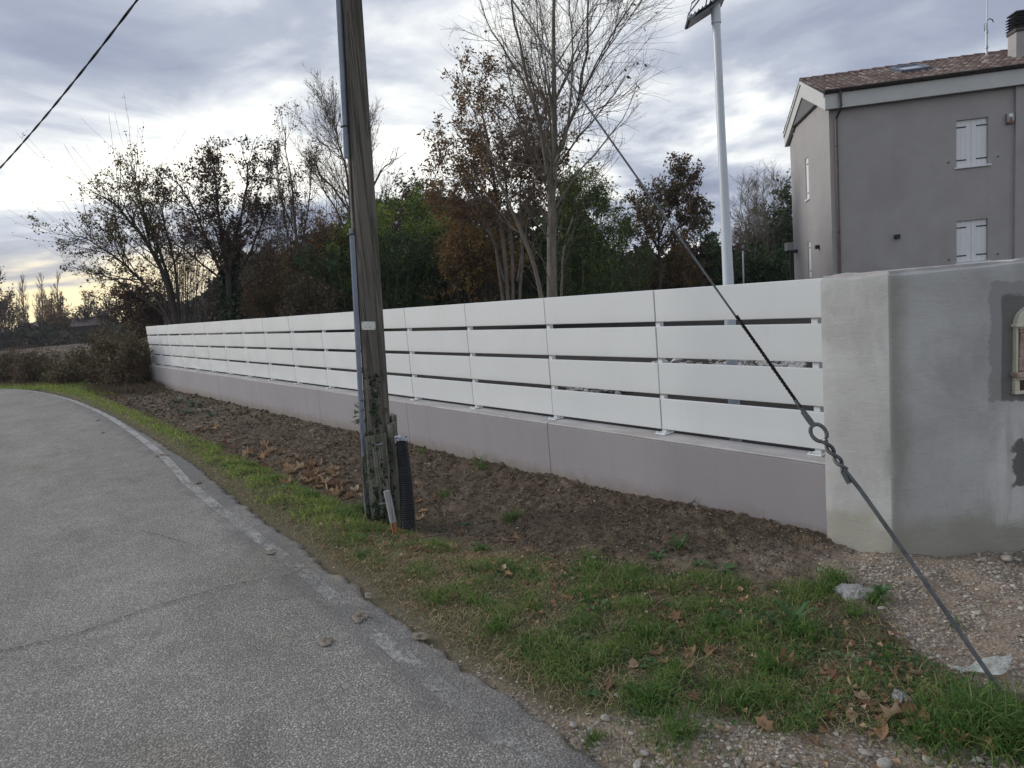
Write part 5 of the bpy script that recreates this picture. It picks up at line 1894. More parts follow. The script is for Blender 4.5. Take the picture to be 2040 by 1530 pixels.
# --- left group by the far end of the fence
D = 22.5
L_ = [limb([(352, 650), (330, 560), (290, 480), (240, 420), (195, 385)], D, 0.13, k=10),
      limb([(350, 650), (340, 570), (310, 480), (280, 400), (265, 330)], D, 0.10, k=10),
      limb([(345, 650), (300, 580), (240, 520), (180, 480), (150, 470)], D, 0.08, k=10),
      limb([(356, 650), (352, 560), (330, 450), (315, 380)], D, 0.08, k=10),
      limb([(340, 640), (280, 590), (220, 555), (190, 545)], D, 0.05, k=10)]
r_ = np.random.default_rng(5)
tree('hedge_tree', 'leaning tree with thin bare whips and olive-brown leaves beyond the far fence end', 'tree', L_,
     [dict(n=120, t0=0.3, ang=0.6, lr=0.36, up=0.05, curl=0.08, k=6, rr=0.45, rmin=0.012, sides=4),
      dict(n=620, t0=0.2, ang=0.6, lr=0.45, up=0.05, curl=0.12, k=4, rr=0.5, rmin=0.006),
      dict(n=64, src=0, t0=0.6, t1=1.0, ang=0.42, lr=0.95, lj=0.35, up=0.07, curl=0.05, k=8, rr=0.3, rmin=0.0055, lmin=1.0, lmax=2.7),
      dict(n=1500, src=2, t0=0.2, ang=0.7, lr=0.5, up=0.0, curl=0.14, k=3, rr=0.5, rmin=0.005, lmin=0.18)],
     [(4, 2700, 0.125, 'leaf_olive', dict(jit=0.06)), (2, 900, 0.12, 'leaf_redbrown', dict(jit=0.06)), (3, 170, 0.10, 'leaf_redbrown', dict())], bark='bark_dark', seed=13)

D = 21.8
L_ = [limb([(462, 650), (458, 590), (455, 540), (470, 470), (490, 400), (492, 330)], D, 0.15, k=10),
      limb([(460, 600), (430, 520), (400, 450), (370, 390), (345, 350)], D, 0.09, k=10),
      limb([(456, 540), (440, 460), (430, 380), (425, 320)], D, 0.09, k=10),
      limb([(458, 560), (490, 520), (520, 450), (540, 390)], D, 0.08, k=10),
      limb([(460, 570), (420, 540), (370, 500), (330, 470)], D, 0.06, k=10),
      limb([(462, 590), (500, 560), (520, 545), (545, 520)], D, 0.05, k=10)]
oak = tree('ivy_clad_oak', 'small oak with red-brown leaves and a dark ivy-clad trunk', 'tree', L_,
           [dict(n=130, t0=0.3, ang=0.8, lr=0.34, up=0.08, curl=0.12, k=6, rr=0.45, rmin=0.012, sides=4),
            dict(n=900, t0=0.2, ang=0.7, lr=0.48, up=0.08, curl=0.14, k=4, rr=0.5, rmin=0.006),
            dict(n=2100, t0=0.1, ang=0.7, lr=0.5, up=0.0, curl=0.15, k=3, rr=0.5, rmin=0.005, lmin=0.2)],
           [(3, 3400, 0.14, 'leaf_redbrown', dict(jit=0.06)), (2, 700, 0.13, 'leaf_redbrown', dict(jit=0.06))], bark='bark_dark', seed=14)
pts = limb([(462, 650), (458, 590), (455, 540), (470, 480)], D, 0.1, k=30, dd=0.0)[0]
n = 1500
q = pts[rng.integers(0, 30, n)] + nrm(rng.normal(0, 1, (n, 3)) * [1, 1, 0.1]) * (0.14 + 0.10 * rng.random(n))[:, None] + rng.normal(0, 0.05, (n, 3))
V, Fs = leafcard(q, rand_dirs(n) + [0, 0, -0.3], rand_dirs(n), 0.10 + 0.05 * rng.random(n), 0.08 + 0.05 * rng.random(n))
MB().add(V, Fs).build('ivy', M['ivy'], oak)

D = 25.0
L_ = [limb([(600, 650), (596, 560), (588, 450), (578, 350), (566, 265)], D, 0.09, k=10),
      limb([(596, 560), (570, 450), (555, 370), (548, 310)], D, 0.05, k=10),
      limb([(594, 520), (612, 430), (618, 350), (622, 300)], D, 0.05, k=10),
      limb([(590, 470), (560, 400), (535, 350), (525, 300)], D, 0.035, k=10)]
tree('slender_tree', 'slender half-bare tree with dark leaf tufts at its top, left of the utility pole', 'tree', L_,
     [dict(n=90, t0=0.2, ang=0.5, lr=0.28, up=0.2, curl=0.07, k=6, rr=0.45, rmin=0.010, sides=4),
      dict(n=520, t0=0.2, ang=0.55, lr=0.45, up=0.15, curl=0.1, k=4, rr=0.5, rmin=0.006),
      dict(n=900, t0=0.1, ang=0.6, lr=0.5, up=0.05, curl=0.12, k=3, rr=0.5, rmin=0.0045, lmin=0.2)],
     [(3, 1700, 0.125, 'leaf_redbrown', dict(jit=0.05))], bark='bark', seed=15)

D = 27.0
L_ = [limb([(712, 640), (708, 540), (700, 430), (692, 350), (675, 280), (662, 238)], D, 0.12, k=10),
      limb([(706, 520), (722, 420), (733, 350), (736, 285), (733, 245)], D, 0.09, k=10),
      limb([(705, 500), (670, 420), (642, 375), (628, 330)], D, 0.07, k=10),
      limb([(708, 520), (745, 440), (772, 390), (790, 350)], D, 0.07, k=10),
      limb([(700, 430), (660, 370), (634, 345), (614, 330)], D, 0.05, k=10),
      limb([(722, 420), (760, 340), (780, 325), (792, 310)], D, 0.05, k=10)]
tree('bare_round_tree', 'bare tree with a rounded net of fine twigs behind the utility pole', 'tree', L_,
     [dict(n=130, t0=0.3, ang=0.55, lr=0.36, up=0.12, curl=0.07, k=6, rr=0.45, rmin=0.011, sides=4),
      dict(n=800, t0=0.2, ang=0.55, lr=0.45, up=0.1, curl=0.1, k=4, rr=0.5, rmin=0.007),
      dict(n=2800, t0=0.1, ang=0.6, lr=0.55, up=0.06, curl=0.12, k=4, rr=0.5, rmin=0.005, lmin=0.25)],
     [(3, 380, 0.11, 'leaf_rust', dict(jit=0.05))], bark='bark', seed=16)


def shrub(name, label, pxr, ytop, ybase, depth, nst, ntw, nleaf, leafm, size, seed, bark='bark_dark', group=None, cat='shrub', bare=0.0, spread=0.35, twr=0.006):
    r = np.random.default_rng(seed)
    x0, x1 = pxr
    lim = []
    for k_ in range(nst):
        u = (k_ + r.random()) / nst
        cx_ = x0 + (x1 - x0) * (0.5 + (u - 0.5) * 0.6)
        tx = x0 + (x1 - x0) * u
        hh = (ytop - ybase) * (0.6 + 0.4 * r.random()) * (1 - 0.35 * abs(2 * u - 1) ** 2)
        lim.append(limb([(cx_, ybase), (cx_ + (tx - cx_) * spread, ybase + hh * 0.5), (tx, ybase + hh)], depth + r.uniform(-0.8, 0.8) * min(1, depth / 20), 0.022 * depth / 20, k=7, dd=r.normal(0, 0.5)))
    return tree(name, label, cat, lim,
                [dict(n=ntw, t0=0.1, ang=0.8, lr=0.4, up=0.06, curl=0.16, k=5, rr=0.5, rmin=twr),
                 dict(n=ntw * 4, t0=0.1, ang=0.8, lr=0.5, up=0.03, curl=0.18, k=3, rr=0.6, rmin=twr * 0.75, lmin=0.12)],
                [(2, int(nleaf * 0.75), size, leafm, dict(jit=0.05)), (1, int(nleaf * 0.25), size, leafm, dict(jit=0.06))] if nleaf else None, bark=bark, group=group, seed=seed, sides=5)


# undergrowth behind the fence, left to right
shrub('thicket_shrub', 'red-brown thicket left of the ivy-clad oak behind the fence end', (225, 350), 535, 670, 25.5, 26, 260, 3800, 'leaf_redbrown', 0.15, 21)
shrub('thicket_shrub', 'dim brown thicket between the oak and the slender tree', (480, 640), 500, 660, 24.0, 30, 260, 4200, 'leaf_mix', 0.15, 22)
shrub('bare_thicket', 'net of fine bare twigs between the leaning tree and the oak', (300, 440), 400, 655, 24.5, 30, 320, 500, 'leaf_redbrown', 0.12, 27, bark='bark', twr=0.005)
shrub('bare_thicket', 'net of fine bare twigs right of the oak', (470, 600), 380, 655, 26.0, 30, 330, 600, 'leaf_redbrown', 0.12, 28, bark='bark', twr=0.005)
shrub('bare_thicket', 'net of fine bare twigs left of the utility pole', (580, 720), 330, 650, 27.5, 30, 330, 500, 'leaf_rust', 0.12, 29, bark='bark', twr=0.0055)
shrub('thicket_shrub', 'low brown bush with yellowish leaves beside the dark bamboo', (560, 680), 545, 650, 21.5, 20, 150, 2400, 'leaf_bramble', 0.13, 23)
shrub('thicket_shrub', 'rust shrub low behind the utility pole in front of the bamboo', (600, 720), 400, 650, 26.5, 22, 240, 2400, 'leaf_rust', 0.16, 24)
shrub('thicket_shrub', 'brown thicket high behind the bamboo, right of the utility pole', (720, 900), 345, 620, 31.0, 34, 360, 5600, 'leaf_redbrown', 0.19, 25)
shrub('golden_shrub', 'golden-brown shrub under the rust-leaved tree', (870, 1025), 385, 620, 23.0, 26, 260, 5200, 'leaf_gold', 0.15, 26)
bamboo('bamboo_clump', 'dark bamboo clump low behind the fence, right of the pole', (640, 870), 462, 650, 25.0, 66, 11000, [('leaf_dark', 0.7), ('leaf_bamboo', 0.3)], 31, size=0.26)
bamboo('bamboo_clump', 'bright yellow-green bamboo between the pole and the rust-leaved tree', (700, 905), 372, 640, 26.6, 56, 11500, [('leaf_bamboo', 0.35), ('leaf_bamboo_bright', 0.65)], 32, size=0.26)
bamboo('bamboo_clump', 'dark green bamboo below the rust-leaved tree', (840, 1080), 470, 640, 25.5, 56, 10000, [('leaf_dark', 0.65), ('leaf_bamboo', 0.35)], 33, size=0.26)
bamboo('bamboo_clump', 'tall feathery bamboo right of the tall bare tree', (1105, 1225), 315, 640, 25.0, 60, 11000, [('leaf_bamboo', 0.8), ('leaf_bamboo_bright', 0.2)], 34, spread=0.45, size=0.22)
bamboo('bamboo_clump', 'thin grey-green bamboo between the feathery clump and the brown tree', (1215, 1285), 440, 620, 28.0, 22, 2400, [('leaf_bamboo', 1.0)], 35, size=0.22)
bamboo('bamboo_clump', 'far bamboo top showing above the brown thicket', (800, 880), 350, 600, 34.0, 24, 3600, [('leaf_bamboo', 1.0)], 36, size=0.3)

D = 29.0
L_ = [limb([(1314, 600), (1315, 530), (1312, 490), (1330, 430), (1350, 370)], D, 0.13, k=10),
      limb([(1312, 500), (1290, 455), (1270, 420), (1262, 400)], D, 0.07, k=10),
      limb([(1314, 500), (1345, 460), (1380, 430), (1395, 420)], D, 0.07, k=10),
      limb([(1313, 500), (1310, 440), (1300, 400), (1295, 385)], D, 0.07, k=10),
      limb([(1325, 450), (1345, 400), (1362, 360), (1375, 340)], D, 0.05, k=10)]
tree('two_tone_tree', 'small round tree, green on its left and brown on its right, behind the guy wire', 'tree', L_,
     [dict(n=100, t0=0.3, ang=0.8, lr=0.42, up=0.08, curl=0.12, k=6, rr=0.45, rmin=0.014, sides=4),
      dict(n=650, t0=0.2, ang=0.75, lr=0.45, up=0.05, curl=0.15, k=4, rr=0.5, rmin=0.008),
      dict(n=1000, t0=0.1, ang=0.7, lr=0.5, up=0.0, curl=0.15, k=3, rr=0.5, rmin=0.006, lmin=0.22)],
     [(3, 3600, 0.19, 'leaf_mix', dict(jit=0.07)), (2, 900, 0.18, 'leaf_redbrown', dict(jit=0.07))], bark='bark_dark', seed=17)
shrub('thicket_shrub', 'brown thicket under the small two-tone tree', (1250, 1400), 480, 610, 31.0, 30, 260, 4600, 'leaf_mix', 0.2, 41)
shrub('thicket_shrub', 'dark russet thicket left of the white lamp mast', (1340, 1400), 455, 600, 33.0, 18, 150, 2600, 'leaf_redbrown', 0.2, 42)
shrub('evergreen_bush', 'narrow dark evergreen just left of the white lamp mast', (1385, 1450), 448, 600, 34.0, 22, 200, 4600, 'leaf_dark', 0.22, 43, cat='bush')
shrub('evergreen_bush', 'dark evergreen hedge low between the lamp mast and the house', (1450, 1590), 490, 590, 36.0, 34, 260, 5600, 'leaf_dark', 0.24, 44, cat='bush')
shrub('evergreen_bush', 'tall dark evergreen half hidden behind the house gable', (1520, 1640), 360, 590, 41.0, 34, 260, 5600, 'leaf_dark', 0.30, 45, cat='bush')
shrub('thicket_shrub', 'grey-brown twiggy thicket right of the lamp mast', (1450, 1550), 400, 590, 43.0, 34, 420, 1500, 'leaf_redbrown', 0.2, 46, bark='twig_red', twr=0.012)
for k_, (bx, tops, lab) in enumerate((((1498, 585), [(1476, 365), (1490, 350), (1505, 370)], 'bare pollard tree with swollen knuckles right of the lamp mast'),
                                      ((1532, 585), [(1520, 350), (1540, 345), (1556, 365)], 'bare pale-twigged tree next to the house gable'))):
    D = 39.0 + k_ * 1.5
    L_ = [limb([bx, (bx[0] - 2, 530), (bx[0] - 6 + 4 * k_, 480), (bx[0] - 14 + 10 * k_, 440)], D, 0.13, k=8),
          limb([(bx[0], 545), (bx[0] + 8, 500), (bx[0] + 14, 455), (bx[0] + 10, 425)], D, 0.09, k=8)]
    for tx, ty in tops:
        L_.append(limb([(bx[0] - 6 + 4 * k_, 480), (tx + 2, (480 + ty) / 2), (tx, ty)], D, 0.05, k=8))
    tree('pollard_tree', lab, 'tree', L_,
         [dict(n=120, t0=0.4, ang=0.75, lr=0.5, up=0.08, curl=0.07, k=6, rr=0.4, rmin=0.011, sides=3),
          dict(n=1300, t0=0.2, ang=0.65, lr=0.5, up=0.06, curl=0.1, k=4, rr=0.6, rmin=0.0065, lmin=0.3)],
         None, bark='bark', twig='bark_pale', seed=51 + k_)

# dense wood behind everything: reads as one mass
r_ = np.random.default_rng(61)
n = 32000
px = r_.uniform(420, 1620, n)
top = np.interp(px, [420, 600, 700, 900, 1000, 1150, 1230, 1290, 1400, 1480, 1560, 1620], [545, 480, 415, 388, 405, 418, 525, 500, 510, 480, 450, 430]) + (vnoise(px / 26, px * 0, 5) - 0.5) * 46
py = top + (640 - top) * r_.random(n) ** 0.8
dp_ = r_.uniform(36, 46, n) + np.where(px > 1430, 5, 0)
Pq = np.array([at(a, b, c_) for a, b, c_ in zip(px, py, dp_)])
V, Fs = leafcard(Pq, rand_dirs(n, r_) + [0, 0, -0.2], rand_dirs(n, r_), 0.30 + 0.30 * r_.random(n), 0.20 + 0.2 * r_.random(n))
M['leaf_wood'] = leafmat('far_wood_leaf', [(0, (0.02, 0.022, 0.013)), (0.5, (0.045, 0.038, 0.024)), (0.8, (0.07, 0.05, 0.032)), (1, (0.045, 0.06, 0.026))], 0.15)
tag(MB().add(V, Fs).build('background_wood', M['leaf_wood']), 'dark mass of undergrowth closing the view behind the trees', 'wood', kind='stuff')

# --- bramble bank beyond the far end of the fence
specs = [((170, 245), 655, 782, 21.0, 'upright brown bush nearest the far fence end', 71, 14, 220, 2600),
         ((215, 300), 672, 792, 20.4, 'dark tangled bramble against the far end of the low wall', 72, 22, 300, 4200),
         ((95, 215), 700, 784, 22.3, 'low bramble with pale grass at its foot, mid verge', 73, 22, 300, 3800),
         ((20, 135), 700, 778, 24.5, 'russet bramble patch on the verge left of the upright bush', 74, 22, 300, 3800),
         ((-60, 60), 700, 774, 26.0, 'russet bramble patch at the picture\'s left edge', 75, 22, 300, 3800),
         ((225, 305), 640, 765, 23.2, 'dark leafy bramble reaching over the fence end', 76, 20, 280, 3600)]
for pr_, yt, yb, dpt, lab, sd, ns, nt_, nl in specs:
    shrub('bramble', lab, pr_, yt, yb, dpt, ns, nt_, nl, 'leaf_bramble', 0.115, sd, bark='twig_red', twr=0.006)
shrub('thicket_shrub', 'thin dark whips standing behind the bramble by the road bend', (20, 60), 660, 760, 25.0, 5, 24, 60, 'leaf_redbrown', 0.1, 77, bark='twig_red')

# --- far trees across the field, one by one
far = [(45, 557, 700, 14, 105.0, 'leftmost of three tall narrow bare trees on the horizon', 'poplar'),
       (83, 555, 700, 12, 100.0, 'middle one of three tall narrow bare trees on the horizon', 'poplar'),
       (114, 552, 700, 13, 108.0, 'rightmost of three tall narrow bare trees on the horizon', 'poplar')]
for k_, (x, yt, yb, hw, dpt, lab, nm) in enumerate(far):
    L_ = [limb([(x + 4, yb), (x + 2, (yt + yb) / 2), (x, yt)], dpt, 0.22, k=9, dd=0.0)]
    for u in (-1, -0.6, 0.6, 1):
        L_.append(limb([(x + 3, yb - 40), (x + u * hw * 0.7, (yt + yb) / 2 + 12), (x + u * hw * 0.8, yt + 22 + 10 * abs(u))], dpt, 0.10, k=9, dd=u))
    tree('poplar', lab, 'tree', L_, [dict(n=90, t0=0.25, ang=0.4, lr=0.22, up=0.25, curl=0.06, k=5, rr=0.4, rmin=0.028, sides=3),
                                     dict(n=650, t0=0.2, ang=0.45, lr=0.5, up=0.15, curl=0.1, k=3, rr=0.6, rmin=0.018, lmin=0.5)],
         None, bark='bark', group='tall bare trees on the horizon', seed=81 + k_, sides=5)
for k_, (x, yt, yb, hw, dpt, lab, nl, lm_) in enumerate([
        (175, 590, 690, 34, 95.0, 'dark spreading bare tree on the field edge, right of the three tall ones', 300, 'leaf_redbrown'),
        (215, 585, 690, 22, 92.0, 'slim bare tree on the field edge close to the leaning hedge tree', 300, 'leaf_redbrown'),
        (100, 600, 700, 20, 90.0, 'small bronze tree in front of the far house', 420, 'leaf_rust'),
        (120, 605, 700, 22, 88.0, 'low bronze tree just left of the dark spreading bare tree', 420, 'leaf_rust'),
        (18, 590, 705, 26, 88.0, 'bushy far tree with yellowish twigs at the picture\'s left', 160, 'leaf_olive'),
        (-8, 555, 705, 26, 80.0, 'dark far tree cut by the picture\'s left edge', 350, 'leaf_redbrown')]):
    L_ = [limb([(x, yb), (x, (yt + yb) / 2), (x + 2, yt)], dpt, 0.22, k=8, dd=0.0)]
    for u in (-1, -0.5, 0.5, 1):
        L_.append(limb([(x, yb - 22), (x + u * hw * 0.55, (yt + yb) / 2), (x + u * hw, yt + 18 + 16 * abs(u))], dpt, 0.11, k=8, dd=2 * u))
    tree('far_tree', lab, 'tree', L_, [dict(n=90, t0=0.3, ang=0.6, lr=0.36, up=0.1, curl=0.08, k=5, rr=0.4, rmin=0.03, sides=3),
                                       dict(n=700, t0=0.2, ang=0.6, lr=0.5, up=0.08, curl=0.1, k=3, rr=0.6, rmin=0.018, lmin=0.5)],
         [(2, nl, 0.5, lm_, dict(jit=0.2))], bark='bark_dark', seed=91 + k_, sides=5)
# far hedge line
r_ = np.random.default_rng(101)
n = 15000
px = r_.uniform(-60, 470, n)
top = np.interp(px, [-60, 0, 30, 62, 80, 150, 200, 250, 300, 470], [656, 660, 664, 645, 650, 668, 664, 645, 615, 585]) + (vnoise(px / 9, px * 0, 15) - 0.5) * 22
py = top + (702 - top) * r_.random(n)
dp_ = r_.uniform(84, 118, n)
Pq = np.array([at(a, b, c_) for a, b, c_ in zip(px, py, dp_)])
V, Fs = leafcard(Pq, rand_dirs(n, r_) + [0, 0, -0.2], rand_dirs(n, r_), 0.7 + 0.6 * r_.random(n), 0.5 + 0.4 * r_.random(n))
tag(MB().add(V, Fs).build('far_hedgerow', M['leaf_wood']), 'dim hedgerow along the far side of the field', 'hedge', kind='stuff')
# far house in front of it
fh = at(135, 668, 93.0)
fz = -0.1
fy = math.atan2(CW[1], CW[0]) - PI / 2 + 0.25
M['far_glass'] = surf('far_dark_opening', (0.03, 0.028, 0.028), (0.05, 0.045, 0.045), 2, 0.5)
fhs = thing('far_house', 'low dim farmhouse with pale tiled roof across the field', 'house', (fh[0], fh[1], fz), fy, world=False)
M['far_wall'] = surf('far_house_wall', (0.10, 0.085, 0.08), (0.135, 0.115, 0.11), 0.4, 0.9)
M['far_roof'] = surf('far_house_roof', (0.10, 0.075, 0.073), (0.14, 0.112, 0.11), 0.5, 0.9, stretch=(3, 1, 1))
MB().span((-4.2, 0, 0), (4.4, 6, 2.6)).build('wall', M['far_wall'], fhs)
rf = MB().prism([(-0.5, 2.55), (-0.5, 2.7), (3, 4.1), (6.5, 2.7), (6.5, 2.55)], 0, -4.7, 4.9).build('roof', M['far_roof'], fhs)
MB().span((1.6, 2.2, 3.6), (2.2, 2.8, 4.75)).build('chimney', M['far_wall'], rf)
fhs.scale = (1.0, 1.0, 0.82)
for wx in (-3.0, -0.8, 2.6):
    MB().span((wx, -0.05, 0.9), (wx + 0.9, -0.003, 2.0)).build('window', M['far_glass'], fhs)

# small white mast far behind the yard
wmb = at(1482, 590, 30.0)
wm = thing('garden_mast', 'thin short white pole far behind, right of the lamp mast', 'pole', tuple(wmb))
MB().tube([at(1482, 592, 30.0), at(1480, 500, 30.0)], 0.032, 8).build('shaft', M['lamp_paint'], wm)
MB().box(at(1479.5, 492, 30.0), (0.10, 0.10, 0.16), 0.02).build('head', M['flood'], wm)
# thin dark stay behind the fence
sy_ = at(1214, 590, 20.0)
stt = thing('rear_stay_wire', 'thin dark stay wire slanting up behind the fence near the feathery bamboo', 'wire', tuple(sy_))
MB().tube([at(1214, 600, 20.0), at(1255, 460, 20.0)], 0.010, 5).build('wire', M['cable'], stt)

# ------------------------------------------------------------------ ground cover


def blades(P, h, w, r, bend=0.5, flat=0.0):
    n = len(P)
    a = r.random(n) * 2 * PI
    wd_ = np.stack([np.cos(a), np.sin(a), np.zeros(n)], 1)
    b = r.random(n) * 2 * PI
    ld = np.stack([np.cos(b), np.sin(b), np.zeros(n)], 1)
    bn = (bend * (0.3 + r.random(n)))[:, None]
    h = h[:, None]
    w = w[:, None]
    up = np.array([0, 0, 1.0])
    m1 = P + up * h * (0.55 - 0.35 * flat) + ld * h * bn * (0.25 + 0.5 * flat)
    tip = P + up * h * (0.95 - 0.25 * bn - 0.72 * flat) + ld * h * bn * (0.85 + 0.6 * flat)
    V = np.stack([P - wd_ * w / 2, P + wd_ * w / 2, m1 + wd_ * w * 0.36, m1 - wd_ * w * 0.36, tip], 1).reshape(-1, 3)
    i = np.arange(n) * 5
    return V, [np.stack([i, i + 1, i + 2, i + 3], 1), np.stack([i + 3, i + 2, i + 4], 1)]


def scatter(n, x0, x1, y0, y1, wf, r, ypow=1.0):
    x = r.uniform(x0, x1, n)
    y = y0 + (y1 - y0) * r.random(n) ** ypow
    k = r.random(n) < wf(x, y)
    return x[k], y[k]


r_ = np.random.default_rng(201)
gs, dr, lush, gvs = MB(), MB(), MB(), MB()
for (n, y0, y1, hh, ww) in ((165000, -1.75, 2.6, 0.047, 0.0040), (60000, 2.6, 7.5, 0.046, 0.0056), (50000, 7.5, 24, 0.052, 0.010)):
    x, y = scatter(n, -2.62, -0.75, y0, y1, grass_w, r_, 1.0)
    hgt = hh * (0.35 + 1.3 * r_.random(len(x)) ** 1.6) * (0.35 + 1.3 * sstep(0.3, 0.75, fbm(x * 5.5, y * 5.5, 211, 2)))
    P = np.column_stack([x, y, zverge(x, y) - 0.004])
    V, Fs = blades(P, hgt * (1.25 if y0 > 2 else 1.0), ww * (0.7 + 0.6 * r_.random(len(x))), r_, 0.95, 0.22)
    (gs if y0 < 2 else gvs).add(V, Fs)


def dry_w(x, y):
    wx_, x = x, xl(x, y)
    rr_ = np.interp(y, _ry, _rx)
    g = sstep(rr_ + 0.22, rr_ - 0.05, x) * sstep(-2.66, -2.50, x) * (1 - 0.8 * grav_w(wx_, y))
    worn = np.exp(-(((x + 2.12) / 0.35) ** 2 + ((y - 1.45) / 0.85) ** 2))
    return np.clip(g * (0.35 + 0.5 * sstep(0.62, 0.36, fbm(x * 3.1, y * 3.1, 41, 3)) + worn * 0.6) + 0.02 * (x < -0.3), 0, 1)


for (n, y0, y1, hh, ww) in ((90000, -1.75, 2.8, 0.050, 0.0031), (40000, 2.8, 9, 0.050, 0.0044), (16000, 9, 24, 0.055, 0.008)):
    x, y = scatter(n, -2.66, -0.2, y0, y1, dry_w, r_)
    P = np.column_stack([x, y, zverge(x, y) + 0.002])
    V, Fs = blades(P, hh * (0.4 + 1.2 * r_.random(len(x))), ww * (0.7 + 0.6 * r_.random(len(x))), r_, 0.9, 0.75)
    dr.add(V, Fs)
# lusher tufts: picture place, radius, blade height, blades
tufts = [(1960, 1455, 0.20, 0.16, 3000), (2035, 1475, 0.15, 0.14, 1500), (1660, 1165, 0.09, 0.13, 700), (1640, 1185, 0.07, 0.11, 500), (1255, 1150, 0.13, 0.10, 900), (1180, 1140, 0.10, 0.09, 500),
         (1600, 1275, 0.13, 0.13, 1000), (1480, 1400, 0.16, 0.10, 1300), (1300, 1400, 0.15, 0.09, 1100), (1350, 1470, 0.12, 0.09, 800), (1020, 1035, 0.10, 0.10, 380), (960, 1100, 0.06, 0.09, 350),
         (960, 935, 0.05, 0.17, 90), (885, 990, 0.10, 0.10, 220), (1290, 1270, 0.18, 0.10, 1000), (720, 1020, 0.10, 0.13, 700), (690, 1030, 0.14, 0.11, 800), (620, 990, 0.16, 0.10, 800),
         (1740, 1200, 0.06, 0.09, 260), (1700, 1235, 0.05, 0.09, 220), (1770, 1320, 0.05, 0.08, 160), (1180, 1475, 0.05, 0.06, 160), (1260, 1380, 0.06, 0.08, 200), (990, 1255, 0.07, 0.09, 300),
         (870, 1200, 0.06, 0.07, 160), (720, 1110, 0.08, 0.08, 300), (560, 960, 0.16, 0.11, 700), (500, 930, 0.16, 0.11, 600), (420, 890, 0.2, 0.11, 600), (840, 905, 0.05, 0.12, 80),
         (1150, 1250, 0.14, 0.08, 600), (1050, 1290, 0.12, 0.08, 500), (1840, 1470, 0.10, 0.09, 500), (1540, 1340, 0.12, 0.10, 700), (1420, 1250, 0.12, 0.09, 600), (1900, 1245, 0.03, 0.06, 60), (790, 1075, 0.05, 0.06, 120)]
for a, b, rad, hh, n in tufts:
    c = ground_at(a, b)
    n = int(n * 0.6)
    q = np.abs(r_.normal(0, rad * 0.9, n)) * (0.5 + fbm(np.arange(n) * 0.02, np.zeros(n) + a, 251, 2))
    t_ = r_.random(n) * 2 * PI
    x, y = c[0] + q * np.cos(t_), c[1] + q * np.sin(t_)
    P = np.column_stack([x, y, zverge(x, y) - 0.004])
    V, Fs = blades(P, hh * (0.3 + 1.0 * r_.random(n)) * np.exp(-(q / rad) ** 2 * 0.35), 0.0046 * (0.6 + 0.8 * r_.random(n)) * max(1.0, c[1] / 3.0), r_, 1.0, 0.12)
    lush.add(V, Fs)
tag(gs.build('grass', M['grass']), 'short patchy green grass of the near verge', 'grass', kind='stuff')
tag(gvs.build('strip_grass', M['grass_strip']), 'fresh yellow-green grass strip running along the road', 'grass', kind='stuff')
tag(dr.build('dry_grass', M['straw']), 'flattened straw-coloured dry grass among the green', 'grass', kind='stuff')
tag(lush.build('grass_tufts', M['grass_lush']), 'taller lush green tufts in the verge grass', 'grass', kind='stuff')
gc = MB()
x, y = scatter(42000, -2.5, -0.7, -1.7, 9, lambda x, y: grass_w(x, y) * sstep(0.45, 0.62, fbm(x * 2.7, y * 2.7, 261, 3)) + 0.004 * (x > -1.6), r_, 1.7)
n = len(x)
V, Fs = leafcard(np.column_stack([x, y, zverge(x, y) + 0.004 + 0.018 * r_.random(n)]), rand_dirs(n, r_) * [1, 1, 0.35] + [0, 0, 0.15], rand_dirs(n, r_) * 0.45 + [0, 0, 1], 0.014 + 0.028 * r_.random(n) ** 2, 0.010 + 0.014 * r_.random(n), 0.2)
gc.add(V, Fs)
tag(gc.build('ground_cover', M['weed']), 'low broad-leaved clover and weeds between the grass blades', 'ground cover', kind='stuff')
# long grass and dry stalks of the field and the far verge
fg = MB()
n = 16000
px = r_.uniform(-60, 330, n)
py = 690 + (782 - 690) * r_.random(n) ** 0.7
d_ = np.array([ray(a, b) for a, b in zip(px, py)])
t_ = (-0.06 - CAM[2]) / d_[:, 2]
P = CAM + d_ * t_[:, None]
k = (t_ > 18) & (t_ < 160) & (P[:, 0] > np.interp(P[:, 1], edge[:, 1][::-1] if edge[0, 1] > edge[-1, 1] else edge[:, 1], edge[:, 0]) + 0.5)
P, t_ = P[k], t_[k]
V, Fs = blades(P, (0.16 + 0.22 * r_.random(len(P))) * np.clip(t_ / 40, 0.6, 1.6), 0.010 * np.clip(t_ / 22, 1, 5), r_, 0.6)
fg.add(V, Fs)
tag(fg.build('field_grass', M['fieldgrass']), 'tall faded grass of the field past the road bend', 'grass', kind='stuff')
gv = MB()
x = r_.uniform(-4.8, -0.3, 16000)
y = r_.uniform(19.5, 30, 16000)
ex_ = np.interp(y, edge[:, 1], edge[:, 0])
k = (x > ex_ + 0.15) & (x < ex_ + 1.3)
x, y = x[k], y[k]
zz_ = np.where(y < 24, zverge(x, y), -0.07)
V, Fs = blades(np.column_stack([x, y, zz_]), 0.07 + 0.09 * r_.random(len(x)), 0.012 + 0.006 * r_.random(len(x)), r_, 0.6)
gv.add(V, Fs)
tag(gv.build('verge_grass', M['grass_strip']), 'green grass rim along the outside of the road bend', 'grass', kind='stuff')

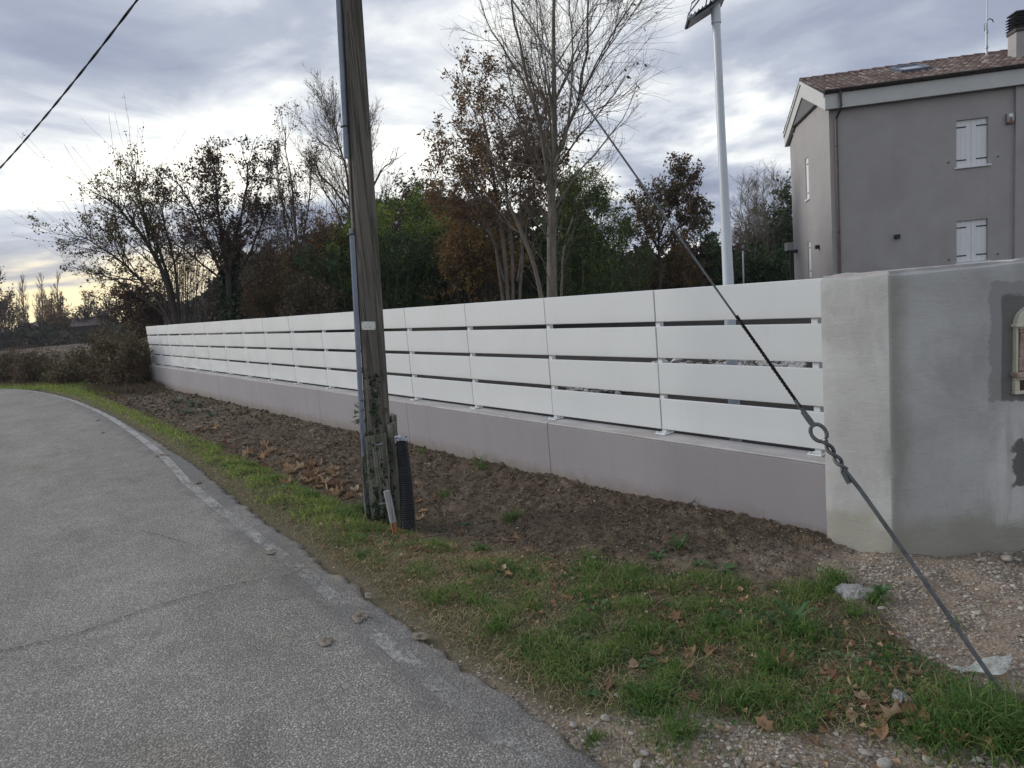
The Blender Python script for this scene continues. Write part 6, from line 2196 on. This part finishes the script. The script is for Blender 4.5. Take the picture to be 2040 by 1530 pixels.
# ---- stones: unit lumps shared by gravel and single stones
_ico_v = []
g_ = (1 + 5 ** 0.5) / 2
for a, b in ((1, g_), (-1, g_), (1, -g_), (-1, -g_)):
    _ico_v += [(0, a, b), (a, b, 0), (b, 0, a)]
_ico_v = nrm(np.array(_ico_v, float))
_d = np.linalg.norm(_ico_v[:, None] - _ico_v[None], axis=2)
_e = _d.min(1, where=_d > 0.01, initial=9).max() * 1.05
_ico_f = []
for a in range(12):
    for b in range(a + 1, 12):
        for c in range(b + 1, 12):
            if _d[a, b] < _e and _d[b, c] < _e and _d[a, c] < _e:
                q = [a, b, c]
                if np.cross(_ico_v[b] - _ico_v[a], _ico_v[c] - _ico_v[a]) @ _ico_v[a] < 0:
                    q = [a, c, b]
                _ico_f.append(q)
_ico_f = np.array(_ico_f)


def lumps(P, size, r, flat=0.6, rough=0.18):
    n = len(P)
    B = _ico_v[None] * (1 + r.normal(0, rough, (n, 12, 1)))
    B = B * np.stack([0.7 + 0.6 * r.random(n), 0.7 + 0.6 * r.random(n), flat * (0.6 + 0.6 * r.random(n))], 1)[:, None]
    a = r.random(n) * 2 * PI
    ca_, sa_ = np.cos(a)[:, None], np.sin(a)[:, None]
    B = np.stack([B[..., 0] * ca_ - B[..., 1] * sa_, B[..., 0] * sa_ + B[..., 1] * ca_, B[..., 2]], -1)
    V = P[:, None] + B * size[:, None, None] / 2
    F = (_ico_f[None] + np.arange(n)[:, None, None] * 12).reshape(-1, 3)
    return V.reshape(-1, 3), [F]


_oct_v = np.array([(1, 0, 0), (-1, 0, 0), (0, 1, 0), (0, -1, 0), (0, 0, 1), (0, 0, -1)], float)
_oct_f = np.array([(0, 2, 4), (2, 1, 4), (1, 3, 4), (3, 0, 4), (2, 0, 5), (1, 2, 5), (3, 1, 5), (0, 3, 5)])


def crumbs(P, size, r, flat=0.7, rough=0.25):
    n = len(P)
    B = (_oct_v[None] + r.normal(0, rough, (n, 6, 3))) * np.stack([0.7 + 0.6 * r.random(n), 0.7 + 0.6 * r.random(n), flat * (0.6 + 0.6 * r.random(n))], 1)[:, None]
    a = r.random(n) * 2 * PI
    ca_, sa_ = np.cos(a)[:, None], np.sin(a)[:, None]
    B = np.stack([B[..., 0] * ca_ - B[..., 1] * sa_, B[..., 0] * sa_ + B[..., 1] * ca_, B[..., 2]], -1)
    V = P[:, None] + B * size[:, None, None] / 2
    return V.reshape(-1, 3), [(_oct_f[None] + np.arange(n)[:, None, None] * 6).reshape(-1, 3)]


gb = MB()
x, y = scatter(64000, -2.66, 1.2, -2.1, 1.2, lambda x, y: grav_w(x, y) * (0.10 + 0.90 * sstep(0.42, 0.62, fbm(x * 3.2, y * 3.2, 221, 3))), r_)
sz = 0.006 + 0.013 * r_.random(len(x)) ** 2.2 + 0.018 * r_.random(len(x)) * (r_.random(len(x)) < 0.06)
big_ = sz > 0.012
P_ = np.column_stack([x, y, zv_detail(x, y) + sz * 0.12])
V, Fs = lumps(P_[big_], sz[big_], r_, 0.6, 0.22)
gb.add(V, Fs)
V, Fs = crumbs(P_[~big_], sz[~big_] * 1.15, r_)
gb.add(V, Fs)
tag(gb.build('gravel', M['pebble']), 'loose beige gravel beside the road and under the cement wall', 'gravel', kind='stuff')
cb = MB()


def soil_w(x, y):
    return (0.30 + 0.70 * sstep(0.36, 0.56, fbm(x * 2.1, y * 2.1, 281, 3))) * sstep(-1.75, -1.45, x) * (1 - grav_w(x, y)) * sstep(-0.45, -0.1, y + 0.3 * (x + 1))


for n, y0, y1, s0 in ((29000, -0.5, 4.0, 0.0080), (13000, 4.0, 10, 0.0145), (6000, 10, 21, 0.028)):
    x, y = scatter(n, -1.75, XF - 0.01, y0, y1, soil_w, r_)
    sz = s0 * (0.45 + 1.9 * r_.random(len(x)) ** 3 + 2.2 * r_.random(len(x)) * (r_.random(len(x)) < 0.02))
    V, Fs = crumbs(np.column_stack([x, y, zv_detail(x, y) + sz * 0.12]), sz * 1.2, r_, 0.85, 0.28)
    cb.add(V, Fs)
tag(cb.build('soil_clods', M['clod']), 'crumbly brown soil clods over the bank below the low wall', 'soil', kind='stuff')


def stone_mesh(seed, flat):
    r = np.random.default_rng(seed)
    V, Fs = lumps(np.zeros((1, 3)), np.array([1.0]), r, flat, 0.22)
    # one subdivision rounds the lump
    V = V.reshape(-1, 3)
    F = Fs[0]
    mid, VV = {}, [tuple(v) for v in V]

    def md(a, b):
        k_ = (min(a, b), max(a, b))
        if k_ not in mid:
            p_ = (V[a] + V[b]) / 2
            p_ = p_ * (1.10 + r.normal(0, 0.03))
            mid[k_] = len(VV)
            VV.append(tuple(p_))
        return mid[k_]
    FF = []
    for a, b, c in F:
        ab, bc, ca2 = md(a, b), md(b, c), md(c, a)
        FF += [(a, ab, ca2), (b, bc, ab), (c, ca2, bc), (ab, bc, ca2)]
    return mk('stone', np.array(VV), [np.array(FF)], True)


smeshes = [stone_mesh(300 + i, 0.45 + 0.08 * i) for i in range(5)]
for s_ in smeshes:
    s_.materials.append(M['stone_pale'])
stones = [(1172, 1425, 0.030), (1190, 1445, 0.040), (1143, 1447, 0.045), (1205, 1433, 0.040), (1283, 1505, 0.045), (1230, 1388, 0.028), (1245, 1438, 0.03), (1176, 1458, 0.038), (1192, 1484, 0.03), (1308, 1495, 0.035), (1435, 1513, 0.04), (1400, 1500, 0.034),
          (1350, 1458, 0.024), (1470, 1520, 0.034), (1640, 1515, 0.035), (1725, 1505, 0.05), (1760, 1525, 0.06), (1850, 1520, 0.045), (1950, 1520, 0.05), (2020, 1500, 0.05), (1270, 1528, 0.045), (1560, 1525, 0.03),
          (1790, 1140, 0.040), (1797, 1162, 0.03), (1845, 1150, 0.03), (1925, 1190, 0.04), (1905, 1180, 0.035), (1860, 1130, 0.025), (1990, 1152, 0.035), (1850, 1265, 0.035), (1855, 1313, 0.032), (1870, 1310, 0.028), (1880, 1340, 0.035), (1820, 1295, 0.03),
          (1990, 1220, 0.03), (2015, 1285, 0.045), (2025, 1175, 0.03), (1735, 1150, 0.035), (1720, 1137, 0.04), (1960, 1255, 0.03), (1755, 1215, 0.05), (1885, 1358, 0.03), (1700, 1310, 0.03), (1640, 1255, 0.02), (2005, 1117, 0.075), (1975, 1125, 0.05), (2030, 1120, 0.06), (1950, 1118, 0.045),
          (1005, 905, 0.02), (1085, 962, 0.02), (1030, 985, 0.016), (912, 1002, 0.018), (1500, 1110, 0.02), (1585, 1115, 0.022)]
for k_, (a, b, s_) in enumerate(stones):
    g = ground_at(a, b)
    far_ = 'bottom edge gravel' if b > 1370 and a < 1780 else None
    if b > 1370:
        w_ = 'beside the asphalt edge at the bottom' if a < 1340 else 'along the bottom below the near grass'
        lab, grp = 'pale loose stone in the gravel ' + w_, 'pale stones ' + w_
    elif a > 1600:
        w_ = 'close under the cement wall' if b < 1165 else 'around the anchor rod'
        lab, grp = 'pale loose stone on the gravel ' + w_, 'pale stones ' + w_
    else:
        lab, grp = 'small pale pebble lying on the bare soil bank', 'pebbles on the soil bank'
    o = link('stone', smeshes[k_ % 5], None, None, (g[0], g[1], g[2] + s_ * 0.2), (rng.normal(0, 0.2), rng.normal(0, 0.2), rng.random() * 6))
    s_ = s_ * (0.6 + 0.45 * rng.random())
    o.scale = (s_, s_ * (0.6 + 0.4 * rng.random()), s_ * 0.8)
    tag(o, lab, 'stone', grp)

# lump of old concrete in the grass
V, Fs = lumps(np.zeros((1, 3)), np.array([1.0]), np.random.default_rng(5), 0.5, 0.12)
g = ground_at(1708, 1188)
n = 26
t_ = np.linspace(0, 2 * PI, n, endpoint=False)
ol = 1 + 0.18 * np.sin(3 * t_ + 1) + 0.1 * np.sin(5 * t_) + rng.normal(0, 0.04, n)
rows = []
for rr_, zz_ in ((1.05, -0.03), (1.0, 0.012), (0.9, 0.030), (0.55, 0.038), (0.2, 0.042)):
    rows.append(np.column_stack([0.105 * rr_ * ol * np.cos(t_), 0.075 * rr_ * ol * np.sin(t_), zz_ + rng.normal(0, 0.003, n)]))
V = np.array(rows)
i = np.arange(5 * n).reshape(5, n)
j = np.roll(i, -1, 1)
co = link('concrete_lump', mk('concrete_lump', V.reshape(-1, 3), [np.stack([i[:-1], j[:-1], j[1:], i[1:]], -1).reshape(-1, 4), i[-1][None]]), surf('crumbly_concrete', (0.24, 0.23, 0.23), (0.47, 0.46, 0.46), 60, 0.9, 1.0, 90, 0.01, objspace=True), None, tuple(g + [0, 0, 0.0]), (0.1, 0.05, -0.9))
tag(co, 'flat crumbly grey concrete lump beside the grass tuft under the wall corner', 'concrete')
# second flattened cement crust, and a shred of clear plastic by the rod
g = ground_at(1795, 1393)
co2 = link('cement_crust', co.data, None, None, tuple(g + [0, 0, -0.012]), (0, 0.1, 0.6))
co2.scale = (0.55, 0.45, 0.8)
tag(co2, 'small flat grey cement crust between the leaf heap and the lush tuft', 'concrete')
g = ground_at(1965, 1338)
nx_, ny_ = 22, 14
u, v = np.meshgrid(np.linspace(-1, 1, nx_), np.linspace(-1, 1, ny_))
sx_ = nrm(np.array([CR[0], CR[1], 0]))
fx_ = nrm(np.array([CW[0], CW[1], 0]))
hw = 0.115
dpv = 0.055 * (0.7 + 0.4 * np.sin(u * 4 + 1))
Pq = g + sx_ * (u[..., None] * hw * (1 + 0.1 * np.sin(v * 3)[..., None])) + fx_ * ((v * dpv + 0.035 * u * u - 0.01)[..., None]) + np.array([0, 0, 1.0]) * (0.016 + 0.022 * fbm(u * 3 + 4, v * 3, 231, 3) + 0.016 * u)[..., None]
i = np.arange(nx_ * ny_).reshape(ny_, nx_)
F = np.stack([i[:-1, :-1], i[:-1, 1:], i[1:, 1:], i[1:, :-1]], -1).reshape(-1, 4)
tag(link('plastic_sheet', mk('plastic_sheet', Pq.reshape(-1, 3), [F], True), M['sheet']), 'crumpled shred of clear plastic on the gravel behind the anchor rod', 'plastic sheet')

# ---- mud crusts on the asphalt
for a, b, s_, lab in ((648, 1281, 0.055, 'dried mud smear on the asphalt left of the worn edge line'), (718, 1232, 0.065, 'lumpy mud crust lying on the worn edge line'), (735, 1189, 0.04, 'small mud clod just outside the edge line near the verge'),
                      (838, 1272, 0.055, 'flat mud patch between the edge line and the grass'), (322, 908, 0.10, 'dark clod on the edge line where the road starts to bend'), (395, 963, 0.05, 'small dark clod on the edge line further down the road'),
                      (195, 838, 0.06, 'dark crumb on the asphalt near the road bend'), (205, 863, 0.05, 'small dark crumb on the asphalt inside the bend'), (540, 1102, 0.05, 'thin dark flake on the edge line below the pole'), (1148, 1487, 0.03, 'small mossy clump on the asphalt edge at the bottom')):
    g = gp(a, b)
    m_ = 9
    P = np.column_stack([g[0] + rng.normal(0, s_ * 0.42, m_), g[1] + rng.normal(0, s_ * 0.30, m_), np.full(m_, 0.012)])
    P[0, :2] = g
    # one crust: overlapping crumbs fused into a single mound
    n = 30
    t_ = np.linspace(0, 2 * PI, n, endpoint=False)
    sd_ = rng.random() * 9
    ol = 0.55 + 0.9 * fbm(np.cos(t_) * 1.6 + sd_, np.sin(t_) * 1.6, 241, 3)
    rows = []
    for rr_, zz_ in ((1.0, 0.004), (0.85, 0.35), (0.6, 0.7), (0.35, 0.75), (0.12, 0.8)):
        rows.append(np.column_stack([s_ * rr_ * ol * np.cos(t_), 0.6 * s_ * rr_ * ol * np.sin(t_), 0.0115 + s_ * 0.10 * zz_ * (0.35 + 1.3 * rng.random(n))]))
    V = np.array(rows)
    i = np.arange(5 * n).reshape(5, n)
    j = np.roll(i, -1, 1)
    o = link('mud_clod', mk('mud_clod', V.reshape(-1, 3), [np.stack([i[:-1], j[:-1], j[1:], i[1:]], -1).reshape(-1, 4), i[-1][None]]), M['mud'], None, (g[0], g[1], 0), (0, 0, 0.9 + rng.random()))
    tag(o, lab, 'mud')

# ---- heap of pale rubble and loose soil seen through the slats
rb = MB()
n = 900
px = r_.uniform(1120, 1600, n)
P = np.array([at(a, 716 + (b - 0.5) * 26, dpt) for a, b, dpt in zip(px, r_.random(n), r_.uniform(8.6, 10.2, n))])
P[:, 2] = zyard(P[:, 0], P[:, 1]) + 0.25 * r_.random(n) ** 2 * (1 - np.abs(px - 1360) / 300)
V, Fs = lumps(P, 0.05 + 0.11 * r_.random(n) ** 2, r_, 0.7, 0.2)
rb.add(V, Fs)
tag(rb.build('rubble', M['rubble']), 'heap of pale rubble seen through the fence gaps', 'rubble', kind='stuff')

# ------------------------------------------------------------------ fallen leaves
def plane_leaf(seed, curl):
    """five-lobed dry plane leaf with a stalk, curled"""
    r = np.random.default_rng(seed)
    out = []
    lob = [(0.0, 1.0), (0.42, 0.52), (0.85, 0.88), (1.25, 0.48), (1.75, 0.72), (2.35, 0.34), (2.9, 0.30)]
    for s in (1, -1):
        for a, q in (lob if s > 0 else lob[1:][::-1]):
            out.append((s * a + r.normal(0, 0.08), min(1.05, 0.22 + 0.80 * q) * (1 + r.normal(0, 0.10))))
    n = len(out)
    a = np.array([o_[0] for o_ in out])
    q = np.array([o_[1] for o_ in out])
    rings = []
    ax = r.random() * PI
    k1, k2 = curl * (0.6 + 0.8 * r.random()), curl * r.normal(0.3, 0.4)
    def bend(x, y, rad):
        u = x * np.cos(ax) + y * np.sin(ax)
        v = -x * np.sin(ax) + y * np.cos(ax)
        z = k1 * u * u + k2 * v * v + 0.10 * np.sin(3.1 * x + seed) * rad + r.normal(0, 0.035, np.shape(x)) * rad
        sh = 1 - 0.35 * np.abs(k1) * u * u
        u = u * sh
        return np.column_stack([u * np.cos(ax) - v * np.sin(ax), u * np.sin(ax) + v * np.cos(ax), z])
    for f in (0.12, 0.5, 0.8, 1.0):
        x, y = f * q * np.sin(a), f * q * np.cos(a)
        rings.append(bend(x, y, f))
    V = np.vstack(rings + [bend(np.array([0.0]), np.array([-0.02]), 0.0)])
    i = np.arange(4 * n).reshape(4, n)
    j = np.roll(i, -1, 1)
    Fq = np.stack([i[:-1], j[:-1], j[1:], i[1:]], -1).reshape(-1, 4)
    Ft = np.stack([i[0], np.full(n, 4 * n), j[0]], 1)[:, ::-1]
    mb = MB().add(V * 0.5, [Fq, Ft])
    mb.tube([(0, -0.01, 0), (0.03, -0.28, 0.05), (0.02, -0.52, 0.02)], 0.012, 4)
    me_ = mb.mesh('fallen_leaf', True)
    me_.materials.append(M['deadleaf'])
    return me_


lmesh = [plane_leaf(400 + i, c) for i, c in enumerate((0.6, 0.9, 1.3, 1.6, 0.8, 1.1, -0.8, 1.9))]


def put_leaf(px, py, s, lab, grp, pitch=0.35):
    g = ground_at(px, py)
    o = link('fallen_leaf', lmesh[rng.integers(0, len(lmesh))], None, None, (g[0], g[1], g[2] + 0.010 + 0.05 * s), (rng.normal(0, pitch * 0.6), rng.normal(0, pitch * 0.6), rng.random() * 6.28))
    o.scale = (s, s * (0.6 + 0.4 * rng.random()), s * (0.40 + 0.35 * rng.random()))
    tag(o, lab, 'leaf', grp)


G_near = ('dry brown leaf scattered on the near grass in front of the bank', 'dry leaves scattered on the near grass')
G_clump = ('dry brown leaf in the loose cluster on bare ground right of the pole', 'leaf cluster right of the pole')
G_heap = ('dry brown leaf in the heap by the lush tuft at lower right', 'leaf heap at lower right')
G_ditch = ('dry brown leaf lying in the shallow ditch along the soil bank', 'leaves along the ditch')
G_foot = ('dry brown leaf at the foot of the utility pole', 'leaves at the pole foot')
G_edge = ('curled dark leaf at the lower right edge of the grass', 'leaves along the lower grass edge')
for a, b, s in [(1185, 1188, 0.07), (1132, 1190, 0.07), (928, 1166, 0.08), (1066, 1208, 0.07), (1050, 1206, 0.05), (1335, 1238, 0.10), (1362, 1252, 0.06), (1375, 1302, 0.06), (1418, 1300, 0.07), (1368, 1335, 0.06), (1306, 1310, 0.07), (1320, 1325, 0.05), (1490, 1386, 0.06), (1475, 1340, 0.07), (1330, 1178, 0.08), (1080, 1170, 0.05), (1216, 1368, 0.06), (1437, 1460, 0.05), (1560, 1335, 0.08), (1610, 1225, 0.06), (1380, 1400, 0.06), (1620, 1483, 0.05), (980, 1130, 0.06), (1240, 1230, 0.05), (1090, 1300, 0.05), (1445, 1420, 0.05), (1520, 1450, 0.06), (1265, 1330, 0.05)]:
    w_ = 'left' if a < 1250 else ('middle' if a < 1450 else 'right')
    put_leaf(a, b, s * 1.6, 'dry brown leaf scattered on the %s part of the near grass' % w_, 'dry leaves on the %s part of the near grass' % w_)
for a, b, s in [(905, 1098, 0.08), (925, 1105, 0.06), (975, 1125, 0.09), (990, 1118, 0.10), (1000, 1140, 0.08), (1010, 1150, 0.06), (960, 1140, 0.07), (1015, 1083, 0.11), (1035, 1078, 0.10), (920, 1065, 0.06), (1095, 1115, 0.06), (1050, 1125, 0.06), (945, 1118, 0.06), (930, 1135, 0.06), (1055, 1105, 0.07), (975, 1150, 0.06)]:
    put_leaf(a, b, s * 1.5, *G_clump)
for a, b, s in [(1650, 1352, 0.11), (1675, 1362, 0.09), (1700, 1378, 0.10), (1735, 1405, 0.10), (1750, 1425, 0.12), (1775, 1435, 0.14), (1800, 1432, 0.13), (1820, 1445, 0.13), (1835, 1440, 0.10), (1760, 1468, 0.12), (1720, 1395, 0.09), (1790, 1355, 0.09), (1830, 1352, 0.10), (1868, 1388, 0.08), (1680, 1420, 0.08), (1700, 1430, 0.07), (1660, 1380, 0.08), (1650, 1440, 0.06), (1810, 1365, 0.06), (1780, 1415, 0.10)]:
    put_leaf(a, b, s * 1.12, *G_heap, pitch=0.5)
ps = np.array([(345, 812), (400, 842), (450, 872), (500, 900), (560, 925), (610, 945), (650, 955), (690, 985)])
for k_ in range(86):
    u = rng.random() ** 0.75 * (len(ps) - 1)
    i0 = min(int(u), len(ps) - 2)
    q = ps[i0] * (1 - (u - i0)) + ps[i0 + 1] * (u - i0) + rng.normal(0, 1, 2) * [22, 11]
    w_ = 'at the far end of the ditch, near the blue-green weeds' if u < 2.4 else ('halfway along the ditch below the soil bank' if u < 4.8 else 'in the ditch just left of the utility pole')
    put_leaf(q[0], q[1], 0.15 + 0.09 * rng.random(), 'dry brown leaf ' + w_, 'leaves ' + w_.split(',')[0])
for a, b, s in [(650, 1005, 0.10), (672, 1008, 0.08), (595, 985, 0.10), (737, 1052, 0.08), (745, 1060, 0.06), (780, 1062, 0.07), (800, 1078, 0.07), (830, 1005, 0.11), (842, 1022, 0.11), (835, 1040, 0.12), (868, 1000, 0.10), (835, 970, 0.10), (700, 1075, 0.06), (560, 1015, 0.07), (845, 1095, 0.08), (830, 1100, 0.07), (720, 1055, 0.06), (760, 1050, 0.06), (690, 1045, 0.07), (660, 1030, 0.07), (705, 1000, 0.08), (625, 1010, 0.07), (815, 1090, 0.07), (860, 1075, 0.08), (880, 1040, 0.07), (770, 1090, 0.06), (740, 1085, 0.06)]:
    put_leaf(a, b, s * 1.3, *G_foot)
for a, b, s in [(1905, 1480, 0.09), (1930, 1486, 0.09), (1960, 1490, 0.10), (1990, 1488, 0.09), (2020, 1480, 0.09), (1945, 1478, 0.08), (1880, 1478, 0.06)]:
    put_leaf(a, b, s, *G_edge, pitch=0.6)
put_leaf(1072, 968, 0.11, 'single pale curled leaf on the soil bank in front of the low wall', None)
# the small crumbled rest, uncounted
lf = MB()
n = 1900
u = rng.random(n)
y = np.where(u < 0.6, 3 + 17 * rng.random(n), -1.4 + 4.2 * rng.random(n))
x = np.where(u < 0.6, -1.66 + rng.normal(0, 0.22, n), np.interp(y, _ry, _rx) - 0.05 - np.abs(rng.normal(0, 0.5, n)))
x = np.where((u < 0.25), np.interp(y, edge[:, 1], edge[:, 0]) + 0.25 + np.abs(rng.normal(0, 0.18, n)), x)
V, Fs = leafcard(np.column_stack([x, y, zverge(x, y) + 0.02]), rand_dirs(n) * [1, 1, 0.35], rand_dirs(n) * 0.5 + [0, 0, 1], 0.02 + 0.04 * rng.random(n) * np.clip(y / 8, 0.35, 1.3), 0.014 + 0.024 * rng.random(n), 0.3)
lf.add(V, Fs)
tag(lf.build('leaf_litter', M['deadleaf']), 'small crumbled leaf litter over the verge', 'leaf litter', kind='stuff')

# ------------------------------------------------------------------ broad-leaved weeds and twigs
def weed(px, py, n, L, lab, mat='weed', lift=0.5, seed=1, wid=0.22, grp=None):
    r = np.random.default_rng(seed)
    n, L, lift = int(n * 1.6), L * 0.85, lift * 0.8
    g = ground_at(px, py)
    V, Fq = [], []
    for k_ in range(n):
        a = k_ * 2.4 + r.normal(0, 0.25)
        ln_ = L * (0.6 + 0.5 * r.random())
        d = np.array([math.cos(a), math.sin(a), 0])
        s = np.array([-d[1], d[0], 0])
        el = lift * (0.4 + 0.9 * r.random())
        m_ = 7
        b0 = len(V)
        for q in range(m_ + 1):
            t0 = q / m_
            wq = wid * ln_ * math.sin(PI * min(1, 0.06 + 0.94 * t0) ** 0.8) * (0.6 if q % 2 else 1.0) * 0.5
            c_ = g + d * ln_ * t0 + np.array([0, 0, 0.008 + ln_ * el * math.sin(t0 * 2.2)])
            V += [c_ - s * wq + [0, 0, wq * 0.35], c_, c_ + s * wq + [0, 0, wq * 0.35]]
        for q in range(m_):
            a0 = b0 + q * 3
            Fq += [(a0, a0 + 1, a0 + 4, a0 + 3), (a0 + 1, a0 + 2, a0 + 5, a0 + 4)]
    o = thing('weed', lab, 'plant', tuple(g), group=grp)
    # one leaf, one part
    V = np.array(V)
    per = 24
    for k_ in range(n):
        f_ = np.array(Fq[k_ * 14:(k_ + 1) * 14]) - k_ * per
        link('leaf', mk('leaf', V[k_ * per:(k_ + 1) * per], [f_], True), M[mat], o)
    return o


weed(1352, 1100, 9, 0.13, 'upright green thistle rosette on bare soil below the low wall', seed=1, lift=0.9)
weed(1440, 1142, 11, 0.12, 'flat green weed rosette on the soil right of the upright thistle', seed=2, lift=0.35)
weed(1395, 1130, 9, 0.10, 'low green weed between the two larger rosettes below the wall', seed=3, lift=0.4)
weed(1310, 1115, 9, 0.11, 'low green weed left of the upright thistle', seed=4, lift=0.35)
weed(1757, 1190, 12, 0.09, 'leafy green weed against the crumbly concrete lump', seed=5, lift=0.9)
weed(1580, 1250, 8, 0.17, 'dark green dock with long narrow leaves in the near grass', seed=6, lift=1.0, wid=0.18)
weed(925, 1050, 10, 0.09, 'low weed by the foot of the black drain pipe', seed=7, lift=0.4)
weed(880, 1060, 9, 0.08, 'small blue-green weed between the drain pipe and the leaf cluster', 'weed_blue', seed=8, lift=0.3)
weed(1180, 1390, 8, 0.07, 'small weed at the gravel edge near the road', seed=9, lift=0.4)
weed(560, 975, 9, 0.12, 'blue-green weed in the verge grass left of the pole', 'weed_blue', seed=10, lift=0.4)
weed(955, 930, 7, 0.16, 'grassy green sprout alone on the soil bank right of the drain pipe', seed=11, lift=1.2, wid=0.08)
weed(385, 812, 10, 0.30, 'pale blue-green weed highest on the bank near the far fence end', 'weed_blue', seed=12, lift=0.7)
weed(350, 803, 9, 0.28, 'pale blue-green weed furthest down the bank', 'weed_blue', seed=13, lift=0.7)
weed(372, 826, 9, 0.26, 'pale blue-green weed lowest of the three on the far bank', 'weed_blue', seed=14, lift=0.6)
weed(422, 830, 8, 0.22, 'small grey-green weed alone right of the far weed patch', 'weed_blue', seed=15, lift=0.7)
for k_, (a, b, c_, d_, lab) in enumerate(((1362, 1012, 1393, 992, 'dark twig sticking up against the foot of the low wall'), (840, 1075, 950, 1068, 'thin pale root lying on bare soil right of the drain pipe'), (1040, 1085, 1085, 1062, 'brown twig beside the leaf cluster on the soil'),
                                          (1262, 1375, 1300, 1400, 'grey twig lying in the near grass above the gravel'), (1380, 1475, 1450, 1480, 'thin bent twig on the gravel at the grass edge'), (1060, 1305, 1100, 1290, 'straw stalk lying across the near grass'), (1600, 1460, 1625, 1492, 'grey stick at the lower edge of the near grass'))):
    p0, p1 = ground_at(a, b, 0.012), ground_at(c_, d_, 0.015)
    if k_ == 0:
        p1 = at(c_, d_, (p0 - CAM) @ CW)
    md_ = (p0 + p1) / 2 + rng.normal(0, 0.015, 3) + [0, 0, 0.012]
    o = thing('twig', lab, 'twig', tuple(p0))
    MB().tube(catmull([p0, md_, p1], 5), [0.0045] * 6 + [0.003] * 5, 6).build('stem', M['bark'], o)
    MB().tube([md_, md_ + (p1 - p0) * 0.25 + rng.normal(0, 0.02, 3) + [0, 0, 0.015]], [0.003, 0.0015], 5).build('side_shoot', M['bark'], o)

# ------------------------------------------------------------------ thin autumn haze over the whole place
hz = MB().span((-260, -60, -2.2), (330, 420, 16.0)).build('haze', None)
hm, ht, hout = newmat('haze_air')
hv = node(ht, 'ShaderNodeVolumePrincipled', {'Color': (0.80, 0.84, 0.92, 1), 'Density': 0.0005, 'Anisotropy': 0.2})
ht.links.new(hv.outputs[0], hout.inputs['Volume'])
hz.data.materials.append(hm)
tag(hz, kind='stuff')
